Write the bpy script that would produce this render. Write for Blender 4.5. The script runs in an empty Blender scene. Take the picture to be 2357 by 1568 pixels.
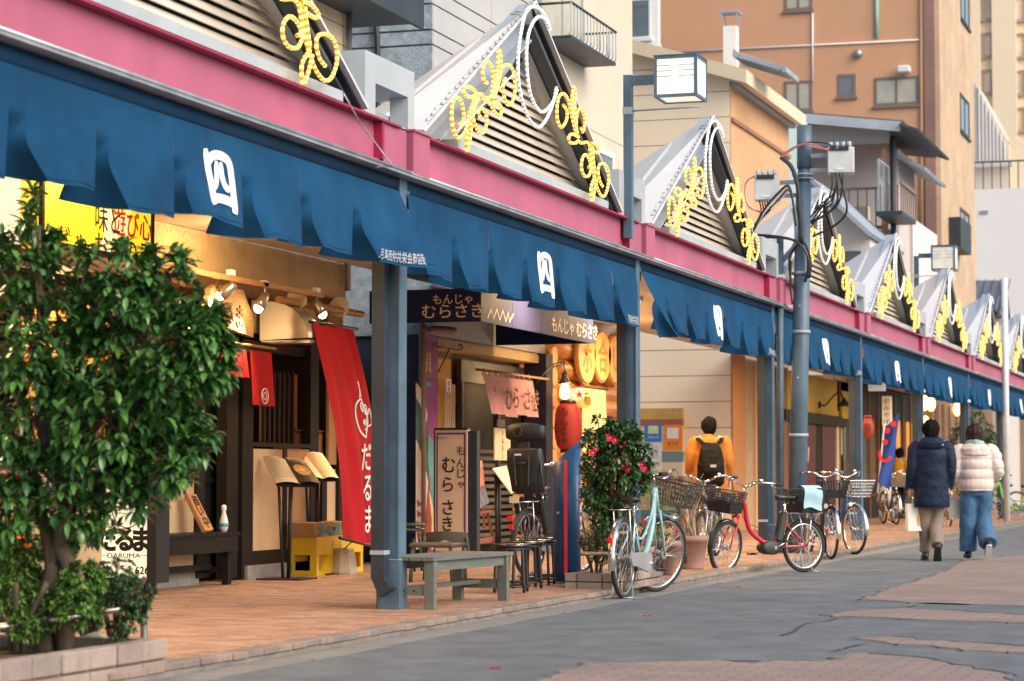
import bpy, bmesh, math, random
from mathutils import Vector, Matrix, Quaternion, noise
R = math.radians
random.seed(7)
SC = bpy.context.scene
COL = SC.collection
# ------------------------------------------------------------------ camera
FPX = 5400.0; PW = 2357.0; PH = 1568.0
YAW = math.atan2(1760, math.sqrt(FPX**2 + 317**2)); PITCH = math.atan2(317, FPX)
cam_d = bpy.data.cameras.new('camera'); cam = bpy.data.objects.new('camera', cam_d); COL.objects.link(cam)
CAMP = Vector((0, 0, 1.0)); cam.location = CAMP
cam.rotation_euler = (math.pi/2 + PITCH, 0, YAW)
cam_d.sensor_width = 36; cam_d.lens = FPX/PW*36; cam_d.clip_end = 2000; cam_d.clip_start = .1
cam_d.dof.use_dof = True; cam_d.dof.focus_distance = 20.5; cam_d.dof.aperture_fstop = 3.4
SC.camera = cam
# ------------------------------------------------------------------ sky, sun, exposure
SUN_EL, SUN_ROT = R(36), R(110)
world = bpy.data.worlds.new('World'); SC.world = world; world.use_nodes = True
wn = world.node_tree.nodes; wl = world.node_tree.links
sky = wn.new('ShaderNodeTexSky'); sky.sky_type = 'NISHITA'; sky.sun_disc = False
sky.sun_elevation = SUN_EL; sky.sun_rotation = SUN_ROT; sky.dust_density = 2.5; sky.air_density = 1.2
bg = wn['Background']; bg.inputs[1].default_value = .135
wl.new(sky.outputs[0], bg.inputs[0])
sun_d = bpy.data.lights.new('sun', 'SUN'); sun_d.energy = 1.9; sun_d.angle = R(55); sun_d.color = (1, .84, .64)
sun = bpy.data.objects.new('sun', sun_d); COL.objects.link(sun)
# sky sun_rotation is measured from +Y towards +X
sd = Vector((math.sin(SUN_ROT)*math.cos(SUN_EL), math.cos(SUN_ROT)*math.cos(SUN_EL), math.sin(SUN_EL)))
sun.rotation_euler = sd.to_track_quat('Z', 'Y').to_euler(); sun.location = (20, 0, 30)
vs = SC.view_settings; vs.view_transform = 'Standard'; vs.look = 'None'; vs.gamma = 1; vs.exposure = .72
try: vs.use_curve_mapping = False
except Exception: pass
SC.cycles.max_bounces = 6; SC.cycles.diffuse_bounces = 3; SC.cycles.glossy_bounces = 3; SC.cycles.transmission_bounces = 4
SC.cycles.sample_clamp_indirect = 6; SC.cycles.use_denoising = True
# ------------------------------------------------------------------ where things stand (photo ray met with a real plane)
CM = cam.rotation_euler.to_matrix()
def ray(u, v): return CM @ Vector((u - PW/2, -(v - PH/2), -FPX)).normalized()
def gx(u, v, X):
    d = ray(u, v); t = (X - CAMP.x)/d.x; return CAMP + d*t
def gy(u, v, Y):
    d = ray(u, v); t = (Y - CAMP.y)/d.y; return CAMP + d*t
def gz(u, v, Z):
    d = ray(u, v); t = (Z - CAMP.z)/d.z; return CAMP + d*t
def zat(v, p):          # height at picture row v above the ground point p
    dep = -(CM.transposed() @ (Vector((p[0], p[1], 1.0)) - CAMP)).z
    return 1.0 + (1101 - v)/FPX*dep
def RX(X, u0, v0, u1, v1):
    a = gx(u0, v0, X); b = gx(u1, v1, X); return a.y, b.y, b.z, a.z
def RY(Y, u0, v0, u1, v1):
    a = gy(u0, v0, Y); b = gy(u1, v1, Y); return a.x, b.x, b.z, a.z
# ------------------------------------------------------------------ materials
MATS = {}
def M(name, col=(.5,.5,.5), rough=.6, metal=0, var=.12, scale=6, bump=.15, bscale=None, emit=0, ecol=None, dirt=0, dcol=(.05,.045,.04), spec=.5, stretch=None, trans=0, alpha=None, coat=0, grime=0):
    if name in MATS: return MATS[name]
    m = bpy.data.materials.new(name); m.use_nodes = True; nt = m.node_tree; N = nt.nodes; L = nt.links
    p = N['Principled BSDF']; p.inputs['Roughness'].default_value = rough; p.inputs['Metallic'].default_value = metal
    p.inputs['Specular IOR Level'].default_value = spec
    if coat: p.inputs['Coat Weight'].default_value = coat; p.inputs['Coat Roughness'].default_value = .08
    tc = N.new('ShaderNodeNewGeometry'); mp = N.new('ShaderNodeMapping'); L.new(tc.outputs['Position'], mp.inputs[0])
    if stretch: mp.inputs['Scale'].default_value = stretch
    n1 = N.new('ShaderNodeTexNoise'); n1.inputs['Scale'].default_value = scale; n1.inputs['Detail'].default_value = 6; n1.inputs['Roughness'].default_value = .62
    L.new(mp.outputs[0], n1.inputs[0])
    cr = N.new('ShaderNodeMapRange'); cr.inputs[1].default_value = .3; cr.inputs[2].default_value = .7; cr.inputs[3].default_value = 1 - var; cr.inputs[4].default_value = 1 + var
    L.new(n1.outputs[0], cr.inputs[0])
    hsv = N.new('ShaderNodeMix'); hsv.data_type = 'RGBA'; hsv.blend_type = 'MULTIPLY'; hsv.inputs[0].default_value = 1
    hsv.inputs[6].default_value = (*col, 1); L.new(cr.outputs[0], hsv.inputs[7])
    out = hsv.outputs[2]
    if dirt:
        n2 = N.new('ShaderNodeTexNoise'); n2.inputs['Scale'].default_value = scale*.45; n2.inputs['Detail'].default_value = 8; n2.inputs['Roughness'].default_value = .7
        mp2 = N.new('ShaderNodeMapping'); mp2.inputs['Location'].default_value = (3.1, 7.7, 1.3); mp2.inputs['Scale'].default_value = stretch or (1, 1, .35)
        L.new(tc.outputs['Position'], mp2.inputs[0]); L.new(mp2.outputs[0], n2.inputs[0])
        r2 = N.new('ShaderNodeMapRange'); r2.inputs[1].default_value = .52; r2.inputs[2].default_value = .72; r2.inputs[4].default_value = dirt
        L.new(n2.outputs[0], r2.inputs[0])
        mx = N.new('ShaderNodeMix'); mx.data_type = 'RGBA'; L.new(r2.outputs[0], mx.inputs[0]); L.new(out, mx.inputs[6]); mx.inputs[7].default_value = (*dcol, 1)
        out = mx.outputs[2]
    L.new(out, p.inputs['Base Color'])
    rr = N.new('ShaderNodeMapRange'); rr.inputs[3].default_value = max(0, rough - .08); rr.inputs[4].default_value = min(1, rough + .12); L.new(n1.outputs[0], rr.inputs[0]); L.new(rr.outputs[0], p.inputs['Roughness'])
    if bump:
        nb = N.new('ShaderNodeTexNoise'); nb.inputs['Scale'].default_value = bscale or scale*9; nb.inputs['Detail'].default_value = 4; L.new(mp.outputs[0], nb.inputs[0])
        bp = N.new('ShaderNodeBump'); bp.inputs['Strength'].default_value = bump; bp.inputs['Distance'].default_value = .01
        L.new(nb.outputs[0], bp.inputs['Height']); L.new(bp.outputs[0], p.inputs['Normal'])
    if emit:
        p.inputs['Emission Color'].default_value = (*(ecol or col), 1); p.inputs['Emission Strength'].default_value = emit
    if trans:
        p.inputs['Transmission Weight'].default_value = trans
    if alpha is not None: p.inputs['Alpha'].default_value = alpha
    MATS[name] = m; return m
def brick_mat(name, c1, c2, mortar, scale, bw, bh, rough=.8, axes='YZ', off=.5, bump=.4, msize=.02):
    """fine courses of far walls: bricks laid in real metres on a vertical or level plane"""
    if name in MATS: return MATS[name]
    m = M(name, c1, rough, var=.1, scale=3, bump=0); nt = m.node_tree; N = nt.nodes; L = nt.links; p = N['Principled BSDF']
    g = N.new('ShaderNodeNewGeometry'); s = N.new('ShaderNodeSeparateXYZ'); L.new(g.outputs['Position'], s.inputs[0]); c = N.new('ShaderNodeCombineXYZ')
    L.new(s.outputs['XYZ'.index(axes[0])], c.inputs[0]); L.new(s.outputs['XYZ'.index(axes[1])], c.inputs[1])
    b = N.new('ShaderNodeTexBrick'); b.offset = off; L.new(c.outputs[0], b.inputs[0])
    b.inputs['Color1'].default_value = (*c1, 1); b.inputs['Color2'].default_value = (*c2, 1); b.inputs['Mortar'].default_value = (*mortar, 1)
    b.inputs['Scale'].default_value = scale; b.inputs['Brick Width'].default_value = bw; b.inputs['Row Height'].default_value = bh; b.inputs['Mortar Size'].default_value = msize
    n = N.new('ShaderNodeTexNoise'); n.inputs['Scale'].default_value = .9; n.inputs['Detail'].default_value = 8; L.new(g.outputs['Position'], n.inputs[0])
    r = N.new('ShaderNodeMapRange'); r.inputs[1].default_value = .3; r.inputs[2].default_value = .7; r.inputs[3].default_value = .82; r.inputs[4].default_value = 1.15; L.new(n.outputs[0], r.inputs[0])
    mx = N.new('ShaderNodeMix'); mx.data_type = 'RGBA'; mx.blend_type = 'MULTIPLY'; mx.inputs[0].default_value = 1; L.new(b.outputs[0], mx.inputs[6]); L.new(r.outputs[0], mx.inputs[7])
    L.new(mx.outputs[2], p.inputs['Base Color'])
    bp = N.new('ShaderNodeBump'); bp.inputs['Strength'].default_value = bump; bp.inputs['Distance'].default_value = .01; bp.invert = True
    L.new(b.outputs[1], bp.inputs['Height']); L.new(bp.outputs[0], p.inputs['Normal'])
    return m
# ------------------------------------------------------------------ mesh builder
class MB:
    def __init__(s): s.v = []; s.f = []; s.m = []; s.sm = []
    def add(s, vs_, fs, mi=0, smooth=False):
        o = len(s.v); s.v += [Vector(x) for x in vs_]
        for f in fs: s.f.append(tuple(i + o for i in f)); s.m.append(mi); s.sm.append(smooth)
        return s
    def box(s, x0, x1, y0, y1, z0, z1, mi=0):
        if x0 > x1: x0, x1 = x1, x0
        if y0 > y1: y0, y1 = y1, y0
        if z0 > z1: z0, z1 = z1, z0
        return s.add([(x0,y0,z0),(x1,y0,z0),(x1,y1,z0),(x0,y1,z0),(x0,y0,z1),(x1,y0,z1),(x1,y1,z1),(x0,y1,z1)],
              [(0,3,2,1),(4,5,6,7),(0,1,5,4),(1,2,6,5),(2,3,7,6),(3,0,4,7)], mi)
    def obox(s, c, sx, sy, sz, rot=None, mi=0, bev=0):
        """box of size sx,sy,sz centred at c, turned by rot (euler tuple or matrix)"""
        m = rot if isinstance(rot, Matrix) else (Matrix.Rotation(rot[2],3,'Z') @ Matrix.Rotation(rot[1],3,'Y') @ Matrix.Rotation(rot[0],3,'X') if rot else Matrix.Identity(3))
        c = Vector(c); hx, hy, hz = sx/2, sy/2, sz/2
        if bev:
            b = bev; pts = []
            for z, q in ((-hz, b), (-hz+b, 0), (hz-b, 0), (hz, b)):
                for (x, y) in ((-1,-1),(1,-1),(1,1),(-1,1)):
                    ex, ey = hx - q, hy - q
                    if x*y > 0: pts += [(x*ex, y*(ey-b) , z), (x*(ex-b), y*ey, z)] if False else []
                ex, ey = hx - q, hy - q
                ring = [(-ex, -ey+b), (-ex+b, -ey), (ex-b, -ey), (ex, -ey+b), (ex, ey-b), (ex-b, ey), (-ex+b, ey), (-ex, ey-b)]
                pts += [(a, d, z) for a, d in ring]
            fs = [tuple(range(7, -1, -1)), tuple(range(24, 32))]
            for r in range(3):
                for i in range(8): j = (i+1) % 8; fs.append((r*8+i, r*8+j, r*8+8+j, r*8+8+i))
            return s.add([c + m @ Vector(p) for p in pts], fs, mi)
        P = [(-hx,-hy,-hz),(hx,-hy,-hz),(hx,hy,-hz),(-hx,hy,-hz),(-hx,-hy,hz),(hx,-hy,hz),(hx,hy,hz),(-hx,hy,hz)]
        return s.add([c + m @ Vector(p) for p in P], [(0,3,2,1),(4,5,6,7),(0,1,5,4),(1,2,6,5),(2,3,7,6),(3,0,4,7)], mi)
    def bar(s, p0, p1, w, h, up=(0,0,1), mi=0):
        """rectangular bar from p0 to p1, w across, h along up"""
        p0 = Vector(p0); p1 = Vector(p1); d = (p1-p0).normalized(); up = Vector(up)
        a = d.cross(up); a = a.normalized() if a.length > 1e-5 else Vector((1,0,0)); b = a.cross(d).normalized()
        o = [(-w/2,-h/2),(w/2,-h/2),(w/2,h/2),(-w/2,h/2)]
        vs_ = [p0 + a*x + b*y for x,y in o] + [p1 + a*x + b*y for x,y in o]
        return s.add(vs_, [(0,1,2,3),(7,6,5,4),(0,4,5,1),(1,5,6,2),(2,6,7,3),(3,7,4,0)], mi)
    def tube(s, pts, r, n=8, closed=False, mi=0, caps=True, smooth=True):
        pts = [Vector(p) for p in pts]; k = len(pts); rs = r if isinstance(r, (list, tuple)) else [r]*k
        T = []
        for i in range(k):
            a = pts[(i-1) % k] if (closed or i > 0) else pts[i]; b = pts[(i+1) % k] if (closed or i < k-1) else pts[i]
            d = b - a; T.append(d.normalized() if d.length > 1e-9 else Vector((0,0,1)))
        ref = Vector((0,0,1)) if abs(T[0].z) < .9 else Vector((1,0,0))
        nrm = T[0].cross(ref).normalized(); vs_ = []
        for i in range(k):
            nrm = (nrm - T[i]*nrm.dot(T[i])); nrm = nrm.normalized() if nrm.length > 1e-6 else T[i].orthogonal().normalized()
            bn = T[i].cross(nrm)
            for j in range(n):
                a = 2*math.pi*j/n; vs_.append(pts[i] + (nrm*math.cos(a) + bn*math.sin(a))*rs[i])
        fs = []; seg = k if closed else k-1
        for i in range(seg):
            i2 = (i+1) % k
            for j in range(n): j2 = (j+1) % n; fs.append((i*n+j, i*n+j2, i2*n+j2, i2*n+j))
        s.add(vs_, fs, mi, smooth)
        if caps and not closed:
            o = len(s.v) - k*n
            s.f.append(tuple(o + j for j in range(n-1, -1, -1))); s.m.append(mi); s.sm.append(False)
            s.f.append(tuple(o + (k-1)*n + j for j in range(n))); s.m.append(mi); s.sm.append(False)
        return s
    def cyl(s, p0, p1, r0, r1=None, n=16, mi=0, smooth=True): return s.tube([p0, p1], [r0, r0 if r1 is None else r1], n, mi=mi, smooth=smooth)
    def lathe(s, c, prof, n=20, mi=0, smooth=True, sx=1, sy=1):
        c = Vector(c); vs_ = []
        for r, z in prof:
            for j in range(n): a = 2*math.pi*j/n; vs_.append(c + Vector((r*math.cos(a)*sx, r*math.sin(a)*sy, z)))
        fs = []
        for i in range(len(prof)-1):
            for j in range(n): j2 = (j+1) % n; fs.append((i*n+j, i*n+j2, (i+1)*n+j2, (i+1)*n+j))
        s.add(vs_, fs, mi, smooth); o = len(s.v) - len(vs_)
        for base, rev in ((0, True), ((len(prof)-1)*n, False)):
            if prof[0 if rev else -1][0] > 1e-4:
                idx = [o + base + j for j in range(n)]; s.f.append(tuple(reversed(idx)) if rev else tuple(idx)); s.m.append(mi); s.sm.append(False)
        return s
    def torus(s, c, Rr, r, axis=(0,1,0), n=32, k=8, mi=0, a0=0, a1=2*math.pi, closed=True):
        q = Vector((0,0,1)).rotation_difference(Vector(axis)); c = Vector(c); m = n if closed else n+1
        return s.tube([c + q @ Vector((Rr*math.cos(a0+(a1-a0)*i/n), Rr*math.sin(a0+(a1-a0)*i/n), 0)) for i in range(m)], r, k, closed=closed, mi=mi)
    def quad(s, a, b, c, d, mi=0, smooth=False): return s.add([a,b,c,d], [(0,1,2,3)], mi, smooth)
    def slab(s, poly, nrm, t, mi=0):
        """flat outline given thickness t behind it (against nrm)"""
        n = len(poly); nrm = Vector(nrm); P = [Vector(p) for p in poly]
        fs = [tuple(range(n)), tuple(range(2*n-1, n-1, -1))] + [(i, i+n, (i+1) % n + n, (i+1) % n) for i in range(n)]
        return s.add(P + [p - nrm*t for p in P], fs, mi)
    def grid(s, fn, nu, nv, mi=0, smooth=True):
        vs_ = [fn(i/nu, j/nv) for j in range(nv+1) for i in range(nu+1)]
        return s.add(vs_, [(j*(nu+1)+i, j*(nu+1)+i+1, (j+1)*(nu+1)+i+1, (j+1)*(nu+1)+i) for j in range(nv) for i in range(nu)], mi, smooth)
    def loft(s, rings, mi=0, smooth=True, caps=True):
        n = len(rings[0]); vs_ = [p for r in rings for p in r]
        fs = [(i*n+j, i*n+(j+1) % n, (i+1)*n+(j+1) % n, (i+1)*n+j) for i in range(len(rings)-1) for j in range(n)]
        if caps: fs += [tuple(range(n-1, -1, -1)), tuple((len(rings)-1)*n + j for j in range(n))]
        return s.add(vs_, fs, mi, smooth)
    def ball(s, c, r, n=12, k=8, mi=0, sc=(1,1,1)):
        return s.lathe(c, [(max(1e-5, r*math.sin(math.pi*i/k))*1, -r*math.cos(math.pi*i/k)*sc[2]) for i in range(k+1)], n, mi, True, sc[0], sc[1])
    def text(s, txt, size, org, right, up, depth=.002, mi=0, align='C', sx=1.0, bold=0):
        V, F = glyphs(txt, bold); right = Vector(right).normalized(); up = Vector(up).normalized(); nrm = right.cross(up)
        if not V: return s
        xs = [p[0] for p in V]; ys = [p[1] for p in V]
        cx = (min(xs)+max(xs))/2 if align == 'C' else min(xs); cy = (min(ys)+max(ys))/2
        org = Vector(org)
        return s.add([org + right*((x-cx)*size*sx) + up*((y-cy)*size) + nrm*(depth if z > 0 else 0) for x,y,z in V], F, mi)
    def vtext(s, txt, size, top, right, up, step=None, **k):
        up = Vector(up).normalized(); step = step or size*1.15
        for i, ch in enumerate(txt):
            s.text(ch, size, Vector(top) - up*(size*.5 + i*step), right, up, **k)
        return s
    def stroke(s, pts, w, depth_dir, thick=.003, mi=0):
        """flat ribbon of width w (number or list) along pts, facing depth_dir"""
        pts = [Vector(p) for p in pts]; nrm = Vector(depth_dir).normalized(); k = len(pts); ws = w if isinstance(w, (list, tuple)) else [w]*k
        a = []
        for i in range(k):
            d = (pts[min(i+1,k-1)] - pts[max(i-1,0)]).normalized(); c = nrm.cross(d).normalized()
            a += [pts[i] + c*ws[i]/2 + nrm*thick, pts[i] - c*ws[i]/2 + nrm*thick]
        return s.add(a, [(2*i, 2*i+1, 2*i+3, 2*i+2) for i in range(k-1)], mi)
    def mesh(s, name, inv=None):
        me = bpy.data.meshes.new(name); vs_ = [inv @ v for v in s.v] if inv is not None else s.v
        me.from_pydata([tuple(v) for v in vs_], [], s.f)
        me.polygons.foreach_set('material_index', s.m); me.polygons.foreach_set('use_smooth', s.sm); me.update()
        return me
_G = {}
def glyphs(txt, bold=0):
    if (txt, bold) in _G: return _G[(txt, bold)]
    c = bpy.data.curves.new('lettering', 'FONT'); c.body = txt; c.extrude = .01; c.resolution_u = 3; c.offset = bold
    o = bpy.data.objects.new('lettering', c); COL.objects.link(o)
    dg = bpy.context.evaluated_depsgraph_get(); dg.update(); me = bpy.data.meshes.new_from_object(o.evaluated_get(dg))
    V = [tuple(v.co) for v in me.vertices]; F = [tuple(p.vertices) for p in me.polygons]
    bpy.data.objects.remove(o); bpy.data.curves.remove(c); bpy.data.meshes.remove(me)
    _G[(txt, bold)] = (V, F); return V, F
WM = {}
def obj(name, mb, mats, parent=None, kind=None, shade=None):
    """link a builder as ONE mesh object; its coordinates are world ones, re-expressed under its thing"""
    inv = None; w = Matrix.Identity(4)
    if parent is not None:
        w = WM[parent.name]; inv = w.inverted() if w != Matrix.Identity(4) else None
    me = mb.mesh(name, inv) if isinstance(mb, MB) else mb
    for m in (mats if isinstance(mats, (list, tuple)) else [mats]):
        if isinstance(mb, MB): me.materials.append(m)
    o = bpy.data.objects.new(name, me); COL.objects.link(o)
    if parent is not None: o.parent = parent
    WM[o.name] = w
    if kind: o['kind'] = kind
    return o
def thing(name, label, cat, loc=(0,0,0), rz=0, group=None):
    o = bpy.data.objects.new(name, None); COL.objects.link(o); o.location = loc; o.rotation_euler = (0,0,rz); o.empty_display_size = .1
    o['label'] = label; o['category'] = cat
    if group: o['group'] = group
    WM[o.name] = Matrix.Translation(Vector(loc)) @ Matrix.Rotation(rz, 4, 'Z'); return o
def tag(o, label, cat, group=None):
    o['label'] = label; o['category'] = cat
    if group: o['group'] = group
    return o
def struct(name, mb, mats): return obj(name, mb, mats, None, 'structure')
def copy_tree(o, parent=None):
    c = o.copy(); COL.objects.link(c)
    if parent is not None: c.parent = parent
    for ch in list(o.children): copy_tree(ch, c)
    return c
def share(name, me, parent, loc, rz=0, scale=None, kind=None):
    """one more piece from shared mesh data, loc in the parent's own space"""
    o = bpy.data.objects.new(name, me); COL.objects.link(o); o.parent = parent; o.location = loc
    if rz: o.rotation_euler = (0,0,rz) if not isinstance(rz, tuple) else rz
    if scale: o.scale = scale
    if kind: o['kind'] = kind
    return o
def smooth(pts, k=6, closed=False):
    P = [Vector(p) for p in pts]; n = len(P); out = []
    for i in range(n if closed else n-1):
        if closed: a,b,c,d = P[(i-1)%n],P[i],P[(i+1)%n],P[(i+2)%n]
        else: a = P[i-1] if i else P[i]*2-P[i+1]; b = P[i]; c = P[i+1]; d = P[i+2] if i+2 < n else P[i+1]*2-P[i]
        for j in range(k):
            t = j/k; out.append(.5*((2*b) + (c-a)*t + (2*a-5*b+4*c-d)*t*t + (3*b-a-3*c+d)*t*t*t))
    if not closed: out.append(P[-1])
    return out
def resample(pts, step):
    out = [pts[0]]; acc = 0
    for a, b in zip(pts, pts[1:]):
        L_ = (b-a).length
        if L_ < 1e-9: continue
        while acc + L_ >= step:
            t = (step-acc)/L_; a = a.lerp(b, t); out.append(a.copy()); L_ = (b-a).length; acc = 0
            if L_ < 1e-9: break
        acc += L_
    return out
def lamp(name, kind, loc, energy, col, size=.1, rot=None, spot=None):
    l = bpy.data.lights.new(name, kind); l.energy = energy; l.color = col
    if kind == 'AREA': l.size = size
    else: l.shadow_soft_size = size
    if spot: l.spot_size = spot; l.spot_blend = .6
    o = bpy.data.objects.new(name, l); COL.objects.link(o); o.location = loc
    if rot is not None: o.rotation_euler = Vector(rot).to_track_quat('-Z', 'Y').to_euler()
    return o
WARM = (1, .62, .28)
# common materials
m_blue = M('steel_blue_paint', (.07,.125,.185), .45, var=.3, scale=2.5, dirt=.5, dcol=(.18,.23,.28), bump=.1)
m_bluedk = M('dark_slate_paint', (.02,.03,.045), .5, var=.25, scale=3, dirt=.3, dcol=(.09,.1,.11))
m_grey = M('pale_grey_paint', (.38,.43,.48), .5, var=.12, scale=2, dirt=.35, dcol=(.28,.2,.15), bump=.08)
m_slate = M('blue_grey_paint', (.3,.36,.43), .5, var=.12, scale=2, dirt=.25, dcol=(.16,.18,.2), bump=.08)
m_pink = M('pink_paint', (.4,.1,.18), .5, var=.16, scale=1.2, dirt=.4, dcol=(.3,.11,.17), stretch=(1,1,.25), bump=.06)
m_magenta = M('shaded_magenta_paint', (.3,.012,.06), .5, var=.15, scale=3, dirt=.2)  # shade at the beam's top flange put into a deeper magenta, stiffener too
m_silver = M('weathered_aluminium', (.4,.43,.47), .4, .7, var=.2, scale=4, dirt=.5, dcol=(.05,.05,.05))
m_chrome = M('chrome', (.75,.76,.78), .18, 1, var=.06, scale=20, bump=0)
m_black = M('black_paint', (.015,.016,.018), .4, var=.3, scale=6, bump=.1)
m_rubber = M('tyre_rubber', (.02,.02,.022), .75, var=.2, scale=20, bump=.2)
m_plastic = M('black_plastic', (.02,.024,.028), .45, var=.2, scale=10, bump=.1)
m_cream = M('cream_paint', (.68,.58,.44), .6, var=.06, scale=1.5, dirt=.2, dcol=(.4,.32,.22))
m_white = M('white_paint', (.72,.73,.74), .5, var=.05, scale=2, dirt=.15, dcol=(.45,.45,.45))
m_roofw = M('white_roof_sheet', (.6,.63,.68), .55, var=.07, scale=1.2, dirt=.2, dcol=(.42,.45,.5), bump=.05)
m_louvre = M('beige_louvre_paint', (.56,.53,.49), .5, var=.08, scale=2, dirt=.3, dcol=(.3,.24,.18))
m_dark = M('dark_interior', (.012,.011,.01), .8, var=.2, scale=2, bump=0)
m_navy = M('navy_cloth', (.005,.054,.138), .9, var=.28, scale=1.6, dirt=.4, dcol=(.02,.1,.19), bump=.3, bscale=120, spec=.2)
m_navydk = M('navy_roller_cloth', (.01,.05,.12), .8, var=.2, scale=2, bump=.2, bscale=60, spec=.2)
m_print = M('white_print', (.72,.76,.84), .8, var=.05, scale=5, bump=0, spec=.1)
m_ink = M('black_ink', (.015,.012,.012), .7, var=.1, bump=0)
m_wood = M('brown_wood', (.2,.09,.035), .55, var=.35, scale=4, stretch=(8,8,1), dirt=.3)
m_darkwood = M('dark_stained_wood', (.012,.0095,.008), .55, var=.4, scale=4, stretch=(8,1,8), dirt=.2, dcol=(.035,.028,.022), spec=.2)
m_bark = M('bark', (.09,.065,.045), .85, var=.35, scale=9, bump=.8, bscale=30, stretch=(1,1,.4))
# ================================================================== ground
SW = .07; KX = -5.3; XP = -5.94; PY1 = 15.73; BAY = 6.53; XS = -9.0
def PY(n): return PY1 + BAY*(n-1)
m_asph = M('asphalt', (.132,.152,.175), .88, var=.26, scale=2.6, dirt=.5, dcol=(.075,.09,.11), bump=1, bscale=110, stretch=(1,.8,1), spec=.3)
m_pave = brick_mat('worn_pink_paving', (.27,.195,.18), (.23,.17,.16), (.13,.12,.12), 1, .2, .1, .85, 'XY', .5, .8, .008)
nt = m_pave.node_tree; N_, L_ = nt.nodes, nt.links; pr = N_['Principled BSDF']; src = pr.inputs['Base Color'].links[0].from_socket
nz = N_.new('ShaderNodeTexNoise'); nz.inputs['Scale'].default_value = 2.2; nz.inputs['Detail'].default_value = 10; nz.inputs['Roughness'].default_value = .75; gg = N_.new('ShaderNodeNewGeometry'); L_.new(gg.outputs['Position'], nz.inputs[0])
rg = N_.new('ShaderNodeMapRange'); rg.inputs[1].default_value = .5; rg.inputs[2].default_value = .6; rg.inputs[4].default_value = .75; L_.new(nz.outputs[0], rg.inputs[0]); mx_ = N_.new('ShaderNodeMix'); mx_.data_type = 'RGBA'; L_.new(rg.outputs[0], mx_.inputs[0]); L_.new(src, mx_.inputs[6]); mx_.inputs[7].default_value = (.15,.14,.142,1); L_.new(mx_.outputs[2], pr.inputs['Base Color'])
m_gut = M('concrete_gutter', (.175,.178,.18), .8, var=.15, scale=3, dirt=.5, dcol=(.17,.17,.17))
ground = struct('ground', MB().box(-400, 400, -60, 900, -.6, -.02), M('bare_ground', (.2,.19,.18), .9))
road = struct('road', MB().box(KX, 40, -20, 260, -.019, 0), m_asph)
g = MB()
for i in range(60):
    y = 6 + i*1.2; g.box(KX + .002, KX + .24 + (.02 if i % 2 else 0), y, y + 1.19, .0005, .005)
struct('gutter_strip', g, m_gut)
def dsp(x, y): return (1178.6 + x*.5, 1257 + y*.5)
patches = [
 [(90,640),(250,575),(330,545),(640,540),(980,533),(1110,540),(1240,528),(1330,535),(1490,537),(1530,512),(1620,500),(1900,522),(2100,560),(2250,600),(2300,680),(1200,700),(300,690)],
 [(1600,424),(1760,422),(1900,434),(2120,450),(2420,470),(2420,498),(2100,484),(1900,462),(1720,452),(1650,440)],
 [(1450,325),(1500,310),(1570,302),(1700,296),(1830,288),(2000,298),(2200,310),(2420,328),(2420,362),(2100,350),(1900,344),(1700,334),(1530,328)],
 [(1620,250),(1700,210),(1800,180),(1990,122),(2010,112),(2060,80),(2120,62),(2420,42),(2420,286),(2200,275),(1990,266),(1860,264),(1740,256)]]
def jag(P, amp, seed):
    rnd = random.Random(seed); out = []
    for i in range(len(P)):
        a, b = P[i], P[(i+1) % len(P)]; n = max(2, int((b-a).length/.12))
        for k in range(n):
            p = a.lerp(b, k/n); out.append(p + Vector((rnd.uniform(-amp, amp), rnd.uniform(-amp, amp), 0)))
    return out
edge = MB()
for k, pt in enumerate(patches):
    P = [gz(*dsp(*p), 0) for p in pt]; J = jag(P, .05, k)
    area = sum(a.x*b.y - b.x*a.y for a, b in zip(J, J[1:]+J[:1]))
    if area < 0: J = J[::-1]
    pv = MB(); bm = bmesh.new(); f = bm.faces.new([bm.verts.new((p.x, p.y, .006)) for p in J]); bmesh.ops.triangulate(bm, faces=[f])
    pv.v = [v.co.copy() for v in bm.verts]; pv.f = [tuple(v.index for v in f.verts) for f in bm.faces]
    bm.verts.index_update(); pv.f = [tuple(v.index for v in f.verts) for f in bm.faces]; pv.m = [0]*len(pv.f); pv.sm = [False]*len(pv.f); bm.free()
    struct('road_paving', pv, m_pave)
    # the asphalt overlay ends in a low broken lip round the old paving
    n = len(J)
    for i in range(n):
        a, b = J[i], J[(i+1) % n]; w = .006 + .012*abs(noise.noise(a*3)); h = .009 + .006*abs(noise.noise(a*2 + Vector((5,5,0))))
        d = (b-a); c = Vector((d.y, -d.x, 0)).normalized()*w
        edge.add([(a.x,a.y,0),(b.x,b.y,0),(b.x+c.x,b.y+c.y,h),(a.x+c.x,a.y+c.y,h),(a.x+c.x*4,a.y+c.y*4,0),(b.x+c.x*4,b.y+c.y*4,0)], [(0,1,2,3),(3,2,5,4)])
struct('asphalt_edge', edge, M('broken_asphalt', (.12,.13,.142), .9, var=.3, scale=20, bump=.8))
cr = MB()
for k, path in enumerate([[(1235,412),(1290,395),(1330,368),(1385,350),(1450,345),(1500,330),(1560,328)], [(1475,485),(1530,470),(1600,455),(1660,448)], [(1440,322),(1510,305),(1600,298),(1720,288),(1800,283),(1860,270)]]):
    P = resample(smooth([gz(*dsp(*p), .004) for p in path], 8), .05); rnd = random.Random(k)
    P = [p + Vector((rnd.uniform(-.012,.012), rnd.uniform(-.012,.012), 0)) for p in P]
    cr.stroke(P, [.008 + .022*rnd.random() for _ in P], (0,0,1), .002)
struct('road_crack', cr, M('crack_shadow_grit', (.04,.042,.048), .95, bump=0))
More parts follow.
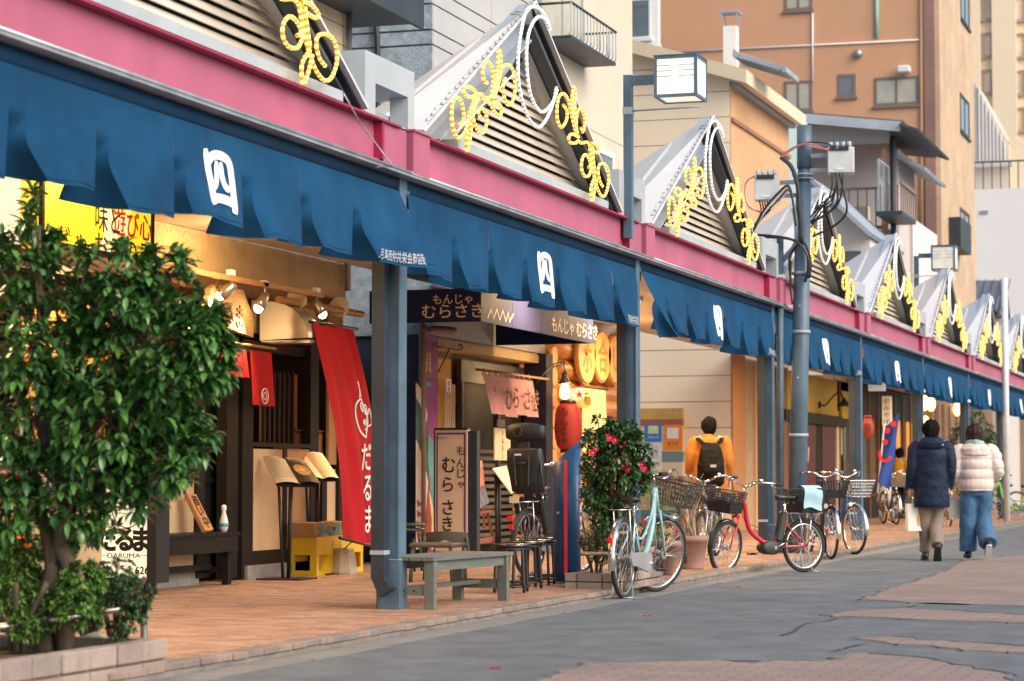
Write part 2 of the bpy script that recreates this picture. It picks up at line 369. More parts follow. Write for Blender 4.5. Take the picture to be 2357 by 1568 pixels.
# sidewalk slab, kerb stones, tiles
YB = 4.0; YE = 100.0
sw = struct('sidewalk', MB().box(XS - 1.5, KX - .13, YB, YE, -.018, SW - .012), M('mortar_bed', (.22,.14,.1), .9, var=.2, scale=8))
tile_m = [M('clay_tile_%s' % nm, c, .7, var=.14, scale=5, dirt=.25, dcol=(.2,.13,.1), bump=.3, bscale=60) for nm, c in (('orange', (.35,.2,.135)), ('brown', (.28,.165,.115)), ('pale', (.37,.23,.165)))]
TW, TL = .2, .1     # across the pavement, along it
tm = MB().obox((0,0,0), TW-.008, TL-.008, .03, bev=.003); tmesh = []
for m in tile_m:
    me = tm.mesh('paving_tile'); me.materials.append(m); tmesh.append(me)
rows = int((75-YB)/TL); rest = MB(); near = []; rnd = random.Random(3)
for j in range(rows):
    y = YB + (j+.5)*TL; off = TW/2 if j % 2 else 0
    if j % 2: rest.box(KX-.14-TW/2+.004, KX-.144, y-TL/2+.004, y+TL/2-.004, SW-.03, SW, rnd.randrange(3))
    for i in range(19):
        x = KX - .14 - TW/2 - i*TW + (0 if not off else -TW/2)
        if x < XS - .3: continue
        z = SW - .015 + rnd.uniform(-.0015, .0015)
        if 11.0 < y < 15.2 and x > -6.5 and len(near) < 300 and not (y < 11.3 and x < -6.3): near.append((x, y, z))
        else:
            rest.box(x-TW/2+.004, x+TW/2-.004, y-TL/2+.004, y+TL/2-.004, z-.012, z+.015, rnd.randrange(3)); del rest.f[-6]; del rest.m[-6]; del rest.sm[-6]
for p in near: share('paving_tile', rnd.choice(tmesh), sw, p, rnd.uniform(-.006,.006))
r_ = obj('paving_tiles', rest, tile_m, sw, 'stuff')
kerb = struct('kerb', MB().box(KX - .13, KX - .012, YB, YE, -.018, SW*.45), M('kerb_concrete', (.2,.18,.17), .85, var=.25, scale=6, dirt=.5))
km = []
for c in ((.23,.18,.155), (.19,.16,.145), (.26,.195,.16)):
    me = MB().obox((0,0,0), .13, .192, SW*.56, bev=.006).mesh('kerb_stone'); me.materials.append(M('kerb_stone_%d' % len(km), c, .8, var=.15, scale=8, dirt=.4)); km.append(me)
for i in range(290):
    y = 10.2 + i*.2; share('kerb_stone', rnd.choice(km), kerb, (KX - .066 + rnd.uniform(-.004,.004), y, SW*.72 + rnd.uniform(-.003,.002)), rnd.uniform(-.012,.012))
# ================================================================== arcade
ords = ['first', 'second', 'third', 'fourth', 'fifth', 'sixth', 'seventh', 'eighth', 'ninth']
z_b0, z_b1 = 3.2, 3.5          # pink beam
ZA = 4.95; GY0, GY1 = .14, 5.50; GM = (GY0 + GY1)/2; XF = -5.86; XL = -6.12
# -- columns
def make_column(n, y):
    t = thing('arcade_column', {1: 'blue steel arcade column with dark drainpipe beside the green bench', 2: 'blue steel arcade column behind the pink flowering bush', 3: 'blue steel arcade column behind the red bicycle', 4: 'blue steel arcade column between the parked blue bicycles and the shop with the blue flag', 5: 'blue steel arcade column left of the man in the navy coat', 6: 'blue steel arcade column in shade of the round tree behind the couple', 7: 'blue steel arcade column behind the woman in the pink jacket', 8: 'farthest blue steel arcade column at the right edge', 0: 'arcade column outside the left edge'}.get(n, 'arcade column'), 'column', (XP, y, 0), 0, 'columns holding up the arcade roof')
    xf = XP
    c = MB(); ch = .075
    c.box(xf-.15, xf-.14, y-ch, y+ch, SW, z_b0-.005); c.box(xf-.012, xf, y-ch, y+ch, SW, z_b0-.005); c.box(xf-.14, xf-.012, y-ch+.012, y+ch-.012, SW, z_b0-.005)
    obj('shaft', c, m_blue, t)
    obj('foot_sleeve', MB().box(xf-.156, xf+.006, y-ch-.006, y+ch+.004, SW-.01, .42), m_blue, t)
    obj('weld_seam', MB().box(xf-.158, xf+.008, y-ch-.008, y+ch+.006, .42, .426), m_slate, t)
    d = MB(); dx0, dx1 = xf-.168, xf-.072; y0, y1 = y-ch-.112, y-ch-.01
    d.box(dx0, dx1, y0, y1, .3, 2.98)
    d.add([(dx0,y0,.3),(dx1,y0,.3),(dx1,y1,.3),(dx0,y1,.3),(dx0+.06,y0-.0,.16),(dx1+.06,y0,.22),(dx1+.06,y1,.22),(dx0+.06,y1,.16)], [(0,1,5,4),(1,2,6,5),(2,3,7,6),(3,0,4,7),(4,5,6,7)])
    obj('drainpipe', d, m_bluedk, t)
    b = MB()
    for z in (.46, 2.7): b.box(dx0-.006, dx1+.006, y0-.006, y1+.006, z, z+.03)
    obj('pipe_bracket', b, m_slate, t)
    br = MB().box(xf-.05, xf-.01, y+.1, y+.16, 2.95, 3.14); br.box(xf-.2, xf-.1, y-.16, y-.1, 3.0, 3.1); obj('roller_bracket', br, m_blue, t)
    return t
col_t = {}
for n in range(1, 9):
    col_t[n] = make_column(n, PY(n))
# -- one bay of roof: beam, gable, louvres, pyramid roof
def lerp(a, b, t): return a + (b-a)*t
def crop3(x, y): return (903.6 + .3508*x, .3508*y)
def make_bay(n):
    y0 = PY(n); nm = 'arcade_roof_bay'
    t = thing(nm, '', 'arcade roof', (XP, y0, 3.2), 0, 'gabled roof bays of the arcade')
    P = lambda x, y, z: Vector((x, y0+y, z))
    web = MB().box(XP+.01, XP+.02, y0+.28, y0+BAY-.62, z_b0+.012, z_b1-.03); obj('beam_web', web, m_pink, t)
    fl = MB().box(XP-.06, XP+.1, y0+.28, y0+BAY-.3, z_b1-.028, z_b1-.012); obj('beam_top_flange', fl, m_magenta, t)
    fl = MB().box(XP-.06, XP+.06, y0+.28, y0+BAY-.62, z_b0-.004, z_b0+.011); obj('beam_bottom_flange', fl, m_pink, t)
    st = MB().box(XP+.022, XP+.085, y0+BAY-.64, y0+BAY-.6, z_b0+.012, z_b1-.03); obj('beam_stiffener', st, m_magenta, t)
    s1 = MB().box(XP-.05, XP+.075, y0+BAY-.599, y0+BAY-.14, z_b0+.0, z_b1-.03); obj('beam_end_block', s1, m_pink, t)
    s2 = MB().box(XP-.05, XP+.11, y0-.09, y0+.25, z_b0-.02, z_b1-.02); s2.box(XP-.06, XP+.125, y0-.1, y0+.27, z_b1-.02, z_b1-.005); obj('beam_end_block', s2, m_pink, t)
    gp = MB().box(XP-.04, XP+.05, y0+BAY-.139, y0+BAY-.091, z_b0, z_b1-.02); obj('beam_gap_plate', gp, m_bluedk, t)
    gt = MB(); gt.box(XP-.02, XP+.1, y0-.1, y0+BAY-.1, z_b0-.05, z_b0-.025); gt.tube([(XP+.09, y0-.1, z_b0-.022), (XP+.09, y0+BAY-.1, z_b0-.022)], .016, 8); obj('light_rail', gt, m_silver, t)
    # sill above the beam
    obj('louvre_sill', MB().box(XF-.16, XF+.0, y0+.95, y0+BAY-1.35, z_b1+.0, z_b1+.07), m_grey, t)
    obj('beam_cap', MB().box(XP-.3, XP+.06, y0-.1, y0+BAY-.12, z_b1-.011, z_b1-.001), m_slate, t)
    # gable: two deep rafters
    A = P(0,GM,ZA); zb = z_b1+.0
    for side in (0, 1):
        ye, ya = (GY0, GM) if side == 0 else (GY1, GM); sg = 1 if side == 0 else -1
        th = .23
        # outline (in the YZ plane) of the rafter, seen from the street
        foot_o = (ye, zb); apex_o = (ya, ZA); foot_i = (ye + sg*(.42 if side == 0 else .2), zb); apex_i = (ya, ZA-(.30 if side == 0 else .17))
        poly = [foot_o, foot_i, apex_i, apex_o] if side == 0 else [foot_i, foot_o, apex_o, apex_i]
        rf = MB(); # channel: back plate, outer flange, inner flange
        rf.slab([P(XF-.1, a, b) for a, b in poly], (1,0,0), .02)
        for (pa, pb) in ((foot_o, apex_o), (foot_i, apex_i)):
            q0, q1 = P(XF-.12, *pa), P(XF-.12, *pb); q2, q3 = P(XF, *pb), P(XF, *pa)
            up = Vector((0, -sg*(pb[1]-pa[1]), sg*sg*abs(pb[0]-pa[0]))).normalized()*.018
            rf.add([q0,q1,q2,q3,q0+up,q1+up,q2+up,q3+up], [(0,1,2,3),(7,6,5,4),(0,4,5,1),(1,5,6,2),(2,6,7,3),(3,7,4,0)])
        obj('gable_rafter', rf, m_slate if side == 0 else m_bluedk, t)  # right rafter's shaded look is put into a darker colour than the left
    # plate with the louvre opening
    ox = [(crop3(410, 975)), (crop3(425,905)), (crop3(840,378)), (crop3(872,356)), (crop3(1010,425)), (crop3(1052,540)), (crop3(1382,1350))]
    O = [(gx(a, b, XL).y - PY(1), gx(a, b, XL).z) for a, b in ox]
    zlo = z_b1 + .07; O[0] = (O[0][0], zlo); O[-1] = (O[-1][0], zlo)
    outer = [(GY0+.3, zb), (GY0+.38, zb+.1), (GM-.35, ZA-.55), (GM, ZA-.18), (GM+.3, ZA-.36), (GM+.5, ZA-.46), (GY1-.12, zb)]
    pl = MB()
    for i in range(6):
        pl.slab([P(XL, *outer[i]), P(XL, *O[i]), P(XL, *O[i+1]), P(XL, *outer[i+1])][::-1], (1,0,0), .02)
    obj('gable_plate', pl, m_grey, t)
    fr = MB()
    for i in range(1, 6): fr.bar(P(XL+.012, *O[i]), P(XL+.012, *O[i+1]), .03, .03, (1,0,0))
    obj('louvre_frame', fr, m_bluedk, t)
    obj('louvre_backing', MB().slab([P(XL-.13, *o) for o in O][::-1], (1,0,0), .01), m_dark, t)
    # slats
    def span(z):
        ys = []
        for a, b in zip(O, O[1:] + O[:1]):
            if (a[1]-z)*(b[1]-z) <= 0 and abs(a[1]-b[1]) > 1e-6: ys.append(lerp(a[0], b[0], (z-a[1])/(b[1]-a[1])))
        return (min(ys), max(ys)) if len(ys) >= 2 else None
    z = zlo + .01; zt = max(o[1] for o in O)
    while z < zt - .02:
        sp = span(z + .028) or span(z)
        if sp and sp[1]-sp[0] > .1:
            a, b = sp
            s = MB().add([P(XL+.02,a,z),P(XL+.02,b,z),P(XL-.02,b,z+.066),P(XL-.02,a,z+.066),P(XL+.026,a,z+.004),P(XL+.026,b,z+.004),P(XL-.014,b,z+.07),P(XL-.014,a,z+.07)],
                [(0,3,2,1),(4,5,6,7),(0,1,5,4),(1,2,6,5),(2,3,7,6),(3,0,4,7)])
            obj('slat', s, m_louvre, t)
        z += .079
    # roof sheets falling back to a point
    B0, B1, C = P(XF+.04, GY0-.04, zb+.02), P(XF+.04, GY1+.04, zb+.02), P(XF-2.45, GM, zb+.02); Ap = P(XF+.04, GM, ZA+.05); 
    xb = XL-.17; B0b, B1b, Apb = [Vector((xb, q_.y, q_.z)) for q_ in (B0, B1, Ap)]; Apb.z -= .26
    for qd in ((B0, Ap, Apb, B0b), (B1, B1b, Apb, Ap)):
        nn = (qd[1]-qd[0]).cross(qd[2]-qd[0]).normalized(); sg2 = 1 if nn.z > 0 else -1
        obj('roof_sheet', MB().slab(list(qd) if sg2 > 0 else list(qd)[::-1], nn*sg2, .02), m_roofw, t)
    for tri in ((B0b, Apb, C), (B1b, C, Apb)):
        nn = (tri[1]-tri[0]).cross(tri[2]-tri[0]).normalized(); nn = nn if nn.z > 0 else -nn
        obj('roof_sheet', MB().slab(list(tri) if (tri[1]-tri[0]).cross(tri[2]-tri[0]).z > 0 else list(tri)[::-1], nn, .02), m_roofw, t)
    bo = MB(); d = (Ap-B0); nn = (C-B0).cross(Ap-B0).normalized(); nn = nn if nn.z > 0 else -nn
    for k in range(26):
        p = B0 + d*((k+.6)/26.5) + (C-B0).normalized()*(.07 if k % 3 else .1)*(1-(k/30)); bo.cyl(p, p + nn*.025, .012, .008, 6)
    obj('roof_bolts', bo, m_silver, t, 'stuff')
    # valley frame between this gable and the next
    f = MB(); ya, yb = GY1 + .12, BAY + .06; zt = 3.93
    for x0, x1 in ((XF-.16, XF-.02), (XF-.95, XF-.81)):
        f.box(x0, x1, y0+ya, y0+ya+.2, z_b1, zt-.2); f.box(x0, x1, y0+yb-.13, y0+yb, z_b1, zt-.2); 
    f.box(XF-.95, XF-.02, y0+ya, y0+yb, zt-.2, zt); 
    obj('valley_frame', f, m_grey, t)
    obj('valley_tray', MB().box(XF-.9, XF-.17, y0+ya+.1, y0+yb-.1, z_b1+.02, z_b1+.1), m_slate, t)
    # ceiling over the pavement
    obj('soffit', MB().box(XS+.02, XP-.07, y0-.1, y0+BAY-.105, z_b0-.02, z_b0-.0), m_cream, t)
    return t
blab = ['nearest arcade roof bay, its gable cut off by the top edge, above the yellow sign', 'arcade roof bay with complete gable above the purple restaurant sign', 'arcade roof bay above the cream siding wall with the lantern lamp over its left end', 'arcade roof bay whose gable stands behind the pole with cable boxes',
 'arcade roof bay with gable in front of the grey house with wooden balcony', 'arcade roof bay with gable just below the farther box lamp', 'arcade roof bay with gable in front of the small dark roof', 'farthest arcade roof bay, gable cut by the right edge']
for n in range(8):
    t = make_bay(n); t['label'] = blab[n]
# -- rope lights
CW = [[(1035,200),(1010,120),(965,60),(920,45),(875,80),(845,200),(825,350),(825,520),(850,660),(895,780),(950,835),(990,810),(1030,740),(1060,650),(1075,570)],
      [(1030,190),(1000,130),(960,110),(920,150),(890,230),(878,350),(885,500),(905,620),(945,705),(985,735),(1030,700),(1065,640),(1080,580)]]
CL = [[(430,825),(465,790),(462,710),(440,650),(410,645),(390,700),(388,790),(405,870),(430,905),(465,880),(490,820),(505,740),(530,670),(550,620),(520,580),(480,570),(462,590),(475,620),(510,640),(545,625),(580,618),(598,640),(590,670)],
      [(500,760),(485,850),(488,990),(503,930),(515,850),(500,760)], [(505,750),(530,690),(552,630)], [(515,780),(540,700),(565,630)],
      [(572,762),(560,735),(580,710),(608,735),(618,800),(600,865),(570,870),(540,820),(528,760),(535,700),(570,640)],
      [(620,545),(600,530),(592,480),(600,425),(625,405),(652,445),(660,530),(652,600),(640,660)], [(660,640),(685,500),(697,325),(710,400),(705,500),(680,600),(655,660)], [(645,640),(672,540),(690,440)],
      [(740,515),(725,545),(725,600),(745,675),(775,685),(800,620),(803,520),(785,450),(750,425),(715,450),(695,520),(672,610),(655,660)],
      [(640,680),(680,670),(710,700),(712,750),(690,755),(660,720),(640,680),(600,650),(640,640),(665,610)]]
CR = [[(1120,690),(1145,730),(1140,790),(1110,835),(1085,800),(1078,720),(1090,640),(1120,615),(1150,650),(1168,720),(1185,800),(1205,880)],
      [(1180,760),(1172,700),(1185,580),(1198,600),(1195,700),(1200,800),(1215,900)], [(1188,640),(1185,760),(1205,880)],
      [(1235,840),(1250,865),(1262,800),(1250,740),(1230,712),(1210,750),(1205,830),(1215,900)],
      [(1220,900),(1180,880),(1155,900),(1165,935),(1200,940),(1218,925),(1240,940),(1275,933),(1292,955)],
      [(1300,940),(1330,945),(1355,985),(1345,1005),(1315,985),(1298,950)],
      [(1285,1100),(1300,1080),(1285,1035),(1262,1015),(1242,1050),(1240,1110),(1260,1155),(1290,1150),(1305,1080),(1297,1000),(1290,950)],
      [(1378,1222),(1360,1190),(1348,1130),(1355,1085),(1385,1075),(1410,1110),(1417,1190),(1400,1270),(1375,1290),(1345,1240),(1322,1150),(1303,1050),(1293,950)],
      [(1327,1160),(1302,1230),(1308,1320),(1325,1250),(1337,1170)], [(1310,960),(1318,1060),(1330,1160)]]
m_gold = M('amber_rope_light_tube', (.8,.3,.02), .3, emit=.32, ecol=(1,.4,.03), bump=0)
m_goldb = M('amber_rope_light_bulb', (1,.75,.3), .3, emit=1.0, ecol=(1,.6,.12), bump=0)
m_wht = M('white_rope_light_tube', (.6,.66,.66), .3, emit=.05, ecol=(.85,1,.97), bump=0)
m_whtb = M('white_rope_light_bulb', (1,1,1), .3, emit=.3, ecol=(1,1,.9), bump=0)
def rope(curves, X, r=.0145):
    mb = MB()
    for c in curves:
        P = [gx(*crop3(*p), X) for p in c]; P = [Vector((X, p.y - PY(1), p.z)) for p in P]
        Q = resample(smooth(P, 6), .022)
        if len(Q) < 3: continue
        k = len(mb.f); mb.tube(Q, r, 6)
        for i in range(len(Q)-1):
            for j in range(6): mb.m[k + i*6 + j] = 1 if i % 2 == 0 else 0
    return mb
XR = -5.76
rw, rl, rr_ = rope(CW, XR, .015), rope(CL, XR), rope(CR, XR)
clamp = MB()
for (a, b) in ((870,75),(845,90)): 
    p = gx(*crop3(a, b), XR); clamp.cyl((XR-.09, p.y-PY(1), p.z), (XR, p.y-PY(1), p.z), .008, n=6)
wmesh, lmesh, rmesh, cmesh = rw.mesh('glowing_tube'), rl.mesh('glowing_tube'), rr_.mesh('glowing_tube'), clamp.mesh('clamp')
for me, ms in ((wmesh, (m_wht, m_whtb)), (lmesh, (m_gold, m_goldb)), (rmesh, (m_gold, m_goldb)), (cmesh, (m_slate,))):
    for m in ms: me.materials.append(m)
rod = MB()
q0, q1 = gx(*crop3(420, 865), XR), gx(*crop3(800, 480), XR); rod.tube([(XR, q0.y-PY(1), q0.z), (XR, q1.y-PY(1), q1.z)], .008, 6); rodm = rod.mesh('support_rod'); rodm.materials.append(m_white)
where = ['on the nearest gable above the yellow sign', 'on the gable above the purple restaurant sign', 'on the gable above the cream siding wall', 'on the gable behind the cable box pole', 'on the gable in front of the grey balcony house', 'on the gable below the farther box lamp', 'on the gable in front of the small dark roof', 'on the farthest gable at the right edge']
for n in range(8):
    for nm, me, lab, cat, grp in (('crescent_light', wmesh, 'white double crescent of rope light ', 'rope light', 'white rope light crescents on the gables'), ('scroll_light', lmesh, 'amber rope light scroll, left slope, ', 'rope light', 'amber rope light scrolls on the gables'), ('scroll_light', rmesh, 'amber rope light scroll, right slope, ', 'rope light', 'amber rope light scrolls on the gables')):
        if n == 0 and me is not rmesh: continue
        t = thing(nm, lab + where[n], cat, (0, PY(n), 0), 0, grp); share('glowing_tube', me, t, (0,0,0))
        if me is wmesh: share('clamp', cmesh, t, (0,0,0))
        if me is lmesh: share('support_rod', rodm, t, (0,0,0))
# -- noren cloths
CY0, CY1 = .06, BAY-.13; NF = 7
Z0c, Z1c, ZSc = 3.05, 2.495, 2.80
def cloth_fn(n):
    rnd = random.Random(40+n); fl = [dict(b=rnd.uniform(.01,.05), D=rnd.uniform(.2,.3), G=rnd.uniform(.3,.46) if k_ != 3 else .22, ph=rnd.uniform(0,6), l=rnd.uniform(-.02,.035), ra=rnd.uniform(.16,.26)) for k_ in range(NF)]
    wob = rnd.uniform(0, 6)
    def f(k, a, t):
        """flap k, a across 0..1, t down 0..1: each flap below its slit is folded back along its left edge"""
        q = fl[k]; zs = (Z0c-ZSc)/(Z0c-Z1c); w = (CY1-CY0)/NF
        tt = max(0, (t-zs)/(1-zs)); s0 = CY0 + k*w; s = s0 + a*w; ra = q['ra']; bl = min(1, tt*1.6)
        x = XP + .01 + .035*t*(1 + .6*math.sin(s*1.1+wob)) + .006*math.sin(s*7+q['ph'])*t
        if a < ra: u = a/ra; yf = s0 + w*tt*q['G']*(.15+.85*u); x -= q['D']*tt**.6*(1-u)**.45
        else: u = (a-ra)/(1-ra); yf = s0 + w*(q['G']*tt + (1-q['G']*tt)*u); x += q['b']*tt*math.sin(math.pi*u**.75) - .02*tt*u**4 + .010*tt*math.sin(u*10+q['ph'])
        if n == 0 and k == NF-1: x += .26*t*a**1.5; yf += .1*tt*a
        y = s + (yf-s)*bl
        z = Z0c - (Z0c-Z1c)*t - q['l']*tt + .025*tt*(1-min(1, a/ra)) + .008*math.sin(a*6+q['ph'])*tt
        return Vector((x, y, z))
    f.fl = fl
    return f
SI = [[(-.36,.50),(-.33,.2),(-.31,-.1),(-.30,-.36),(-.27,-.50)], [(-.33,.24),(-.18,.40),(.0,.45),(.2,.44),(.33,.36),(.37,.15),(.36,-.2),(.35,-.42),(.33,-.56)], [(-.27,-.36),(-.02,-.335),(.2,-.34),(.34,-.38)],
      [(-.06,.34),(-.07,.14),(-.12,-.05),(-.19,-.16),(-.21,-.17)], [(.08,.34),(.08,.12),(.12,-.04),(.20,-.12),(.24,-.1),(.25,-.03)]]
nlab = ['navy noren curtain nearest the camera, hanging over the yellow sign', 'navy noren curtain hanging over the purple restaurant sign', 'navy noren curtain hanging before the cream siding wall, its left end folded loose', 'navy noren curtain hanging behind the leaning pole with cable boxes', 'navy noren curtain hanging above the blue flag', 'navy noren curtain hanging above the head of the man in the navy coat', 'navy noren curtain hanging above the round tree', 'farthest navy noren curtain at the right edge']
for n in range(8):
    y0 = PY(n); f = cloth_fn(n); t = thing('noren_curtain', nlab[n], 'curtain', (XP, y0, 3.0), 0, 'navy noren curtains along the arcade')
    O3 = Vector((0, y0, 0)); c = MB(); hem = MB(); zs = (Z0c-ZSc)/(Z0c-Z1c)
    hi = n < 4; nu, nv = (22, 14) if hi else (12, 8)
    extra = (lambda k, a, t: Vector((-.0,0,0)))
    if n == 2:   # its loose left end is folded towards the street
        extra = lambda k, a, t: Vector((.22*t**1.3*(1-a)*(k == 0) - .0, .42*t*(1-a)*(k == 0), -.1*t*(1-a)**2*(k == 0)))
    for k in range(NF):
        ra = f.fl[k]['ra']; zk = (Z0c-ZSc)/(Z0c-Z1c)
        c.grid(lambda a, b: f(k, ra+(1-ra)*a, b) + extra(k, ra+(1-ra)*a, b) + O3, nu, nv)
        c.grid(lambda a, b: f(k, ra*a, b) + extra(k, ra*a, b) + O3, max(5, nu//3), nv)
        hem.stroke([f(k, ra+(1-ra)*i/8, .955) + extra(k, ra+(1-ra)*i/8, .955) + O3 for i in range(9)], .006, (1,0,0), .004)
    obj('cloth', c, m_navy, t); obj('hem_stitching', hem, m_navydk, t, 'stuff')
    rl_ = MB().tube([(XP-.06, y0+CY0-.02, 3.11), (XP-.06, y0+CY1+.06, 3.11)], .058, 12); obj('roller', rl_, m_navydk, t)
    # painted character and shop street name, laid on the cloth
    def on(k, sy, z):   # sy metres from the flap centre, z metres above the flap's middle height
        w = (CY1-CY0)/NF; tt = min(1, max(0, 1 - (2.75 + z - Z1c)/(Z0c-Z1c))); yy = CY0 + k*w + w*(.62 if k == 3 else .58) + sy; lo, hi_ = .0, 1
        for _ in range(18):
            mi = (lo+hi_)/2
            if f(k, mi, tt).y < yy: lo = mi
            else: hi_ = mi
        return f(k, lo, tt) + O3 + Vector((.009, 0, 0))
    g = MB()
    for si, st in enumerate(SI):
        Q = resample(smooth([(a, b, 0) for a, b in st], 6), .03)
        P = [on(3, p.x*.46, p.y*.34) for p in Q]; w0 = .044 if si < 3 else .034
        g.stroke(P, [w0*(.75 + .5*min(1, i/4)*min(1, (len(P)-i)/3)) for i in range(len(P))], (1,-.25,0), .004)
    obj('painted_character', g, m_print, t)
    V, F = glyphs('月島西仲共栄会商店街', .01); g = MB()
    if n < 4:
        xs = [p[0] for p in V]; W = max(xs)-min(xs)
        g.add([on(6, ((p[0]-min(xs))/W-.5)*.5 + .1, -.20 + (p[1]-.35)*.085) for p in V], F); obj('street_name_lettering', g, m_print, t)
    else:
        for q in range(10):
            y = -.12 + q*.045; g.add([on(6, y, -.235), on(6, y+.032, -.235), on(6, y+.032, -.18), on(6, y, -.18)], [(0,1,2,3)])
        obj('street_name_lettering', g, m_print, t)
# ceiling lamps under the arcade (lit)
m_tube = M('lit_tube', (1,.9,.7), .4, emit=9, ecol=(1,.78,.45), bump=0)
for n in range(8):
    for q, (fx, fy) in enumerate(((-7.3, 1.9), (-7.3, 4.8))):
        if n == 1 and q == 0: continue
        y = PY(n) + fy
        t = thing('ceiling_lamp', '%s tube lamp under the arcade ceiling of the %s roof bay' % (['nearer', 'farther'][q], ords[n]), 'lamp', (fx, y, 3.1), 0, 'tube lamps under the arcade ceiling')
        obj('housing', MB().box(fx-.06, fx+.06, y-.32, y+.32, 3.13, 3.178), m_white, t); obj('tube', MB().tube([(fx, y-.3, 3.11), (fx, y+.3, 3.11)], .016, 8), m_tube, t)
        lamp('arcade_light', 'AREA', (fx, y, 3.07), ([66,12,60,75,34,28,22,16][n] if (n, q) != (0, 1) else 16), (1,.66,.34), .5, (0,0,-1))
# ================================================================== buildings above and behind the arcade
m_glass = M('window_glass', (.12,.15,.17), .08, 0, var=.2, scale=1, bump=0, spec=.9)
m_blind = M('pale_window_blind', (.42,.42,.36), .6, var=.12, scale=3, bump=0)
m_alu = M('window_aluminium', (.4,.42,.44), .4, .5, bump=0)
def window_x(par, X, y0, y1, z0, z1, frame=m_alu, pane=m_glass, depth=.1, mull=1, proud=.02, w=.05):
    f = MB(); f.box(X-.02, X+proud, y0, y1, z1-w, z1); f.box(X-.02, X+proud, y0, y1, z0, z0+w); f.box(X-.02, X+proud, y0, y0+w, z0+w, z1-w); f.box(X-.02, X+proud, y1-w, y1, z0+w, z1-w)
    for k in range(1, mull+1): ym = y0 + (y1-y0)*k/(mull+1); f.box(X-.02, X+proud-.004, ym-w*.4, ym+w*.4, z0+w, z1-w)
    o = obj('window', f, frame, par); obj('pane', MB().box(X-.015, X+.003, y0+w*.5, y1-w*.5, z0+w*.5, z1-w*.5), pane, o)
    obj('sill', MB().box(X, X+proud+.05, y0-.03, y1+.03, z0-.06, z0-.002), frame, o); return o
def window_y(par, Y, x0, x1, z0, z1, frame=m_alu, pane=m_glass, mull=1, proud=.02, w=.05):
    f = MB(); f.box(x0, x1, Y-proud, Y+.02, z1-w, z1); f.box(x0, x1, Y-proud, Y+.02, z0, z0+w); f.box(x0, x0+w, Y-proud, Y+.02, z0+w, z1-w); f.box(x1-w, x1, Y-proud, Y+.02, z0+w, z1-w)
    for k in range(1, mull+1): xm = x0 + (x1-x0)*k/(mull+1); f.box(xm-w*.4, xm+w*.4, Y-proud+.004, Y+.02, z0+w, z1-w)
    o = obj('window', f, frame, par); obj('pane', MB().box(x0+w*.5, x1-w*.5, Y-.003, Y+.015, z0+w*.5, z1-w*.5), pane, o)
    obj('sill', MB().box(x0-.05, x1+.05, Y-proud-.06, Y, z0-.08, z0-.002), frame, o); return o
m_plas = M('scalloped_plaster', (.5,.36,.2), .8, var=.12, scale=3, dirt=.25, dcol=(.25,.15,.07), bump=.6, bscale=9)
# --- A: restaurant at the left
yA1 = gx(797, 500, XS).y; zA = gx(797, 690, XS).z
A = thing('restaurant_building', 'cream plastered restaurant building with dark eave at the left, red banner on its front', 'building', (XS, 15, 0))
obj('upper_wall', MB().box(XS-.6, XS, 4, yA1, zA, z_b0-.02), m_plas, A)
# scalloped trowel marks, each a raised arc
sc = MB(); rnd = random.Random(5)
for i in range(34):
    for j in range(3):
        y = yA1 - .2 - i*.24 + (j % 2)*.12; z = zA + .08 + j*.17 + rnd.uniform(-.02,.02)
        if y < 11 or y > yA1-.1: continue
        pts = [(XS+.001, y + .1*math.cos(a), z + .09*math.sin(a)) for a in [R(20 + 14*k) for k in range(11)]]
        sc.tube(pts, .0045, 4)
obj('trowel_marks', sc, m_plas, A, 'stuff')
obj('facade', MB().box(XS-6, XS-.02, 4, yA1, z_b0+.4, 11.5), m_cream, A)
z0 = gx(893, 18, XS+.55).z
ev = MB(); ev.box(XS-.4, XS+.55, 4, yA1+.62, z0, z0+.16); ev.box(XS+.55, XS+.6, 4, yA1+.66, z0-.05, z0+.3); obj('eave', ev, m_bluedk, A)
for k in range(22):
    zz = z_b0 + .42 + k*.2
    if zz < z0-.1: obj('wall_board', MB().box(XS-.018, XS+.004, 11.5, yA1-.01, zz, zz+.19), m_cream, A)
obj('corner_pipe', MB().tube([(XS+.06, yA1-.1, 2.9), (XS+.06, yA1-.1, z0)], .035, 8), m_silver, A)
# --- B: grey concrete block and the purple restaurant at its foot
pB = gx(995, 100, XS); yB0 = pB.y; yB1 = gx(1270, 100, XS).y
B = thing('concrete_building', 'grey concrete building with blue grey side wall behind the second gable', 'building', (XS, yB0, 0))
m_agg = M('exposed_aggregate_concrete', (.33,.42,.5), .85, var=.28, scale=9, dirt=.4, dcol=(.2,.24,.27), bump=.8, bscale=40)
m_conc = M('pale_concrete', (.4,.42,.44), .8, var=.08, scale=1.3, dirt=.3, dcol=(.35,.35,.34))
obj('core', MB().box(XS-7, XS-.03, yB0+.03, yB1, 2.6, 16), M('concrete_joint', (.2,.22,.24), .9), B)
zz = [2.6] + [gx(995, v, XS).z for v in (102, 68, 8, -28, -130, -260)] + [16]
for a, b in zip(zz, zz[1:]):
    obj('side_panel', MB().box(XS-7, XS-.001, yB0, yB0+.028, a+.012, b-.012), m_agg, B)
    ys = [yB0+.03, yB0+2.1, yB0+4.3, yB1]
    for c, d in zip(ys, ys[1:]): obj('front_panel', MB().box(XS-.028, XS, c+.006, d-.006, a+.01, b-.01), m_conc, B)
pc = gx(868, 30, XS); px = gy(868, 80, yB0-.06)
cbl = MB().tube(smooth([(px.x-.05, yB0-.06, px.z+1.2), (px.x-.05, yB0-.06, px.z+.4), (px.x, yB0-.05, px.z-.1), (px.x, yB0-.05, px.z-1.2)], 6), .035, 8); obj('cable_pipe', cbl, m_bluedk, B)
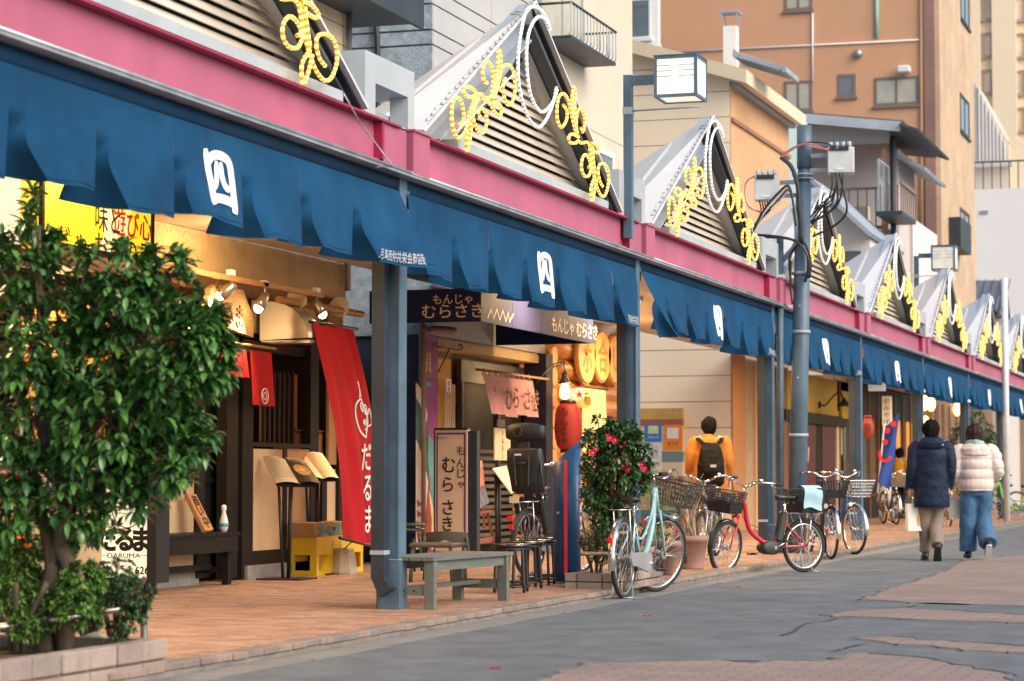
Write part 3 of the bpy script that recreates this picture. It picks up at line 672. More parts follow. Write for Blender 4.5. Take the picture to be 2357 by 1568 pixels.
# --- C: cream flats above the log house
yC1 = gx(1456, 300, XS+.1).y; XC = XS + .1
C_ = thing('cream_apartment', 'cream rendered flats with a railed balcony window, right of the second gable', 'building', (XC, yB1, 0))
m_crender = M('cream_render', (.56,.5,.42), .8, var=.05, scale=1.5, dirt=.2, dcol=(.5,.44,.36), bump=.3, bscale=30)
obj('wall', MB().box(XC-5, XC, yB1+.002, yC1, 3.4, 16), m_crender, C_)
for v in (280,): z = gx(1400, v+40, XC).z; obj('joint', MB().box(XC-.001, XC+.006, yB1+.01, yC1-.01, z, z+.012), M('joint_shadow_paint', (.45,.4,.34), .9), C_)
a = gx(1315, 82, XC+.45); b = gx(1418, 147, XC+.45); zt = gx(1313, 4, XC+.45).z
window_x(C_, XC+.001, a.y+.1, b.y-.1, a.z+.05, a.z+2.0, pane=m_blind, w=.07)
bl = MB(); bl.box(XC, XC+.45, a.y, b.y, a.z-.03, a.z+.01)
rail = obj('balcony', bl, m_bluedk, C_)
obj('top_rail', MB().tube([(XC, a.y, zt), (XC+.45, a.y, zt), (XC+.45, b.y, zt), (XC, b.y, zt)], .018, 6), m_bluedk, rail)
for k in range(15):
    y = a.y + (b.y-a.y)*k/14; obj('baluster', MB().tube([(XC+.45, y, zt), (XC+.45, y, a.z+.06), (XC+.41, y, a.z+.0)], .011, 5), m_grey, rail)
for k in range(3):
    x = XC + .1 + k*.12; obj('baluster', MB().tube([(x, b.y, zt), (x, b.y, a.z)], .011, 5), m_grey, rail)
w0 = gx(1362, 312, XC); w1 = gx(1412, 420, XC); window_x(C_, XC+.001, w0.y, w1.y, w1.z, gx(1362,330,XC).z, frame=m_white, mull=0, w=.08)
# --- E: cream siding house with orange brown side
pE = gx(1685, 600, XS); yE = pE.y
E_ = thing('siding_building', 'house clad in wide cream siding boards with an orange brown street wall', 'building', (XS, yE, 0))
m_side = M('cream_siding', (.84,.72,.56), .6, var=.04, scale=1.2, dirt=.12, dcol=(.5,.4,.28), bump=.1)
m_ochre = M('ochre_render', (.58,.34,.19), .75, var=.07, scale=1.5, dirt=.25, dcol=(.42,.2,.08), bump=.3, bscale=40)
zL = gy(1455, 96, yE).z; zR = gy(1700, 160, yE).z; xL = gy(1440, 100, yE).x - 4
def ztop(x): t = (x-gy(1455,96,yE).x)/(gy(1700,160,yE).x-gy(1455,96,yE).x); return zL + (zR-zL)*t
zb = .07; bh = .455; k = 0
while zb + k*bh < 12:
    a, b = zb + k*bh, zb + (k+1)*bh - .014
    x1 = XS - .02
    if a > ztop(x1) - .35: 
        x1 = min(XS-.02, gy(1455,96,yE).x + (a+.35-zL)/(zR-zL)*(gy(1700,160,yE).x-gy(1455,96,yE).x))
    if x1 < xL + .5: break
    obj('siding_board', MB().box(xL, x1, yE-.022, yE, a, b), m_side, E_); k += 1
yE1 = gx(1815, 300, XS).y
obj('core', MB().slab([(xL, yE+.001, 0), (XS-.03, yE+.001, 0), (XS-.03, yE+.001, ztop(XS)-.25), (xL, yE+.001, ztop(xL)-.25)], (0,-1,0), yE1-yE-.05), M('siding_joint', (.4,.32,.23), .9), E_)
rf = MB(); x0, x1 = xL, XS + .35
rf.add([(x0,yE-.35,ztop(x0)-.24),(x1,yE-.35,ztop(x1)-.24),(x1,yE-.35,ztop(x1)),(x0,yE-.35,ztop(x0)),(x0,yE1,ztop(x0)-.24),(x1,yE1,ztop(x1)-.24),(x1,yE1,ztop(x1)),(x0,yE1,ztop(x0))], [(0,1,2,3),(7,6,5,4),(0,4,5,1),(1,5,6,2),(2,6,7,3),(3,7,4,0)])
obj('roof', rf, m_cream, E_)
zw = gx(1690, 205, XS).z
obj('street_wall', MB().box(XS-.03, XS, yE-.02, yE1, 3.5, zw), m_ochre, E_)
obj('wall_cornice', MB().box(XS, XS+.05, yE-.02, yE1, zw-.62, zw-.55), M('brown_trim', (.3,.15,.08), .6), E_)
obj('gutter', MB().box(XS, XS+.14, yE-.02, yE1+.1, zw+.0, zw+.14), m_slate, E_)
pl0 = gx(1690, 900, XS).y; pl1 = gx(1716, 900, XS).y
obj('corner_pilaster', MB().box(XS-.03, XS+.004, yE-.024, pl1, .07, 3.45), M('brown_pilaster_render', (.42,.2,.09), .75, var=.1), E_)
# glass awning on brackets
aw = thing('glass_awning', 'small glass awning with grey frame on the ochre street wall', 'awning', (XS, yE+.5, zw)); ya, yb = yE+.2, gx(1832, 300, XS+.9).y
for k in range(5):
    y = ya + (yb-ya)*k/4; obj('rafter', MB().bar((XS, y, zw+.62), (XS+.9, y, zw+.3), .06, .08), m_slate, aw)
obj('front_rail', MB().box(XS+.88, XS+.95, ya-.05, yb+.05, zw+.24, zw+.33), m_slate, aw); obj('back_rail', MB().box(XS+.0, XS+.05, ya-.05, yb+.05, zw+.56, zw+.68), m_slate, aw)
for k in range(4):
    y = ya + (yb-ya)*k/4; y2 = ya + (yb-ya)*(k+1)/4; obj('glass_pane', MB().slab([(XS+.05,y+.04,zw+.66),(XS+.9,y+.04,zw+.35),(XS+.9,y2-.04,zw+.35),(XS+.05,y2-.04,zw+.66)], (.33,0,.94), .01), m_white, aw)
# chimney
pc = gy(1683, 150, yE+5); ch = thing('chimney', 'white rooftop chimney with an open metal cap in front of the orange wall', 'chimney', (pc.x, pc.y, pc.z-.6)); zc = gy(1683, 62, yE+5).z
obj('stack', MB().box(pc.x-.13, pc.x+.13, pc.y-.13, pc.y+.13, pc.z-.9, zc), m_white, ch); obj('foot', MB().box(pc.x-.3, pc.x+.3, pc.y-.3, pc.y+.3, pc.z-1.2, pc.z-.2), m_white, ch)
cp = MB(); 
for sx in (-1, 1):
    for sy in (-1, 1): cp.bar((pc.x+sx*.12, pc.y+sy*.12, zc), (pc.x+sx*.17, pc.y+sy*.17, zc+.26), .02, .02, (0,1,0))
cp.box(pc.x-.19, pc.x+.19, pc.y-.19, pc.y+.19, zc+.26, zc+.29); obj('cap', cp, m_slate, ch)
# --- F: teal clad lift shaft and white yard wall
yF = yE1 + .3; F_ = thing('teal_annex', 'narrow annex clad in pale teal sheet beyond the ochre wall', 'building', (XS, yF, 0))
zF = gx(1830, 262, XS-.2).z; x0F = XS - 2.2
obj('body', MB().box(x0F, XS-.22, yF+.02, gx(1850,400,XS-.2).y, 3.4, zF), m_dark, F_)
for k in range(8):
    y = yF + k*.33; obj('cladding_sheet', MB().box(XS-.22, XS-.18, y, y+.31, 3.4, zF), M('teal_sheet', (.33,.45,.47), .5, var=.06), F_)
for k in range(7): obj('cladding_sheet', MB().box(x0F+k*.29, x0F+k*.29+.27, yF, yF+.02, 3.4, zF), M('teal_sheet', (.33,.45,.47)), F_)
yG = gx(2048, 400, XS+.1).y; yw = yG - 5.5
W_ = thing('yard_building', 'low white stucco building with sloping coping before the grey balcony house', 'building', (XS-.3, yw, 0))
p0 = gy(1880, 425, yw); p1 = gy(2002, 546, yw); 
obj('wall', MB().slab([(p0.x-3, yw, 3.3), (p1.x, yw, 3.3), (p1.x, yw, p1.z), (p0.x, yw, p0.z), (p0.x-3, yw, p0.z)], (0,-1,0), 4.4), M('white_stucco', (.6,.6,.6), .85, var=.08, scale=3, dirt=.4, dcol=(.4,.4,.38), bump=.6), W_)
obj('coping', MB().bar((p0.x-.1, yw+1.9, p0.z+.1), (p1.x+.1, yw+1.9, p1.z), 4.8, .09, (0,0,1)), m_slate, W_)
obj('window', MB().box(p1.x-.9, p1.x-.2, yw-.02, yw, p1.z-1.3, p1.z-.3), m_glass, W_)
# --- G: grey house with wooden balcony
G_ = thing('grey_house', 'grey two storey house with a brown railed balcony and tiled eaves', 'house', (XS, yG, 0))
m_ghouse = M('grey_render', (.5,.46,.46), .8, var=.06, scale=1.5, dirt=.2, bump=.3)
XG = XS + .1; p0 = gy(1850, 262, yG); p1 = gy(2062, 296, yG); zGr = p1.z; xg0 = p0.x - 2
yG1 = gx(2105, 400, XG).y
back = yG + 1.4
obj('back_wall', MB().box(xg0, XG, back, yG1, 3.3, zGr-.3), m_ghouse, G_)
zfl = gy(1990, 530, yG).z; zlb = gy(1990, 345, yG).z
obj('lower_wall', MB().box(xg0, XG, yG, back-.01, 3.3, zfl), m_ghouse, G_)
obj('gable_band', MB().slab([(xg0, yG, zlb), (XG, yG, zlb), (XG, yG, zGr-.05), (xg0, yG, p0.z-.0)], (0,-1,0), .12), m_ghouse, G_)
obj('lintel', MB().box(xg0, XG, yG-.05, yG-.001, zlb-.12, zlb+.12), M('brown_timber', (.22,.14,.12), .6), G_)
rf = MB().bar((xg0, yG+2.2, p0.z+.12), (XG+.45, yG+2.2, zGr), 6, .14, (0,0,1)); obj('roof', rf, M('dark_roof_tile', (.05,.055,.065), .6, var=.3), G_)
obj('roof_fascia', MB().bar((xg0, yG-.82, p0.z+.04), (XG+.4, yG-.82, zGr-.08), .06, .24, (0,0,1)), m_grey, G_)
for k in range(7):
    y = yG - .6 + k*.8; obj('eave_tile', MB().obox((XG+.62, y, zGr-.12), .5, .7, .06, (0, .35, 0)), M('dark_roof_tile', (.05,.055,.065)), G_)
br = thing('balcony_railing', 'brown balcony railing on the front of the grey house', 'railing', (XG-2, yG, zfl)); zr = gy(1990, 437, yG).z
obj('hand_rail', MB().box(xg0, XG-.15, yG-.03, yG+.03, zr, zr+.06), M('brown_timber', (.22,.14,.12)), br); obj('base_rail', MB().box(xg0, XG-.15, yG-.03, yG+.03, zfl+.02, zfl+.1), M('brown_timber', (.22,.14,.12)), br)
for k in range(16):
    x = XG - .35 - k*.22; obj('baluster', MB().box(x-.015, x+.015, yG-.012, yG+.012, zfl+.1, zr), M('brown_timber', (.22,.14,.12)), br)
obj('post', MB().box(XG-.2, XG-.06, yG-.07, yG+.07, zfl-.1, zlb), M('orange_brown_post', (.4,.2,.13), .6), G_)
obj('downpipe', MB().tube([(XG+.08, yG-.02, 3.4), (XG+.08, yG-.02, zGr-.2)], .07, 8), m_bluedk, G_)
ac = thing('air_conditioner', 'cream air conditioner unit on the grey house balcony', 'air conditioner', (XG-1.3, yG+.5, zfl)); obj('casing', MB().obox((XG-1.0, yG+.5, zfl+.35), .8, .3, .6, bev=.02), m_cream, ac); obj('fan_grille', MB().torus((XG-1.0, yG+.34, zfl+.35), .2, .012), m_slate, ac)
p = gx(2065, 382, XG); q = gx(2118, 400, XG); cn = MB().slab([(XG, p.y, p.z+.28), (XG, q.y, p.z+.28), (XG+.7, q.y, p.z-.05), (XG+.7, p.y, p.z-.05)][::-1], (.4,0,.9), .08); obj('window_canopy', cn, m_slate, G_)
p = gx(2066, 485, XG+.5); q = gx(2098, 470, XG+.5); z1 = gx(2066, 425, XG+.5).z
bx = MB(); bx.box(XG, XG+.6, p.y, p.y+2.3, p.z-.1, p.z); wb = obj('window_box', bx, m_bluedk, G_)
for k in range(8): y = p.y + 2.3*k/7; obj('baluster', MB().box(XG+.57, XG+.6, y-.02, y+.02, p.z, z1), M('brown_timber', (.22,.14,.12)), wb)
for k in range(3): x = XG + .1 + k*.2; obj('baluster', MB().box(x-.02, x+.02, p.y, p.y+.03, p.z, z1), M('brown_timber', (.22,.14,.12)), wb)
obj('box_rail', MB().box(XG+.55, XG+.62, p.y-.02, p.y+2.32, z1, z1+.07), M('brown_timber', (.22,.14,.12)), wb)
window_x(G_, XG+.001, p.y+.3, p.y+1.9, p.z, p.z+1.3)
# --- white sheet clad house beside it
yK = gx(2103, 600, XS+.2).y; yK1 = gx(2158, 600, XS+.2).y; zK = gx(2103, 500, XS+.2).z
K_ = thing('sheet_clad_house', 'narrow house clad in glinting white ribbed sheet behind the farther box lamp', 'house', (XS, yK, 0))
obj('body', MB().box(XS-4, XS+.15, yK, yK1, 3.3, zK), m_ghouse, K_)
for k in range(26):
    z = zK - .04 - k*.16
    if z > 2.8: obj('cladding_strip', MB().obox((XS+.18, (yK+yK1)/2, z-.07), .03, yK1-yK, .145, (0,.06,0)), m_white, K_)
# --- H: big orange block, brown tiled edge, tan street side
yH = gx(2165, 300, XS).y; H_ = thing('orange_building', 'tall orange rendered building with a brown tiled corner and tan tiled street side', 'building', (XS, yH, 0))
m_orange = M('orange_render', (.6,.33,.2), .75, var=.05, scale=.6, dirt=.3, dcol=(.55,.27,.14), bump=.3, bscale=15)
xH0 = gy(1517, 100, yH).x; xH1 = gy(2130, 300, yH).x
obj('side_wall', MB().box(xH0, xH1, yH, yH+8, 3.3, 24), m_orange, H_)
obj('corner_pier', MB().box(xH1, xH1+ (XS-xH1)*.7, yH-.12, yH+8, 3.3, 24), brick_mat('brown_wall_tile', (.3,.17,.14), (.27,.15,.13), (.22,.14,.12), 1, .24, .08, .6, 'XZ', .5, .3, .006), H_)
obj('street_wall', MB().box(xH1+(XS-xH1)*.7, XS, yH-.05, gx(2242, 300, XS).y, 3.3, 24), brick_mat('tan_wall_tile', (.58,.42,.28), (.52,.36,.24), (.4,.3,.22), 1, .24, .08, .55, 'YZ', .5, .3, .006), H_)
for u0, v0, u1, v1, m_ in ((1805,-60,1870,22,m_blind),(1805,188,1870,255,m_blind),(1928,172,1970,222,m_glass),(2012,180,2115,240,m_blind)):
    x0, x1, zb_, zt_ = RY(yH, u0, v0, u1, v1); window_y(H_, yH-.001, x0, x1, zb_, zt_, pane=m_, mull=1 if u1-u0 > 50 else 0, frame=M('brown_window_frame', (.2,.15,.13), .5), w=.08)
for u0, v0, u1, v1 in ((2209,-120,2231,60),(2209,212,2231,320),(2209,476,2231,560)):
    y0_, y1_, zb_, zt_ = RX(XS, u0, v0, u1, v1); zt2 = gx(u0, v0, XS).z; zb2 = gx(u0, v1-20, XS).z; window_x(H_, XS+.001, y0_, y1_, zb2, zt2, mull=1, w=.1, frame=m_bluedk)
def lineY(u0, v0, u1, v1, r, m, nm): a = gy(u0, v0, yH-.03); b = gy(u1, v1, yH-.03); obj(nm, MB().tube([a, b], r, 6), m, H_)
lineY(1560,120,2115,92,.03,m_white,'white_conduit'); lineY(1870,28,1870,188,.03,m_white,'white_conduit'); lineY(2018,-10,2018,88,.06,M('teal_pipe',(.25,.45,.45),.5),'teal_pipe'); lineY(2122,-40,2122,640,.07,m_ochre,'drainpipe'); lineY(1517,-40,1517,260,.04,m_slate,'edge_strip')
p = gy(1975, 124, yH-.05); obj('vent_cap', MB().ball(p, .14), m_silver, H_); p = gy(2081, 160, yH-.2); obj('water_heater', MB().obox(p, .36, .3, .2, bev=.03), m_white, H_)
p = gx(2215, 520, XS+.5); 
bb = MB().box(XS, XS+.35, gx(2212,600,XS+.35).y, gx(2236,600,XS+.35).y, gx(2212,570,XS+.35).z, gx(2212,500,XS+.35).z); obj('balcony_box', bb, m_bluedk, H_)
# --- white house with balcony in the gap, far tower, white block, small roof house
L_ = thing('white_house', 'bright white house in the gap left of the tall orange wall', 'house', (-20, yH-9, 0)); x0 = gy(1380, 50, yH-9).x; x1 = gy(1515, 50, yH-9).x
obj('wall', MB().box(x0-3, x1, yH-9, yH-8.8, 3.3, 18), M('bright_white_render', (.85,.85,.83), .7, var=.03), L_)
z_ = gy(1490, 88, yH-9).z; obj('balcony_rail', MB().box(x0, x1+.05, yH-9.5, yH-9.42, z_+.9, z_+.96), m_white, L_); window_y(L_, yH-9.001, x1-1.6, x1-.2, z_, z_+2.1, frame=m_white)
yI = 150; I_ = thing('far_tower', 'tall beige tower of many window bays at the top right corner', 'building', (0, yI, 0)); x0 = gy(2215, 100, yI).x; s = 150*1.05/5400
m_tow = M('beige_tower_tile', (.9,.74,.54), .7, var=.05, scale=.4)
obj('wall', MB().box(x0, x0+14, yI, yI+12, 0, 45), m_tow, I_)
for u in (2240+48+26, 2240-8, 2452): 
    x, _, _, _ = RY(yI, u-30, 0, u, 0); obj('pier', MB().box(x, x+1.5, yI-.5, yI, 0, 45), m_tow, I_)
for r in range(12):
    for (u0, u1) in ((2244, 2285), (2333, 2385)):
        x0_, x1_, zb_, zt_ = RY(yI, u0, -310 + r*85 + 48, u1, -310 + r*85 + 102)
        if zb_ > 2: window_y(I_, yI-.01, x0_, x1_, zb_, zt_, pane=M('warm_reflecting_glass', (.75,.6,.45), .25, var=.35, scale=.35, bump=0), frame=M('tower_frame', (.4,.33,.28)), mull=1, w=.12, proud=.15)
yJ = 96; J_ = thing('white_block', 'plain white block with a rooftop railing at the right edge', 'building', (0, yJ, 0)); x0, x1, _, zt = RY(yJ, 2242, 437, 2420, 900)
obj('wall', MB().box(x0-3, x1+4, yJ, yJ+12, 3.6, zt), M('white_wall_panel', (.85,.84,.84), .6, var=.03, scale=.3), J_)
p = gy(2266, 489, yJ); obj('vent', MB().box(p.x-.15, p.x+.15, yJ-.06, yJ, p.z-.05, p.z+.08), m_slate, J_)
zr = gy(2300, 372, yJ).z; rl = thing('roof_railing', 'dark railing on the roof of the white block', 'railing', (x0, yJ, zt)); obj('hand_rail', MB().box(x0, x1+2, yJ+.2, yJ+.26, zr, zr+.06), m_bluedk, rl)
for k in range(14): x = x0 + k*.35; obj('baluster', MB().box(x-.02, x+.02, yJ+.2, yJ+.24, zt, zr), m_bluedk, rl)
yM = 104; N_ = thing('ribbed_penthouse', 'cream rooftop house with a ribbed sloping side behind the railing', 'building', (x0, yM, zt)); a = gy(2244, 190, yM); b = gy(2322, 330, yM); c = gy(2244, 388, yM)
obj('body', MB().slab([(a.x-1, yM, zt-3), (b.x, yM, zt-3), (b.x, yM, b.z), (a.x, yM, a.z), (a.x-1, yM, a.z)], (0,-1,0), 4), m_crender, N_)
obj('eave', MB().box(a.x-1, b.x+.2, yM-.5, yM-.01, c.z, c.z+.25), m_ghouse, N_)
for k in range(8):
    x = a.x + .15 + k*(b.x-a.x-.2)/8; ztk = a.z + (b.z-a.z)*(k+.5)/8; obj('rib', MB().box(x, x+.06, yM-.08, yM, c.z+.26, ztk-.05), m_white, N_)
x2 = gy(2352, 440, yM).x; obj('side_wing', MB().slab([(b.x, yM+.5, zt-3), (x2+1.5, yM+.5, zt-3), (x2+1.5, yM+.5, gy(2357,372,yM).z), (b.x, yM+.5, gy(2315,310,yM).z)], (0,-1,0), 3), m_cream, N_)
yQ = 80; Q_ = thing('small_roof_house', 'small house with a dark standing seam gable roof below the white block', 'house', (0, yQ, 0)); p0 = gy(2236, 634, yQ); p1 = gy(2302, 634, yQ); p2 = gy(2296, 716, yQ); p3 = gy(2322, 720, yQ)
obj('wall', MB().box(p0.x-1, p3.x-.1, yQ+.05, yQ+4, 0, p2.z), m_ghouse, Q_)
obj('roof', MB().slab([(p0.x-1.0, yQ-.4, p2.z), (p2.x, yQ-.4, p2.z), (p1.x, yQ+2, p1.z), (p0.x-1, yQ+2, p0.z)], (0,-.7,.7), .1), M('blue_grey_roof_sheet', (.13,.14,.18), .5), Q_)
for k in range(5): x = p0.x + k*.27; obj('roof_seam', MB().bar((x, yQ-.4, p2.z+.03), (x, yQ+2, p1.z+.03), .03, .04), M('blue_grey_roof_sheet', (.13,.14,.18)), Q_)
obj('gable', MB().slab([(p2.x+.0, yQ-.3, p2.z-.2), (p3.x, yQ+.6, p3.z-.2), (p1.x+.05, yQ+1.5, p1.z-.05)], (1,-.2,0), .1), m_bluedk, Q_)
# arcade wall left of the frame, shopfronts continue
# ================================================================== shopfronts
EX = Vector((0,1,0)); EZ = Vector((0,0,1)); RX_ = Vector((1,0,0))
def wallX(par, name, X, u0, v0, u1, v1, m, t=.05, zb=None, zt=None):
    y0, y1, b, a = RX(X, u0, v0, u1, v1); b = zb if zb is not None else b; a = zt if zt is not None else a
    return obj(name, MB().box(X-t, X, y0, y1, b, a), m, par)
m_beige = M('beige_plaster_panel', (.58,.42,.26), .7, var=.12, scale=2.5, dirt=.35, dcol=(.25,.18,.12), bump=.2)
m_ltwood = M('varnished_wood', (.42,.2,.07), .5, var=.25, scale=3, stretch=(10,10,1), bump=.3)
m_redcl = M('red_cloth', (.4,.012,.018), .8, var=.15, scale=2, bump=.3, bscale=90, spec=.2)
m_steel = M('brushed_steel', (.5,.48,.44), .3, .9, var=.1, scale=5, bump=0)
m_yel = M('lit_yellow_sign', (.7,.48,.01), .5, var=.03, emit=.62, ecol=(1,.66,.02), bump=0)
m_litw = M('lit_white_sign', (.9,.85,.7), .5, var=.02, emit=.45, ecol=(1,.88,.62), bump=0)
m_red = M('red_ink', (.6,.02,.02), .6, bump=0)
# --- A, street level
back = MB().box(XS-1.3, XS-1.25, 8, yA1, SW, 2.9); obj('inner_wall', back, m_darkwood, A)
obj('inner_floor', MB().box(XS-1.25, XS-.31, 8, yA1-.05, SW-.01, SW+.02), m_darkwood, A)
obj('end_wall', MB().box(XS-5, XS-.05, yA1-.06, yA1-.001, .05, 3.2), m_darkwood, A)
obj('lintel', MB().box(XS-.5, XS-.08, 8, yA1-.07, zA-.14, zA-.003), m_wood, A)
wallX(A, 'front_panel', XS-.02, -60, 1060, 458, 1329, m_beige, zb=SW+.12)
obj('plinth', MB().box(XS-.1, XS-.0, 8, gx(458,1300,XS).y, SW-.01, SW+.12), M('plinth_concrete', (.2,.19,.18), .85, var=.3), A)
for u0, u1, v0 in ((456,470,800),(524,546,770),(560,581,780),(716,732,775),(742,752,1080),(782,797,760)):
    wallX(A, 'post', XS+.01, u0, v0, u1, 1330, m_darkwood, .1)
wallX(A, 'sliding_door', XS-.16, 472, 800, 524, 1325, M('dark_glass_door', (.012,.013,.012), .55, spec=.12), .04)
for k in range(4): wallX(A, 'door_bar', XS-.13, 474, 880+k*110, 523, 890+k*110, m_darkwood, .03)
wallX(A, 'wood_door', XS-.25, 546, 800, 562, 1325, m_ltwood, .04)
wallX(A, 'lattice_panel', XS-.12, 604, 855, 684, 1020, M('amber_paper_panel', (.42,.22,.08), .7), .03)
for k in range(7): wallX(A, 'lattice_bar', XS-.09, 608+k*11, 855, 611+k*11, 1022, m_darkwood, .025)
wallX(A, 'rail', XS+.012, 581, 1018, 732, 1032, m_darkwood, .08)
wallX(A, 'lower_panel', XS-.0, 584, 1033, 652, 1300, m_beige, .04, zb=.33); wallX(A, 'lower_panel', XS-.0, 660, 1033, 716, 1300, m_beige, .04, zb=.33)
wallX(A, 'mullion', XS+.008, 652, 1033, 660, 1300, m_darkwood, .06, zb=.33)
wallX(A, 'bottom_rail', XS+.005, 581, 1290, 740, 1326, m_darkwood, .07, zb=.2, zt=.33)
wallX(A, 'base_stone', XS+.04, 570, 1300, 722, 1332, M('plinth_concrete', (.2,.19,.18)), .2, zb=SW-.01, zt=.2)
wallX(A, 'cabinet', XS-.1, 684, 996, 744, 1045, m_ltwood, .25); wallX(A, 'cabinet_top', XS-.08, 680, 988, 748, 996, m_wood, .3)
wallX(A, 'side_panel', XS-.03, 733, 1080, 782, 1300, m_beige, .04); wallX(A, 'amber_panel', XS-.02, 758, 700, 782, 1070, M('amber_paper_panel', (.42,.22,.08)), .03)
wallX(A, 'upper_panel', XS-.1, 590, 690, 790, 795, m_plas, .05)
wallX(A, 'transom_beam', XS-.04, 440, 790, 790, 812, m_darkwood, .1)
for k in range(3):
    wallX(A, 'inner_wall', XS-.9, 350-k*150, 700, 460-k*150, 1100, M('amber_inner_wall', (.5,.26,.09), .7), .05)
# the glazed shop window at far left with its menu poster
wallX(A, 'glass_door', XS+.0, -60, 1000, 60, 1235, M('pale_green_glass', (.35,.45,.38), .2, var=.1), .02)
po = thing('menu_poster', 'food poster stuck inside the glass at the left edge', 'poster', gx(25,1150,XS+.02)); y0,y1,zb,zt = RX(XS+.02,-30,1085,62,1200)
obj('sheet', MB().box(XS+.012, XS+.018, y0, y1, zb, zt), M('poster_paper', (.6,.45,.32), .5), po)
pp = MB(); pp.lathe((0,0,0), [(.0,0)]) if False else None
pp.slab([(XS+.026, y0+.1+.0, zb+.02),(XS+.026, y1-.12, zb+.02),(XS+.026, y1-.2, zb+.3),(XS+.026, (y0+y1)/2, zt-.08),(XS+.026, y0+.22, zb+.32)], (1,0,0), .006); obj('food_picture', pp, M('golden_food', (.6,.33,.1), .6, var=.3, scale=20), po)
obj('poster_heading', MB().box(XS+.02, XS+.026, y0+.1, y1-.1, zt-.05, zt-.01), m_red, po)
# yellow sign
YX = -7.6
y1 = gx(353, 500, YX).y; y0b = gx(95, 500, YX).y; zb = gx(353, 600, YX).z; zt = 3.16
ys = thing('lit_shop_sign', 'lit yellow shop sign with black and red Japanese lettering above the tree', 'sign', (XS, y0b, zb))
obj('sign_face', MB().box(YX-.1, YX+.005-.01, y0b+.03, y1-.03, zb, zt), m_yel, ys)
fr = MB(); fr.box(YX-.12, YX+.01, y1-.03, y1, zb-.02, zt+.02); fr.box(YX-.12, YX+.01, y0b, y0b+.03, zb-.02, zt+.02); fr.box(YX-.12, YX+.01, y0b+.03, y1-.03, zb-.02, zb); obj('sign_frame', fr, m_darkwood, ys)
def onsign(u, v): return gx(u, v, YX+.002)
t1 = MB(); t1.text('味と', .2, onsign(248, 506), EX, EZ, sx=1.0, bold=.006); obj('lettering', t1, m_ink, ys)
t1 = MB(); t1.text('遊び心', .2, onsign(305, 518), EX, EZ, sx=1.0, bold=.012); obj('lettering', t1, m_red, ys)
t1 = MB(); t1.text('もんじゃ おこのみ', .2, onsign(210, 562), EX, EZ, sx=1.1, bold=.008); obj('lettering', t1, m_ink, ys); t1 = MB(); t1.text('からっと', .17, onsign(222, 428), EX, EZ, bold=.006); obj('lettering', t1, m_ink, ys)
sp = MB(); rnd = random.Random(12)
for k in range(46):
    c = onsign(rnd.uniform(235, 300), rnd.uniform(450, 575)); r = rnd.uniform(.01,.07); sp.slab([c + Vector((-.005+.00004*k, r*math.cos(a)*rnd.uniform(.5,1.6), r*math.sin(a)*rnd.uniform(.5,1.4))) for a in [i*math.pi/4 for i in range(8)]], (1,0,0), .0002)
obj('splash_print', sp, M('lit_cream_print', (.9,.75,.4), .5, emit=.4, ecol=(1,.85,.45), bump=0), ys, 'stuff')
y0, y1, zb, zt = RX(YX, -120, 300, 50, 560); ws = thing('lit_sign', 'lit white sign panel left of the yellow sign, cut by the left edge', 'sign', (XS, y1, zb)); obj('panel_face', MB().box(YX-.1, YX-.01, y0, y1, gx(50,565,YX).z, 3.1), m_litw, ws); obj('panel_frame', MB().box(YX-.11, YX, y0, y1, gx(50,565,YX).z-.05, gx(50,565,YX).z-.002), m_darkwood, ws)
ysp = MB().box(YX-.1, YX-.008, y1+.002, y0b-.02, gx(50,565,YX).z, 3.1); obj('yellow_edge', ysp, m_yel, ws)
# spotlight rail and its lamps
ra = thing('lamp_rail', 'pale wooden rail under the plaster wall carrying spotlights', 'rail', (XS+.12, 16, zA)); XRl = XS+.3
a = gx(430, 622, XRl); b = gx(722, 694, XRl); c = gx(800, 708, XRl); d = gx(850, 716, XRl)
obj('rail', MB().bar(Vector((XRl,11,a.z)), Vector((XRl,b.y+.2,a.z)), .05, .045), m_ltwood, ra); zr = a.z
obj('bracket', MB().bar(Vector((XRl+.02,a.y+.6,zr)), Vector((XS-.1, a.y+1.4, zr-.15)), .02,.02), m_black, ra)
obj('roller_pole', MB().tube([(XRl-.1, b.y-.6, zr-.09), (XRl-.1, b.y+1.5, zr-.09)], .035, 10), m_ltwood, ra)
for k, y in enumerate((b.y-.12, b.y+.95)):
    w = MB().cyl((XRl-.13, y, zr-.05), (XRl-.13, y+.03, zr-.05), .1, n=16); w.cyl((XRl-.13, y-.01, zr-.05), (XRl-.13, y+.04, zr-.05), .03, n=10); tag(obj('pulley', w, m_cream), ['round cream pulley beside the lit spotlight', 'round cream pulley near the drainpipe'][k], 'pulley', 'pulleys on the lamp rail')
def spot(u, v, lab, lit, aim, X=XRl):
    p = gx(u, v, X); t = thing('spotlight', lab, 'spotlight', p, 0, 'spotlights on the lamp rail'); aim = Vector(aim).normalized()
    obj('arm', MB().tube([(p.x, p.y, p.z+.12), (p.x, p.y+.02, p.z+.04), p], .008, 6), m_white, t); obj('clamp', MB().obox((p.x, p.y, p.z+.13), .05,.09,.05), m_white, t)
    e = p + aim*.11; h = MB().tube([p-aim*.05, p, p+aim*.05, e], [.03,.045,.055,.06], 14); obj('head', h, m_steel, t)
    if lit:
        obj('bulb', MB().ball(e + aim*.005, .042, 10, 6), M('lit_bulb', (1,.8,.5), .3, emit=25, ecol=(1,.72,.36), bump=0), t)
        lamp('spot_light', 'SPOT', e + aim*.06, lit, (1,.62,.3), .04, aim, R(100))
    return p
lamp('shop_light', 'POINT', (XS-.75, 17.6, 2.3), 24, WARM, .15); lamp('shop_light', 'POINT', (XS-.9, 13.5, 2.2), 22, WARM, .15)
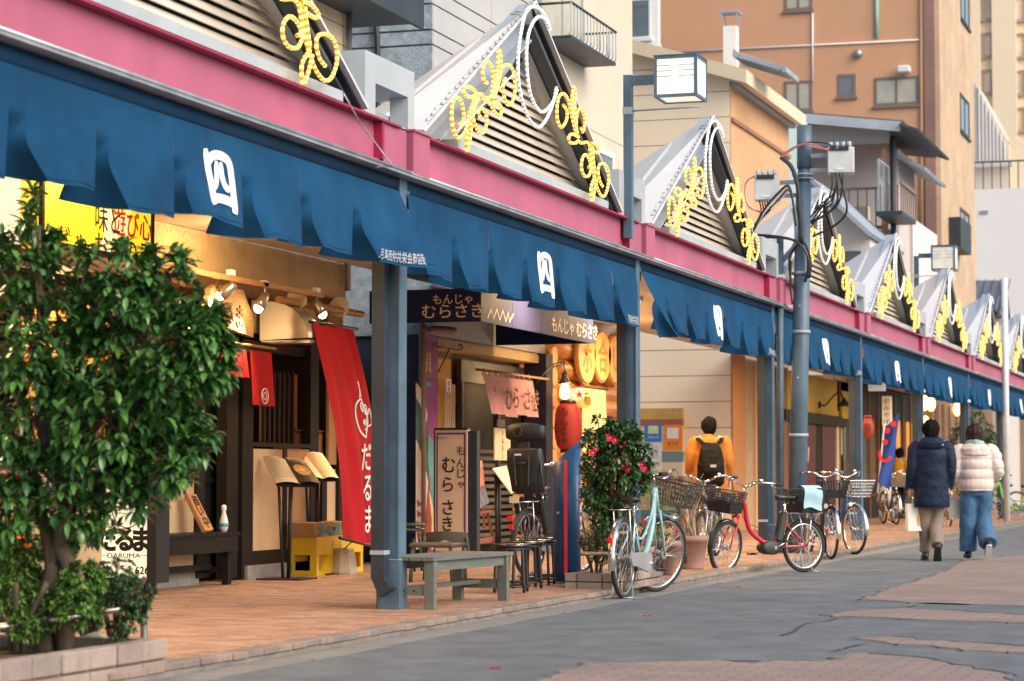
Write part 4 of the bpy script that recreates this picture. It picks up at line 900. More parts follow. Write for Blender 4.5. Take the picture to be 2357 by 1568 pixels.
lamp('added_wall_wash', 'AREA', (XS+.9, 18.2, 3.0), 22, WARM, .5, (-1,0,-.25))  # added area lamp without a fixture, brightens the plaster wall
spot(531, 662, 'unlit looking spotlight turned to the wooden name board', 170, (-.75,-.2,-.6)); spot(608, 686, 'spotlight with small lit face above the curved steel hood', 60, (-.35,-.5,-1)); spot(728, 700, 'brightest spotlight above the red banner', 150, (.55,.25,-1))
# carved board
p = gx(525, 712, XS+.08); t = thing('carved_board', 'natural edged wooden board carved with the shop name, lit by a spotlight', 'sign', p)
def ob(u, v, X=XS+.12): return gx(u, v, X)
pl = [ob(486,664), ob(500,655), ob(560,668), ob(572,700), ob(585,735), ob(583,777), ob(545,762), ob(490,748), ob(478,718)]
obj('board', MB().slab(pl[::-1], (1,0,0), .06), M('pale_carved_wood', (.62,.38,.16), .5, var=.25, scale=5, stretch=(3,3,10)), t)
tx = MB(); 
for ch, u, v in (('だ',503,716),('る',527,722),('ま',551,729)): tx.text(ch, .23, ob(u, v, XS+.121), EX, EZ, depth=.012, bold=.02, sx=.8)
obj('carved_lettering', tx, m_wood, t)
sm = thing('shop_plate', 'small black name plate under the carved board', 'sign', gx(442, 758, XS+.05)); y0,y1,zb,zt = RX(XS+.05, 430, 748, 452, 772); obj('plate', MB().box(XS+.02, XS+.05, y0, y1, zb, zt), m_black, sm); obj('lettering', MB().text('営業中', (y1-y0)/3.6, ((XS+.051), (y0+y1)/2, (zb+zt)/2), EX, EZ), m_cream, sm)
# steel hood
p0 = gx(640, 788, XS+.0); p1 = gx(716, 788, XS+.42); zt = gx(640, 704, XS).z; hd = thing('vent_hood', 'curved stainless vent hood on the restaurant front left of the red banner', 'vent hood', (XS, p0.y, p0.z)); ya, yb = p0.y, gx(700, 780, XS+.4).y
prof = [(XS+.02, p0.z)] + [(XS+.02 + .42*math.sin(a), p0.z+.02 + (zt-p0.z)*math.cos(a)) for a in [R(90*k/10) for k in range(11)]]
prof = [(XS-.05, p0.z)] + [(XS-.05, zt)] + prof[1:]; 
obj('hood_shell', MB().loft([[Vector((x, ya, z)) for x, z in prof], [Vector((x, yb, z)) for x, z in prof]], smooth=False), m_steel, hd); obj('hood_rim', MB().box(XS-.04, XS+.45, ya-.012, yb+.012, p0.z-.03, p0.z-.001), m_steel, hd)
# little noren over the door
nt = thing('door_curtain', 'short dark red door curtain on a rod with a white emblem', 'curtain', gx(600, 800, XS+.2)); X_ = XS+.15
a = gx(480, 775, X_); b = gx(634, 803, X_); obj('rod', MB().tube([Vector((X_, a.y, b.z+.0)), Vector((X_, b.y, b.z))], .014, 8), m_ltwood, nt)
for (u0, u1, v1) in ((484, 525, 880), (527, 566, 868), (576, 625, 934)):
    y0 = gx(u0, 800, X_).y; y1 = gx(u1, 800, X_).y; z1 = gx((u0+u1)/2, v1, X_).z; obj('cloth', MB().grid(lambda s, t_: Vector((X_ + .02*math.sin(s*9) * t_ + .03*t_, y0 + (y1-y0)*s, b.z-.04 - (b.z-.04-z1)*t_)), 10, 8), m_redcl, nt)
cx = gx(610, 912, X_+.06); obj('emblem', MB().torus(cx, .07, .005, (1,0,0), 18, 5).torus(cx, .035, .004, (1,0,0), 12, 5), m_print, nt)
# red banner with its pole and weight
bn = thing('red_banner', 'tall red cloth banner with white emblem and lettering, hanging aslant beside the first column', 'banner', gx(770, 760, XS+.5))
A0, A1, B0_, B1_ = gx(718,742,XS+.42), gx(817,757,XS+.42), gx(789,1240,XS+.78), gx(878,1262,XS+.78)
def bf(s, t_):
    p = A0.lerp(A1, s).lerp(B0_.lerp(B1_, s), t_); return p + Vector((.022*math.sin(s*11+t_*3)*(.3+t_) + .012*math.sin(s*23-t_*5) + .06*math.sin(t_*math.pi), .03*math.sin(t_*5), 0))
obj('cloth', MB().grid(bf, 34, 30), m_redcl, bn)
obj('top_rod', MB().tube([A0 + (A0-A1)*.06, A1 + (A1-A0)*.06], .016, 8), m_black, bn); obj('bottom_rod', MB().tube([B0_ + (B0_-B1_)*.08, B1_], .016, 8), m_black, bn)
def on_b(s, t_): return bf(s, t_) + Vector((.012, -.003, 0))
em = MB(); em.stroke([on_b(.72+.17*math.sin(a)*(1 if math.cos(a) > 0 else 1), .42+.07*-math.cos(a)*1.25) for a in [R(12*k) for k in range(31)]], .022, (1,-.3,0))
for pts in ([(.66,.33),(.7,.3),(.74,.28),(.76,.25),(.77,.29),(.74,.325)], [(.66,.36),(.7,.35),(.74,.36),(.72,.39),(.67,.385),(.66,.36)], [(.86,.40),(.86,.36),(.89,.36),(.9,.40),(.93,.37),(.95,.40),(.94,.44),(.88,.45),(.85,.42)], [(.68,.45),(.71,.43),(.74,.455),(.77,.44)], [(.7,.47),(.74,.475),(.77,.47)]): em.stroke([on_b(p.x, p.y) for p in smooth([(a, b, 0) for a, b in pts], 5)], .016, (1,-.3,0))
obj('emblem', em, m_print, bn)
tx = MB(); rt = (A1-A0).normalized()
for ch, s, t_ in (('だ',.70,.60),('る',.72,.74),('ま',.75,.88)): tx.text(ch, .30, on_b(s, t_), rt, EZ, depth=.004, bold=.01, sx=.9)
obj('lettering', tx, m_print, bn)
p = gz(793, 1322, SW); tg = tag(obj('concrete_weight', MB().lathe((p.x, p.y, SW), [(.13,0),(.135,.02),(.1,.24),(.09,.255)], 8, smooth=False), M('rough_concrete', (.42,.38,.33), .9, var=.15, scale=12, dirt=.4, bump=.7)), 'tapered concrete weight in front of the yellow crate', 'weight')
obj('chain', MB().tube([(p.x, p.y, .32), B0_.lerp(B1_, .25)], .006, 5), m_black, bn)
# crates
a = gz(729, 1310, SW); b = gz(836, 1320, SW); c0 = gx(780, 1322, XS+.28); yc0 = gx(729, 1300, XS+.3).y; yc1 = gx(836, 1300, XS+.3).y; zc = gx(729, 1256, XS+.3).z - .0
cr = thing('beer_crate', 'yellow plastic bottle crate on the pavement under a cardboard box', 'crate', (XS+.15, yc0, SW)); my = M('yellow_crate_plastic', (.72,.48,.02), .45, var=.08); 
X0, X1 = XS+.02, XS+.3; zt = .44
w = MB(); w.box(X1-.02, X1, yc0, yc1, zt-.17, zt); w.box(X1-.02, X1, yc0, yc1, SW, SW+.05); 
for y in (yc0, (yc0+yc1)/2-.03, yc1-.06): w.box(X1-.018, X1-.002, y, y+.06, SW+.05, zt-.17)
w.box(X0, X1-.021, yc0, yc0+.02, zt-.17, zt); w.box(X0, X1-.021, yc0, yc0+.02, SW, SW+.05); w.box(X0, X0+.05, yc0, yc0+.02, SW+.05, zt-.17); w.box(X1-.07, X1-.021, yc0, yc0+.02, SW+.05, zt-.17); w.box(X0, X0+.02, yc0+.021, yc1, SW, zt); w.box(X0+.021, X1-.021, yc1-.02, yc1, SW, zt); w.box(X0+.021,X1-.021,yc0+.021,yc1-.021,SW+.01,SW+.03)
obj('crate_body', w, my, cr); obj('crate_lettering', MB().text('ビール', .09, (X1+.002, (yc0+yc1)/2-.1, zt-.08), EX, EZ), M('faded_green_print', (.35,.38,.1), .6), cr)
cb = thing('cardboard_box', 'brown cardboard cabbage box with blue lettering standing on the yellow crate', 'box', (XS+.15, yc0, zt)); zb2 = gx(722, 1204, XS+.3).z; obj('carton', MB().box(X0, X1-.01, yc0-.04, yc1-.15, zt+.003, zb2), M('cardboard', (.34,.2,.09), .8, var=.08), cb); obj('box_lettering', MB().text('キャベツ', .2, (X1-.008, (yc0+yc1)/2-.16, (zt+zb2)/2-.02), EX, EZ, bold=.03), M('blue_print', (.05,.25,.35), .7), cb); obj('hand_hole', MB().box(X1-.011, X1-.008, (yc0+yc1)/2-.22, (yc0+yc1)/2-.1, zb2-.08, zb2-.05), m_dark, cb)
# black bench with plaque and pin
p1 = gz(527, 1346, SW); xb1 = p1.x + .02; ybe = p1.y+.06; ybs = ybe - 1.75; ztp = .53; bn2 = thing('slatted_bench', 'black stained slatted bench against the restaurant wall', 'bench', (xb1-.2, (ybe+ybs)/2, SW))
for k in range(22): y = ybs + k*(ybe+.05-ybs)/22; obj('slat', MB().box(xb1-.42, xb1+.04, y, y+.072, ztp-.03, ztp), m_darkwood, bn2)
obj('apron', MB().box(xb1, xb1+.03, ybs, ybe+.02, ztp-.17, ztp-.032), m_darkwood, bn2); obj('apron', MB().box(xb1-.4, xb1-.37, ybs, ybe+.02, ztp-.15, ztp-.032), m_darkwood, bn2)
for x in (xb1-.36, xb1-.04):
    for y in (ybs+.1, ybe-.07): obj('leg', MB().box(x-.03, x+.03, y-.035, y+.035, SW, ztp-.032), m_darkwood, bn2)
obj('stretcher', MB().box(xb1-.23, xb1-.17, ybs+.1, ybe-.1, .2, .25), m_darkwood, bn2); obj('end_stretcher', MB().box(xb1-.33, xb1-.07, ybe-.09, ybe-.05, .17, .23), m_darkwood, bn2)
q0 = gx(467, 1222, XS+.2); q1 = gx(433, 1142, XS+.04); plq = thing('wooden_plaque', 'long wooden plaque with brush lettering leaning on the wall above the bench', 'plaque', q0)
dv = (Vector((XS+.08, gx(437,1142,XS+.08).y, gx(437,1142,XS+.08).z)) - Vector((XS+.25, q0.y, ztp))); ct = Vector((XS+.25, q0.y, ztp+.01)) + dv*.5; up = dv.normalized(); rt = (EX - up*EX.dot(up)).normalized(); nn = rt.cross(up).normalized()
mt = Matrix((nn, rt, up)).transposed(); obj('board', MB().obox(ct, .045, .17, dv.length, mt, bev=.008), m_ltwood, plq); tx = MB()
for k, ch in enumerate('商い中'): tx.text(ch, .12, ct + up*(dv.length*(.3-.28*k)) + nn*.024, rt, up, bold=.01)
obj('lettering', tx, m_ink, plq)
q = gx(515, 1222, XS+.22); q = Vector((XS+.22, q.y, ztp)); pin = thing('bowling_pin', 'white bowling pin shaped bottle standing on the black bench', 'bottle', q); obj('pin_body', MB().lathe(q, [(.025,0),(.04,.043),(.041,.07),(.032,.12),(.018,.165),(.017,.18),(.024,.205),(.021,.23),(.007,.24)], 16), m_white, pin); obj('label_band', MB().lathe(q, [(.041,.045),(.0425,.055),(.0425,.07),(.041,.078)], 16), M('teal_print', (.05,.35,.38), .5), pin)
# two menu stands
def menu(name, lab, fu, fv, corners, X, pole_u, pages):
    ft = gz(fu, fv, SW); t = thing('menu_stand', lab, 'menu stand', ft, 0, 'menu stands before the restaurant')
    obj('foot_plate', MB().box(ft.x-.22, ft.x+.22, ft.y-.2, ft.y+.2, SW, SW+.015), m_black, t)
    yy = ft.y; z1 = zat(corners[3][1], ft) - .0
    po = MB()
    for dx, dy in ((-.03,-.02),(.03,-.02),(0,.03)): po.tube([(ft.x+dx, ft.y+dy, SW+.01), (ft.x+dx*2.2, ft.y+dy*2.2, z1)], .014, 6)
    obj('pole', po, m_black, t)
    P = [gy(u, v, ft.y + dy) for (u, v), dy in zip(corners, (.06,.06,-.12,-.12))]
    tl, tr, br_, bl_ = P; n_ = (tr-tl).cross(bl_-tl).normalized(); n_ = n_ if n_.y < 0 else -n_
    obj('reading_board', MB().slab([bl_, br_, tr, tl], n_, .03) if (br_-bl_).cross(tl-bl_).dot(n_) > 0 else MB().slab([tl, tr, br_, bl_], n_, .03), m_black, t)
    def q(s, r, h): return tl.lerp(tr, s).lerp(bl_.lerp(br_, s), r) + n_*h
    for (s0, s1, m_, h) in pages:
        m2 = 6; top = [q(s0 + (s1-s0)*i/m2, .02, h + .03*math.sin(math.pi*i/m2)) for i in range(m2+1)]; bot = [q(s0 + (s1-s0)*i/m2, .98, h + .03*math.sin(math.pi*i/m2)) for i in range(m2+1)]
        pg = MB().add(top + bot, [(i, i+1, m2+2+i, m2+1+i) for i in range(m2)], 0, True); po_ = obj('menu_page', pg, m_, t)
        if m_ is m_page:
            ln = MB()
            for r in range(9): a_ = q(s0+.05, .12+r*.085, h+.034); b_ = q(s0 + (s1-s0)*.8, .12+r*.085, h+.034); ln.stroke([a_, b_], .004, n_)
            obj('printed_lines', ln, m_brownink, po_)
        else:
            c = q((s0+s1)/2, .5, h+.036); rr = (tr-tl).normalized(); uu = (tl-bl_).normalized()
            obj('food_picture', MB().slab([c + rr*.085*math.cos(a) + uu*.07*math.sin(a) for a in [i*math.pi/6 for i in range(12)]], n_, .002), M('golden_food', (.7,.33,.08)), po_)
            obj('egg_picture', MB().slab([c + n_*.003 + rr*.03*math.cos(a) + uu*.025*math.sin(a) for a in [i*math.pi/6 for i in range(12)]], n_, .002), M('egg_yellow', (.8,.5,.1), .4), po_); obj('heading', MB().text('もんじゃ焼', .035, q((s0+s1)/2, .12, h+.037), rr, uu), m_cream, po_); obj('frame_line', MB().stroke([q(s0+.03,.04,h+.03), q(s1-.03,.04,h+.03)], .006, n_), m_cream, po_)
    return t
m_page = M('menu_paper', (.72,.6,.44), .5, var=.04, scale=4); m_brownink = M('brown_ink', (.3,.2,.14), .8, bump=0); m_photo = M('dark_menu_photo', (.1,.07,.05), .35, var=.3, scale=25)
menu('m', 'front menu stand with an open menu and a dark photo page', 660, 1334, [(604,1050),(694,1066),(730,1118),(636,1116)], 0, 655, [(0,.62,m_page,.012),(.58,1.12,m_photo,.02)])
menu('m', 'rear menu stand holding a wide open cream menu beside the banner', 722, 1322, [(660,1046),(742,1044),(782,1104),(712,1106)], 0, 718, [(0,.5,m_page,.012),(.5,1,m_page,.012)])
# lit standing sign on castors
p = gz(376, 1368, SW); d = gy(355, 1350, p.y); x1 = p.x - .03; x0 = gy(150, 1300, p.y).x; zt = gy(355, 1076, p.y).z; sg = thing('lit_standing_sign', 'lit cream standing sign in a black frame on castors behind the tree', 'sign', (p.x-.3, p.y, SW))
zb = .2; obj('sign_box', MB().box(x0, x1-.06, p.y-.1, p.y+.1, zb, zt), m_litw, sg); f = MB(); f.box(x1-.06, x1+.02, p.y-.12, p.y+.12, zb-.04, zt+.03); f.box(x0-.04, x0, p.y-.12, p.y+.12, zb-.04, zt+.03); f.box(x0, x1-.06, p.y-.11, p.y+.11, zt, zt+.03); f.box(x0, x1-.06, p.y-.11, p.y+.11, zb-.04, zb); obj('sign_frame', f, m_black, sg)
for x in (x0+.1, x1+.0): obj('castor', MB().cyl((x, p.y-.14, SW+.035), (x, p.y-.1, SW+.035), .035, n=12).box(x-.02, x+.02, p.y-.13, p.y-.09, SW+.07, zb-.04), m_rubber, sg)
def os_(u, v): q = gy(u, v, p.y-.102); return q
tx = MB(); sz = .2
for ch, u in (('だ',246),('る',286),('ま',326)): tx.text(ch, .21, os_(u, 1242), RX_, EZ, bold=.045, sx=.95)
tx.text('DARUMA', .055, os_(285, 1279), RX_, EZ, sx=1.3); tx.text('626', .085, os_(327, 1313), RX_, EZ, bold=.02); tx.stroke([os_(318,1279), os_(350,1279)], .004, (0,-1,0)); tx.stroke([os_(222,1279), os_(252,1279)], .004, (0,-1,0)); obj('lettering', tx, m_ink, sg)
em = MB(); c = os_(294, 1155); em.stroke([c + Vector((.15*math.sin(a), -.004, -.21*math.cos(a))) for a in [R(10*k) for k in range(37)]], .009, (0,-1,0), .002); hp = [(.09,.0),(.085,.06),(.1,.07),(.105,.01),(.115,.075),(.13,.075),(.125,.01),(.14,.07),(.15,.065),(.14,.0),(.155,.03),(.16,.02),(.13,-.06),(.1,-.06),(.09,.0)]; em.stroke([c + Vector((a-.01, -.004, b+.02)) for a, b in hp], .006, (0,-1,0), .002); obj('emblem', em, m_ink, sg)
# orange barrier bar at the left edge
a = gy(-30, 1252, 12.6); b = gy(86, 1243, 12.6); ob_ = thing('orange_bar', 'orange plastic barrier bar at the left edge above the hedge', 'barrier', b); mo = M('orange_plastic', (.8,.14,.01), .35, var=.06)
obj('bar_body', MB().obox((a+b)/2 + Vector((0,0,.0)), (b-a).length*.95, .09, .07, bev=.02), mo, ob_); obj('end_clip', MB().obox(b + Vector((.0,0,-.005)), .14, .07, .05, bev=.012), mo, ob_); obj('bar_ridge', MB().obox((a+b)/2 + Vector((-.1,-.05,.02)), .3, .03, .03, bev=.008), mo, ob_)
obj('support_leg', MB().box(a.x+.1, a.x+.14, 12.6, 12.64, .07, a.z), m_black, ob_)
# ----------------------------------------------------------- alley, mural and purple restaurant
alley = thing('alley_wall', 'dark wall closing the narrow alley right of the red banner', 'wall', (XS-2, yB0, 0)); obj('wall_face', MB().box(XS-4, XS-.05, yB0+.04, yB0+.1, 0, 2.6), M('dark_blue_wall', (.03,.05,.08), .7, var=.3, scale=2), alley); obj('wall_pipe', MB().tube([(XS-.5, yB0-.02, 0), (XS-.5, yB0-.02, 2.5)], .04, 8), m_slate, alley)
obj('wall_door', MB().box(XS-1.3, XS-.7, yB0-.0, yB0+.03, .1, 2.0), m_bluedk, alley); obj('grille', MB().box(XS-2.2, XS-1.5, yB0+.0, yB0+.03, .9, 1.7), m_teal if 'm_teal' in globals() else m_slate, alley)
P_ = thing('purple_restaurant', 'restaurant front with purple mural pillar and yellow plaster under the navy sign box', 'shop front', (XS, yB0, 0))
yp0 = gx(955, 1000, XS).y; yp1 = gx(1008, 1000, XS).y; yd1 = gx(1240, 1000, XS).y; yl0 = gx(1256, 1000, XS).y; yl1 = gx(1422, 1000, XS).y
m_pur = M('purple_mural_paint', (.2,.03,.16), .6, var=.35, scale=1.2, dirt=.3, dcol=(.35,.08,.25))
obj('mural_pillar', MB().box(XS-.3, XS, yB0-.25, yp1, SW, 2.6), m_pur, P_)
obj('corner_strip', MB().box(XS-.02, XS+.02, yB0-.27, yB0-.25, SW, 2.6), m_darkwood, P_)
mt_ = M('teal_mural_paint', (.08,.28,.3), .6, var=.3, scale=2); mw_ = M('cream_mural_paint', (.6,.48,.36), .6, var=.15, scale=2); mr_ = M('rust_mural_paint', (.3,.05,.03), .6, var=.3); mg_ = M('dark_green_mural_paint', (.02,.08,.07), .6, var=.3)
def mural(pts, m_, h): 
    P = [gx(u, v, XS+.001) for u, v in pts]; P = [Vector((XS+.001+h, p.y, p.z)) for p in P]; ar = sum((P[i].y*P[(i+1)%len(P)].z - P[(i+1)%len(P)].y*P[i].z) for i in range(len(P))); P = P if ar > 0 else P[::-1]
    obj('mural_shape', MB().slab(P, (1,0,0), h*.9), m_, P_)
mural([(957,905),(968,930),(982,965),(990,1040),(984,1110),(970,1180),(955,1215)], mg_, .002)
mural([(957,880),(972,900),(984,955),(980,975),(966,930),(957,915)], mw_, .003); mural([(957,1010),(975,1060),(985,1110),(978,1200),(985,1265),(957,1265)], mw_, .004)
mural([(986,1000),(996,1015),(1003,1060),(1006,1140),(1000,1200),(990,1130),(985,1060)], mt_, .003); mural([(985,1120),(993,1200),(990,1265),(979,1265),(980,1190)], mr_, .006); mural([(986,1125),(1002,1190),(1002,1265),(992,1265)], mw_, .005)
for k in range(4): mural([(958,1150+k*24),(972,1160+k*24),(960,1168+k*24)], mr_, .006)
# graffiti strip on the alley side
gf = MB(); rnd = random.Random(4)
for k in range(7):
    c = Vector((XS-.35 + .06*rnd.random(), yB0-.262, 2.45 - k*.2)); pts = smooth([c + Vector((rnd.uniform(-.09,.09), 0, rnd.uniform(-.09,.09))) for _ in range(6)], 5); gf.stroke(pts, .018, (0,-1,0), .003)
obj('graffiti_side', MB().box(XS-.6, XS-.021, yB0-.258, yB0-.25, .1, 2.6), M('deep_blue_mural_paint', (.02,.03,.09), .5, var=.4, scale=3), P_); obj('graffiti_lettering', gf, M('pale_blue_spray', (.4,.5,.6), .6), P_)
pb = MB(); pb.tube(smooth([(XS+.0, yB0-.3, .1), (XS+.0, yB0-.3, 2.5), (XS+.02, yB0-.28, 2.62), (XS+.1, yB0-.1, 2.66), (XS+.2, yB0+.2, 2.66)], 5), .045, 8); tag(obj('rusty_downpipe', pb, M('rusty_brown_paint', (.2,.11,.1), .5)), 'brown downpipe bending over the navy sign box', 'pipe')
obj('yellow_wall', MB().box(XS-.4, XS-.35, yp1, yl0, 1.9, 2.75), m_plas, P_); 
fz = gx(1060, 862, XS-.1).z
obj('wall_soffit', MB().box(XS-.34, XS-.02, yp1, yl0, 2.5, 2.6), m_plas, P_)
obj('plaster_band', MB().box(XS-.34, XS-.0, yp1, yl0, gx(1010,800,XS).z, 2.58), m_plas, P_)
obj('yellow_strip', MB().box(XS-.3, XS-.25, yp1, gx(1066,900,XS-.1).y, SW, 2.4), M('yellow_ochre_plaster', (.62,.36,.06), .7, var=.1, bump=.5), P_)
m_brz = M('bronze_shutter', (.09,.075,.06), .5, var=.2); m_dgrey = M('dark_grey_door_frame', (.06,.06,.055), .5)
yy0 = gx(1062, 950, XS-.2).y; obj('door_frame', MB().box(XS-.26, XS-.2, yy0, yl0-.02, 2.15, 2.42).box(XS-.26, XS-.19, yy0, yy0+.06, SW, 2.15).box(XS-.26, XS-.19, yl0-.12, yl0-.06, SW, 2.15).box(XS-.26,XS-.19,(yy0+yl0)/2,(yy0+yl0)/2+.07,SW,2.15), m_dgrey, P_)
obj('door_glass', MB().box(XS-.26, XS-.24, yy0+.06, yl0-.12, 1.0, 2.15), M('dark_glass_door', (.02,.022,.02)), P_)
for k in range(14): z = .2 + k*.085; obj('shutter_slat', MB().box(XS-.25, XS-.225, yy0+.07, (yy0+yl0)/2-.005, z, z+.045), m_brz, P_); obj('shutter_slat', MB().box(XS-.25, XS-.225, (yy0+yl0)/2+.08, yl0-.13, z, z+.045), m_brz, P_)
obj('vestibule_back', MB().box(XS-.5, XS-.45, yp1, yl0, SW, 2.4), m_dark, P_)
# window bars left of the door
for k in range(5): y = gx(1030+k*5, 900, XS-.15).y; obj('window_bar', MB().box(XS-.19, XS-.17, y, y+.025, .9, 2.1), m_cream, P_)
obj('black_post', MB().box(XS-.2, XS+.1, yd1, yl0-.005, SW, 2.6), M('black_violet_post', (.012,.01,.03), .6, spec=.2), P_)
def plate(name, lab, u0, v0, u1, v1, X, m_, txt=None, tm=None, vertical=False, cat='sign', ts=None):
    y0, y1, zb, zt = RX(X, u0, v0, u1, v1); t = thing(name, lab, cat, (X, (y0+y1)/2, zb)); obj('plate', MB().box(X, X+.015, y0, y1, zb, zt), m_, t)
    if txt:
        mb = MB(); c = Vector((X+.016, (y0+y1)/2, (zb+zt)/2))
        if vertical: s_ = (zt-zb)/(len(txt)*1.15); mb.vtext(txt, s_*.9, (c.x, c.y, zt-.02), EX, EZ, step=s_*1.1)
        else: mb.text(txt, ts or (y1-y0)/len(txt)*.9, c, EX, EZ)
        obj('lettering', mb, tm or m_ink, t)
    return t
plate('name_plate', 'pale wooden name plate on the purple mural pillar', 977, 812, 989, 858, XS+.005, m_ltwood, '月島名店', None, True)
plate('address_plate', 'small navy address plate reading 17-9 on the mural pillar', 975, 877, 992, 893, XS+.005, M('navy_plate', (.02,.04,.12), .4), '17-9', m_print)
plate('red_white_sticker', 'red and white notice by the barred window left of the pink curtain', 1025, 872, 1036, 904, XS-.1, m_white, '禁煙', m_red, True)
plate('framed_menu', 'framed menu sheet with picture beside the sliding door', 1136, 985, 1172, 1060, XS+.12, m_page, 'お品書き', m_brownink, True)
plate('small_grey_box', 'small brown letter box above the framed menu', 1143, 965, 1160, 984, XS+.1, M('brown_box_paint', (.25,.19,.15), .6), None)
pb = thing('framed_poster_stack', 'two bright food posters on the easel beside the purple bordered sign', 'poster', gx(1110, 1100, XS+.3))
for (a, m_) in (([(1094,1050),(1110,1062),(1118,1130),(1096,1175)][:], 'x'),): pass
def leanboard(par, nm, c4, m_, th=.012):
    n_ = (c4[1]-c4[0]).cross(c4[3]-c4[0]).normalized(); n_ = -n_ if n_.y > 0 else n_; P = c4 if (c4[1]-c4[0]).cross(c4[2]-c4[1]).dot(n_) > 0 else c4[::-1]
    return obj(nm, MB().slab(P, n_, th), m_, par)
X2 = XS+.35
leanboard(pb, 'poster_sheet', [gx(1092,1062,X2), gx(1110,1060,X2+.02), gx(1118,1140,X2+.1), gx(1098,1150,X2+.1)], M('red_food_poster', (.6,.2,.12), .5, var=.5, scale=14))
leanboard(pb, 'poster_sheet', [gx(1096,1128,X2+.14), gx(1116,1116,X2+.14), gx(1126,1158,X2+.2), gx(1104,1170,X2+.2)], M('dark_food_poster', (.12,.12,.14), .4, var=.5, scale=14))
e0 = thing('wooden_easel', 'red brown wooden easel behind the green bench', 'easel', gx(1115, 1250, X2)); me_ = M('red_brown_wood', (.25,.07,.05), .6, var=.2)
zc_ = .75
for (u0, v0, u1, v1) in ((1102,1180,1094,1256),(1122,1180,1138,1252)): obj('leg', MB().bar(gx(u0,v0,X2+.05), gx(u1,v1,X2+.12), .035, .03), me_, e0)
obj('ledge', MB().bar(gx(1094,1180,X2+.12), gx(1134,1176,X2+.12), .08, .025), me_, e0); obj('cross_rail', MB().bar(gx(1098,1246,X2+.14), gx(1136,1240,X2+.14), .03, .05), me_, e0); obj('mast', MB().bar(gx(1112,1090,X2-.02), gx(1114,1215,X2+.05), .03, .03), me_, e0)
# tilted lit menu next to the child seat
ml = thing('tilted_menu', 'cream tilted menu sheet on a black post beside the child seat', 'menu stand', gx(1150, 1260, XS+.5)); X3 = XS+.55
leanboard(ml, 'sheet', [gx(1134,1078,X3), gx(1166,1072,X3+.02), gx(1182,1134,X3+.25), gx(1178,1136,X3+.25)], m_page); obj('post', MB().tube([gx(1142,1090,X3), gx(1144,1265,X3)], .02, 8), m_black, ml); obj('post', MB().tube([gx(1149,1090,X3), gx(1150,1265,X3)], .02, 8), m_black, ml); obj('foot', MB().obox(gx(1147,1266,X3), .3, .3, .02), m_black, ml)
# sign box
pS = gx(1107, 740, XS+1.25); XSg = XS + 1.25; yS0 = gx(1107, 700, XSg).y; yS1 = gx(1365, 740, XSg).y; zS0 = pS.z; zS1 = gx(1107, 670, XSg).z + .03
sb = thing('navy_sign_box', 'navy box sign with pale Japanese lettering wrapping the corner of the purple restaurant', 'sign', (XS, yS0, zS0)); m_nv = M('navy_sign_enamel', (.006,.016,.075), .5, var=.1, scale=1, bump=0, spec=.25); m_vi = M('violet_grey_sign_enamel', (.03,.035,.11), .6, var=.15, scale=.8, bump=0, spec=.15)
obj('side_face', MB().box(XS+.02, XSg-.02, yS0, yS0+.03, zS0, zS1), m_nv, sb); 
for k in range(4): y = yS0 + (yS1-yS0)*k/4; obj('front_panel', MB().box(XSg-.02, XSg, y+.004, y+(yS1-yS0)/4-.004, zS0, zS1), m_vi, sb)
obj('sign_top', MB().box(XS+.02, XSg-.021, yS0+.031, yS1, zS1-.02, zS1), m_nv, sb)
obj('end_cap', MB().box(XS+.02, XSg-.0, yS1+.001, yS1+.02, zS0, zS1), m_nv, sb)
ro = MB(); ro.text('もんじゃ', .115, gy(1042, 689, yS0-.002), RX_, EZ, bold=.006); ro.text('むらさき', .165, gy(1042, 716, yS0-.002), RX_, EZ, bold=.006, sx=1.08)
obj('lettering', ro, M('pale_gold_print', (.72,.62,.42), .5, bump=0), sb); ro = MB(); ro.text('もんじゃ むらさき', .2, gx(1324, 757, XSg+.001), EX, EZ, bold=.004, sx=1.15)
zg = [gx(u, v, XSg+.001) for u, v in ((1122,732),(1130,712),(1136,734),(1143,712),(1150,737),(1157,715),(1164,740),(1170,718),(1172,741),(1182,722))]; ro.stroke(zg, .02, (1,0,0), .003)
obj('lettering', ro, M('pale_gold_print', (.72,.62,.42), .5, bump=0), sb)
# pink noren
X_ = XS+.25; a = gx(1100, 851, X_); b = gx(1246, 858, X_); pn = thing('pink_noren', 'faded pink noren curtain with purple brush lettering hung from a bamboo rod', 'curtain', a); zr = a.z
obj('rod', MB().tube([(X_, a.y-.05, zr), (X_, b.y+.3, zr)], .016, 8), m_wood, pn); m_pk = M('faded_pink_cloth', (.55,.26,.27), .85, var=.12, scale=2, dirt=.3, dcol=(.6,.2,.2), bump=.3, bscale=90)
yq = [gx(u, 900, X_).y for u in (1107, 1136, 1180, 1208, 1227)]; yt0 = gx(1110, 860, X_).y; yt1 = gx(1224, 860, X_).y; zbt = gx(1160, 957, X_).z
def pf(k, s, t_):
    w = (yt1-yt0)/4; y = yt0 + w*(k+s); return Vector((X_ + .01 + .14*t_*(1 - .6*(k/4)) + .02*math.sin(s*6.3+k)*t_, y - .16*t_*(1-(k+s)/4)*.6 + .03*t_*(1-s)*(k > 0), zr-.05 - (zr-.05-zbt)*t_ - .02*math.sin(k*2.0)*t_))
for k in range(4): obj('cloth', MB().grid(lambda s, t_: pf(k, s, t_), 8, 10), m_pk, pn)
lp = MB()
for k in range(9): y = yt0 + (yt1-yt0)*(k+.3)/9; lp.tube([(X_-.02, y, zr-.055), (X_, y+.01, zr+.022), (X_+.02, y, zr-.055)], .012, 5)
obj('loops', lp, m_pk, pn)
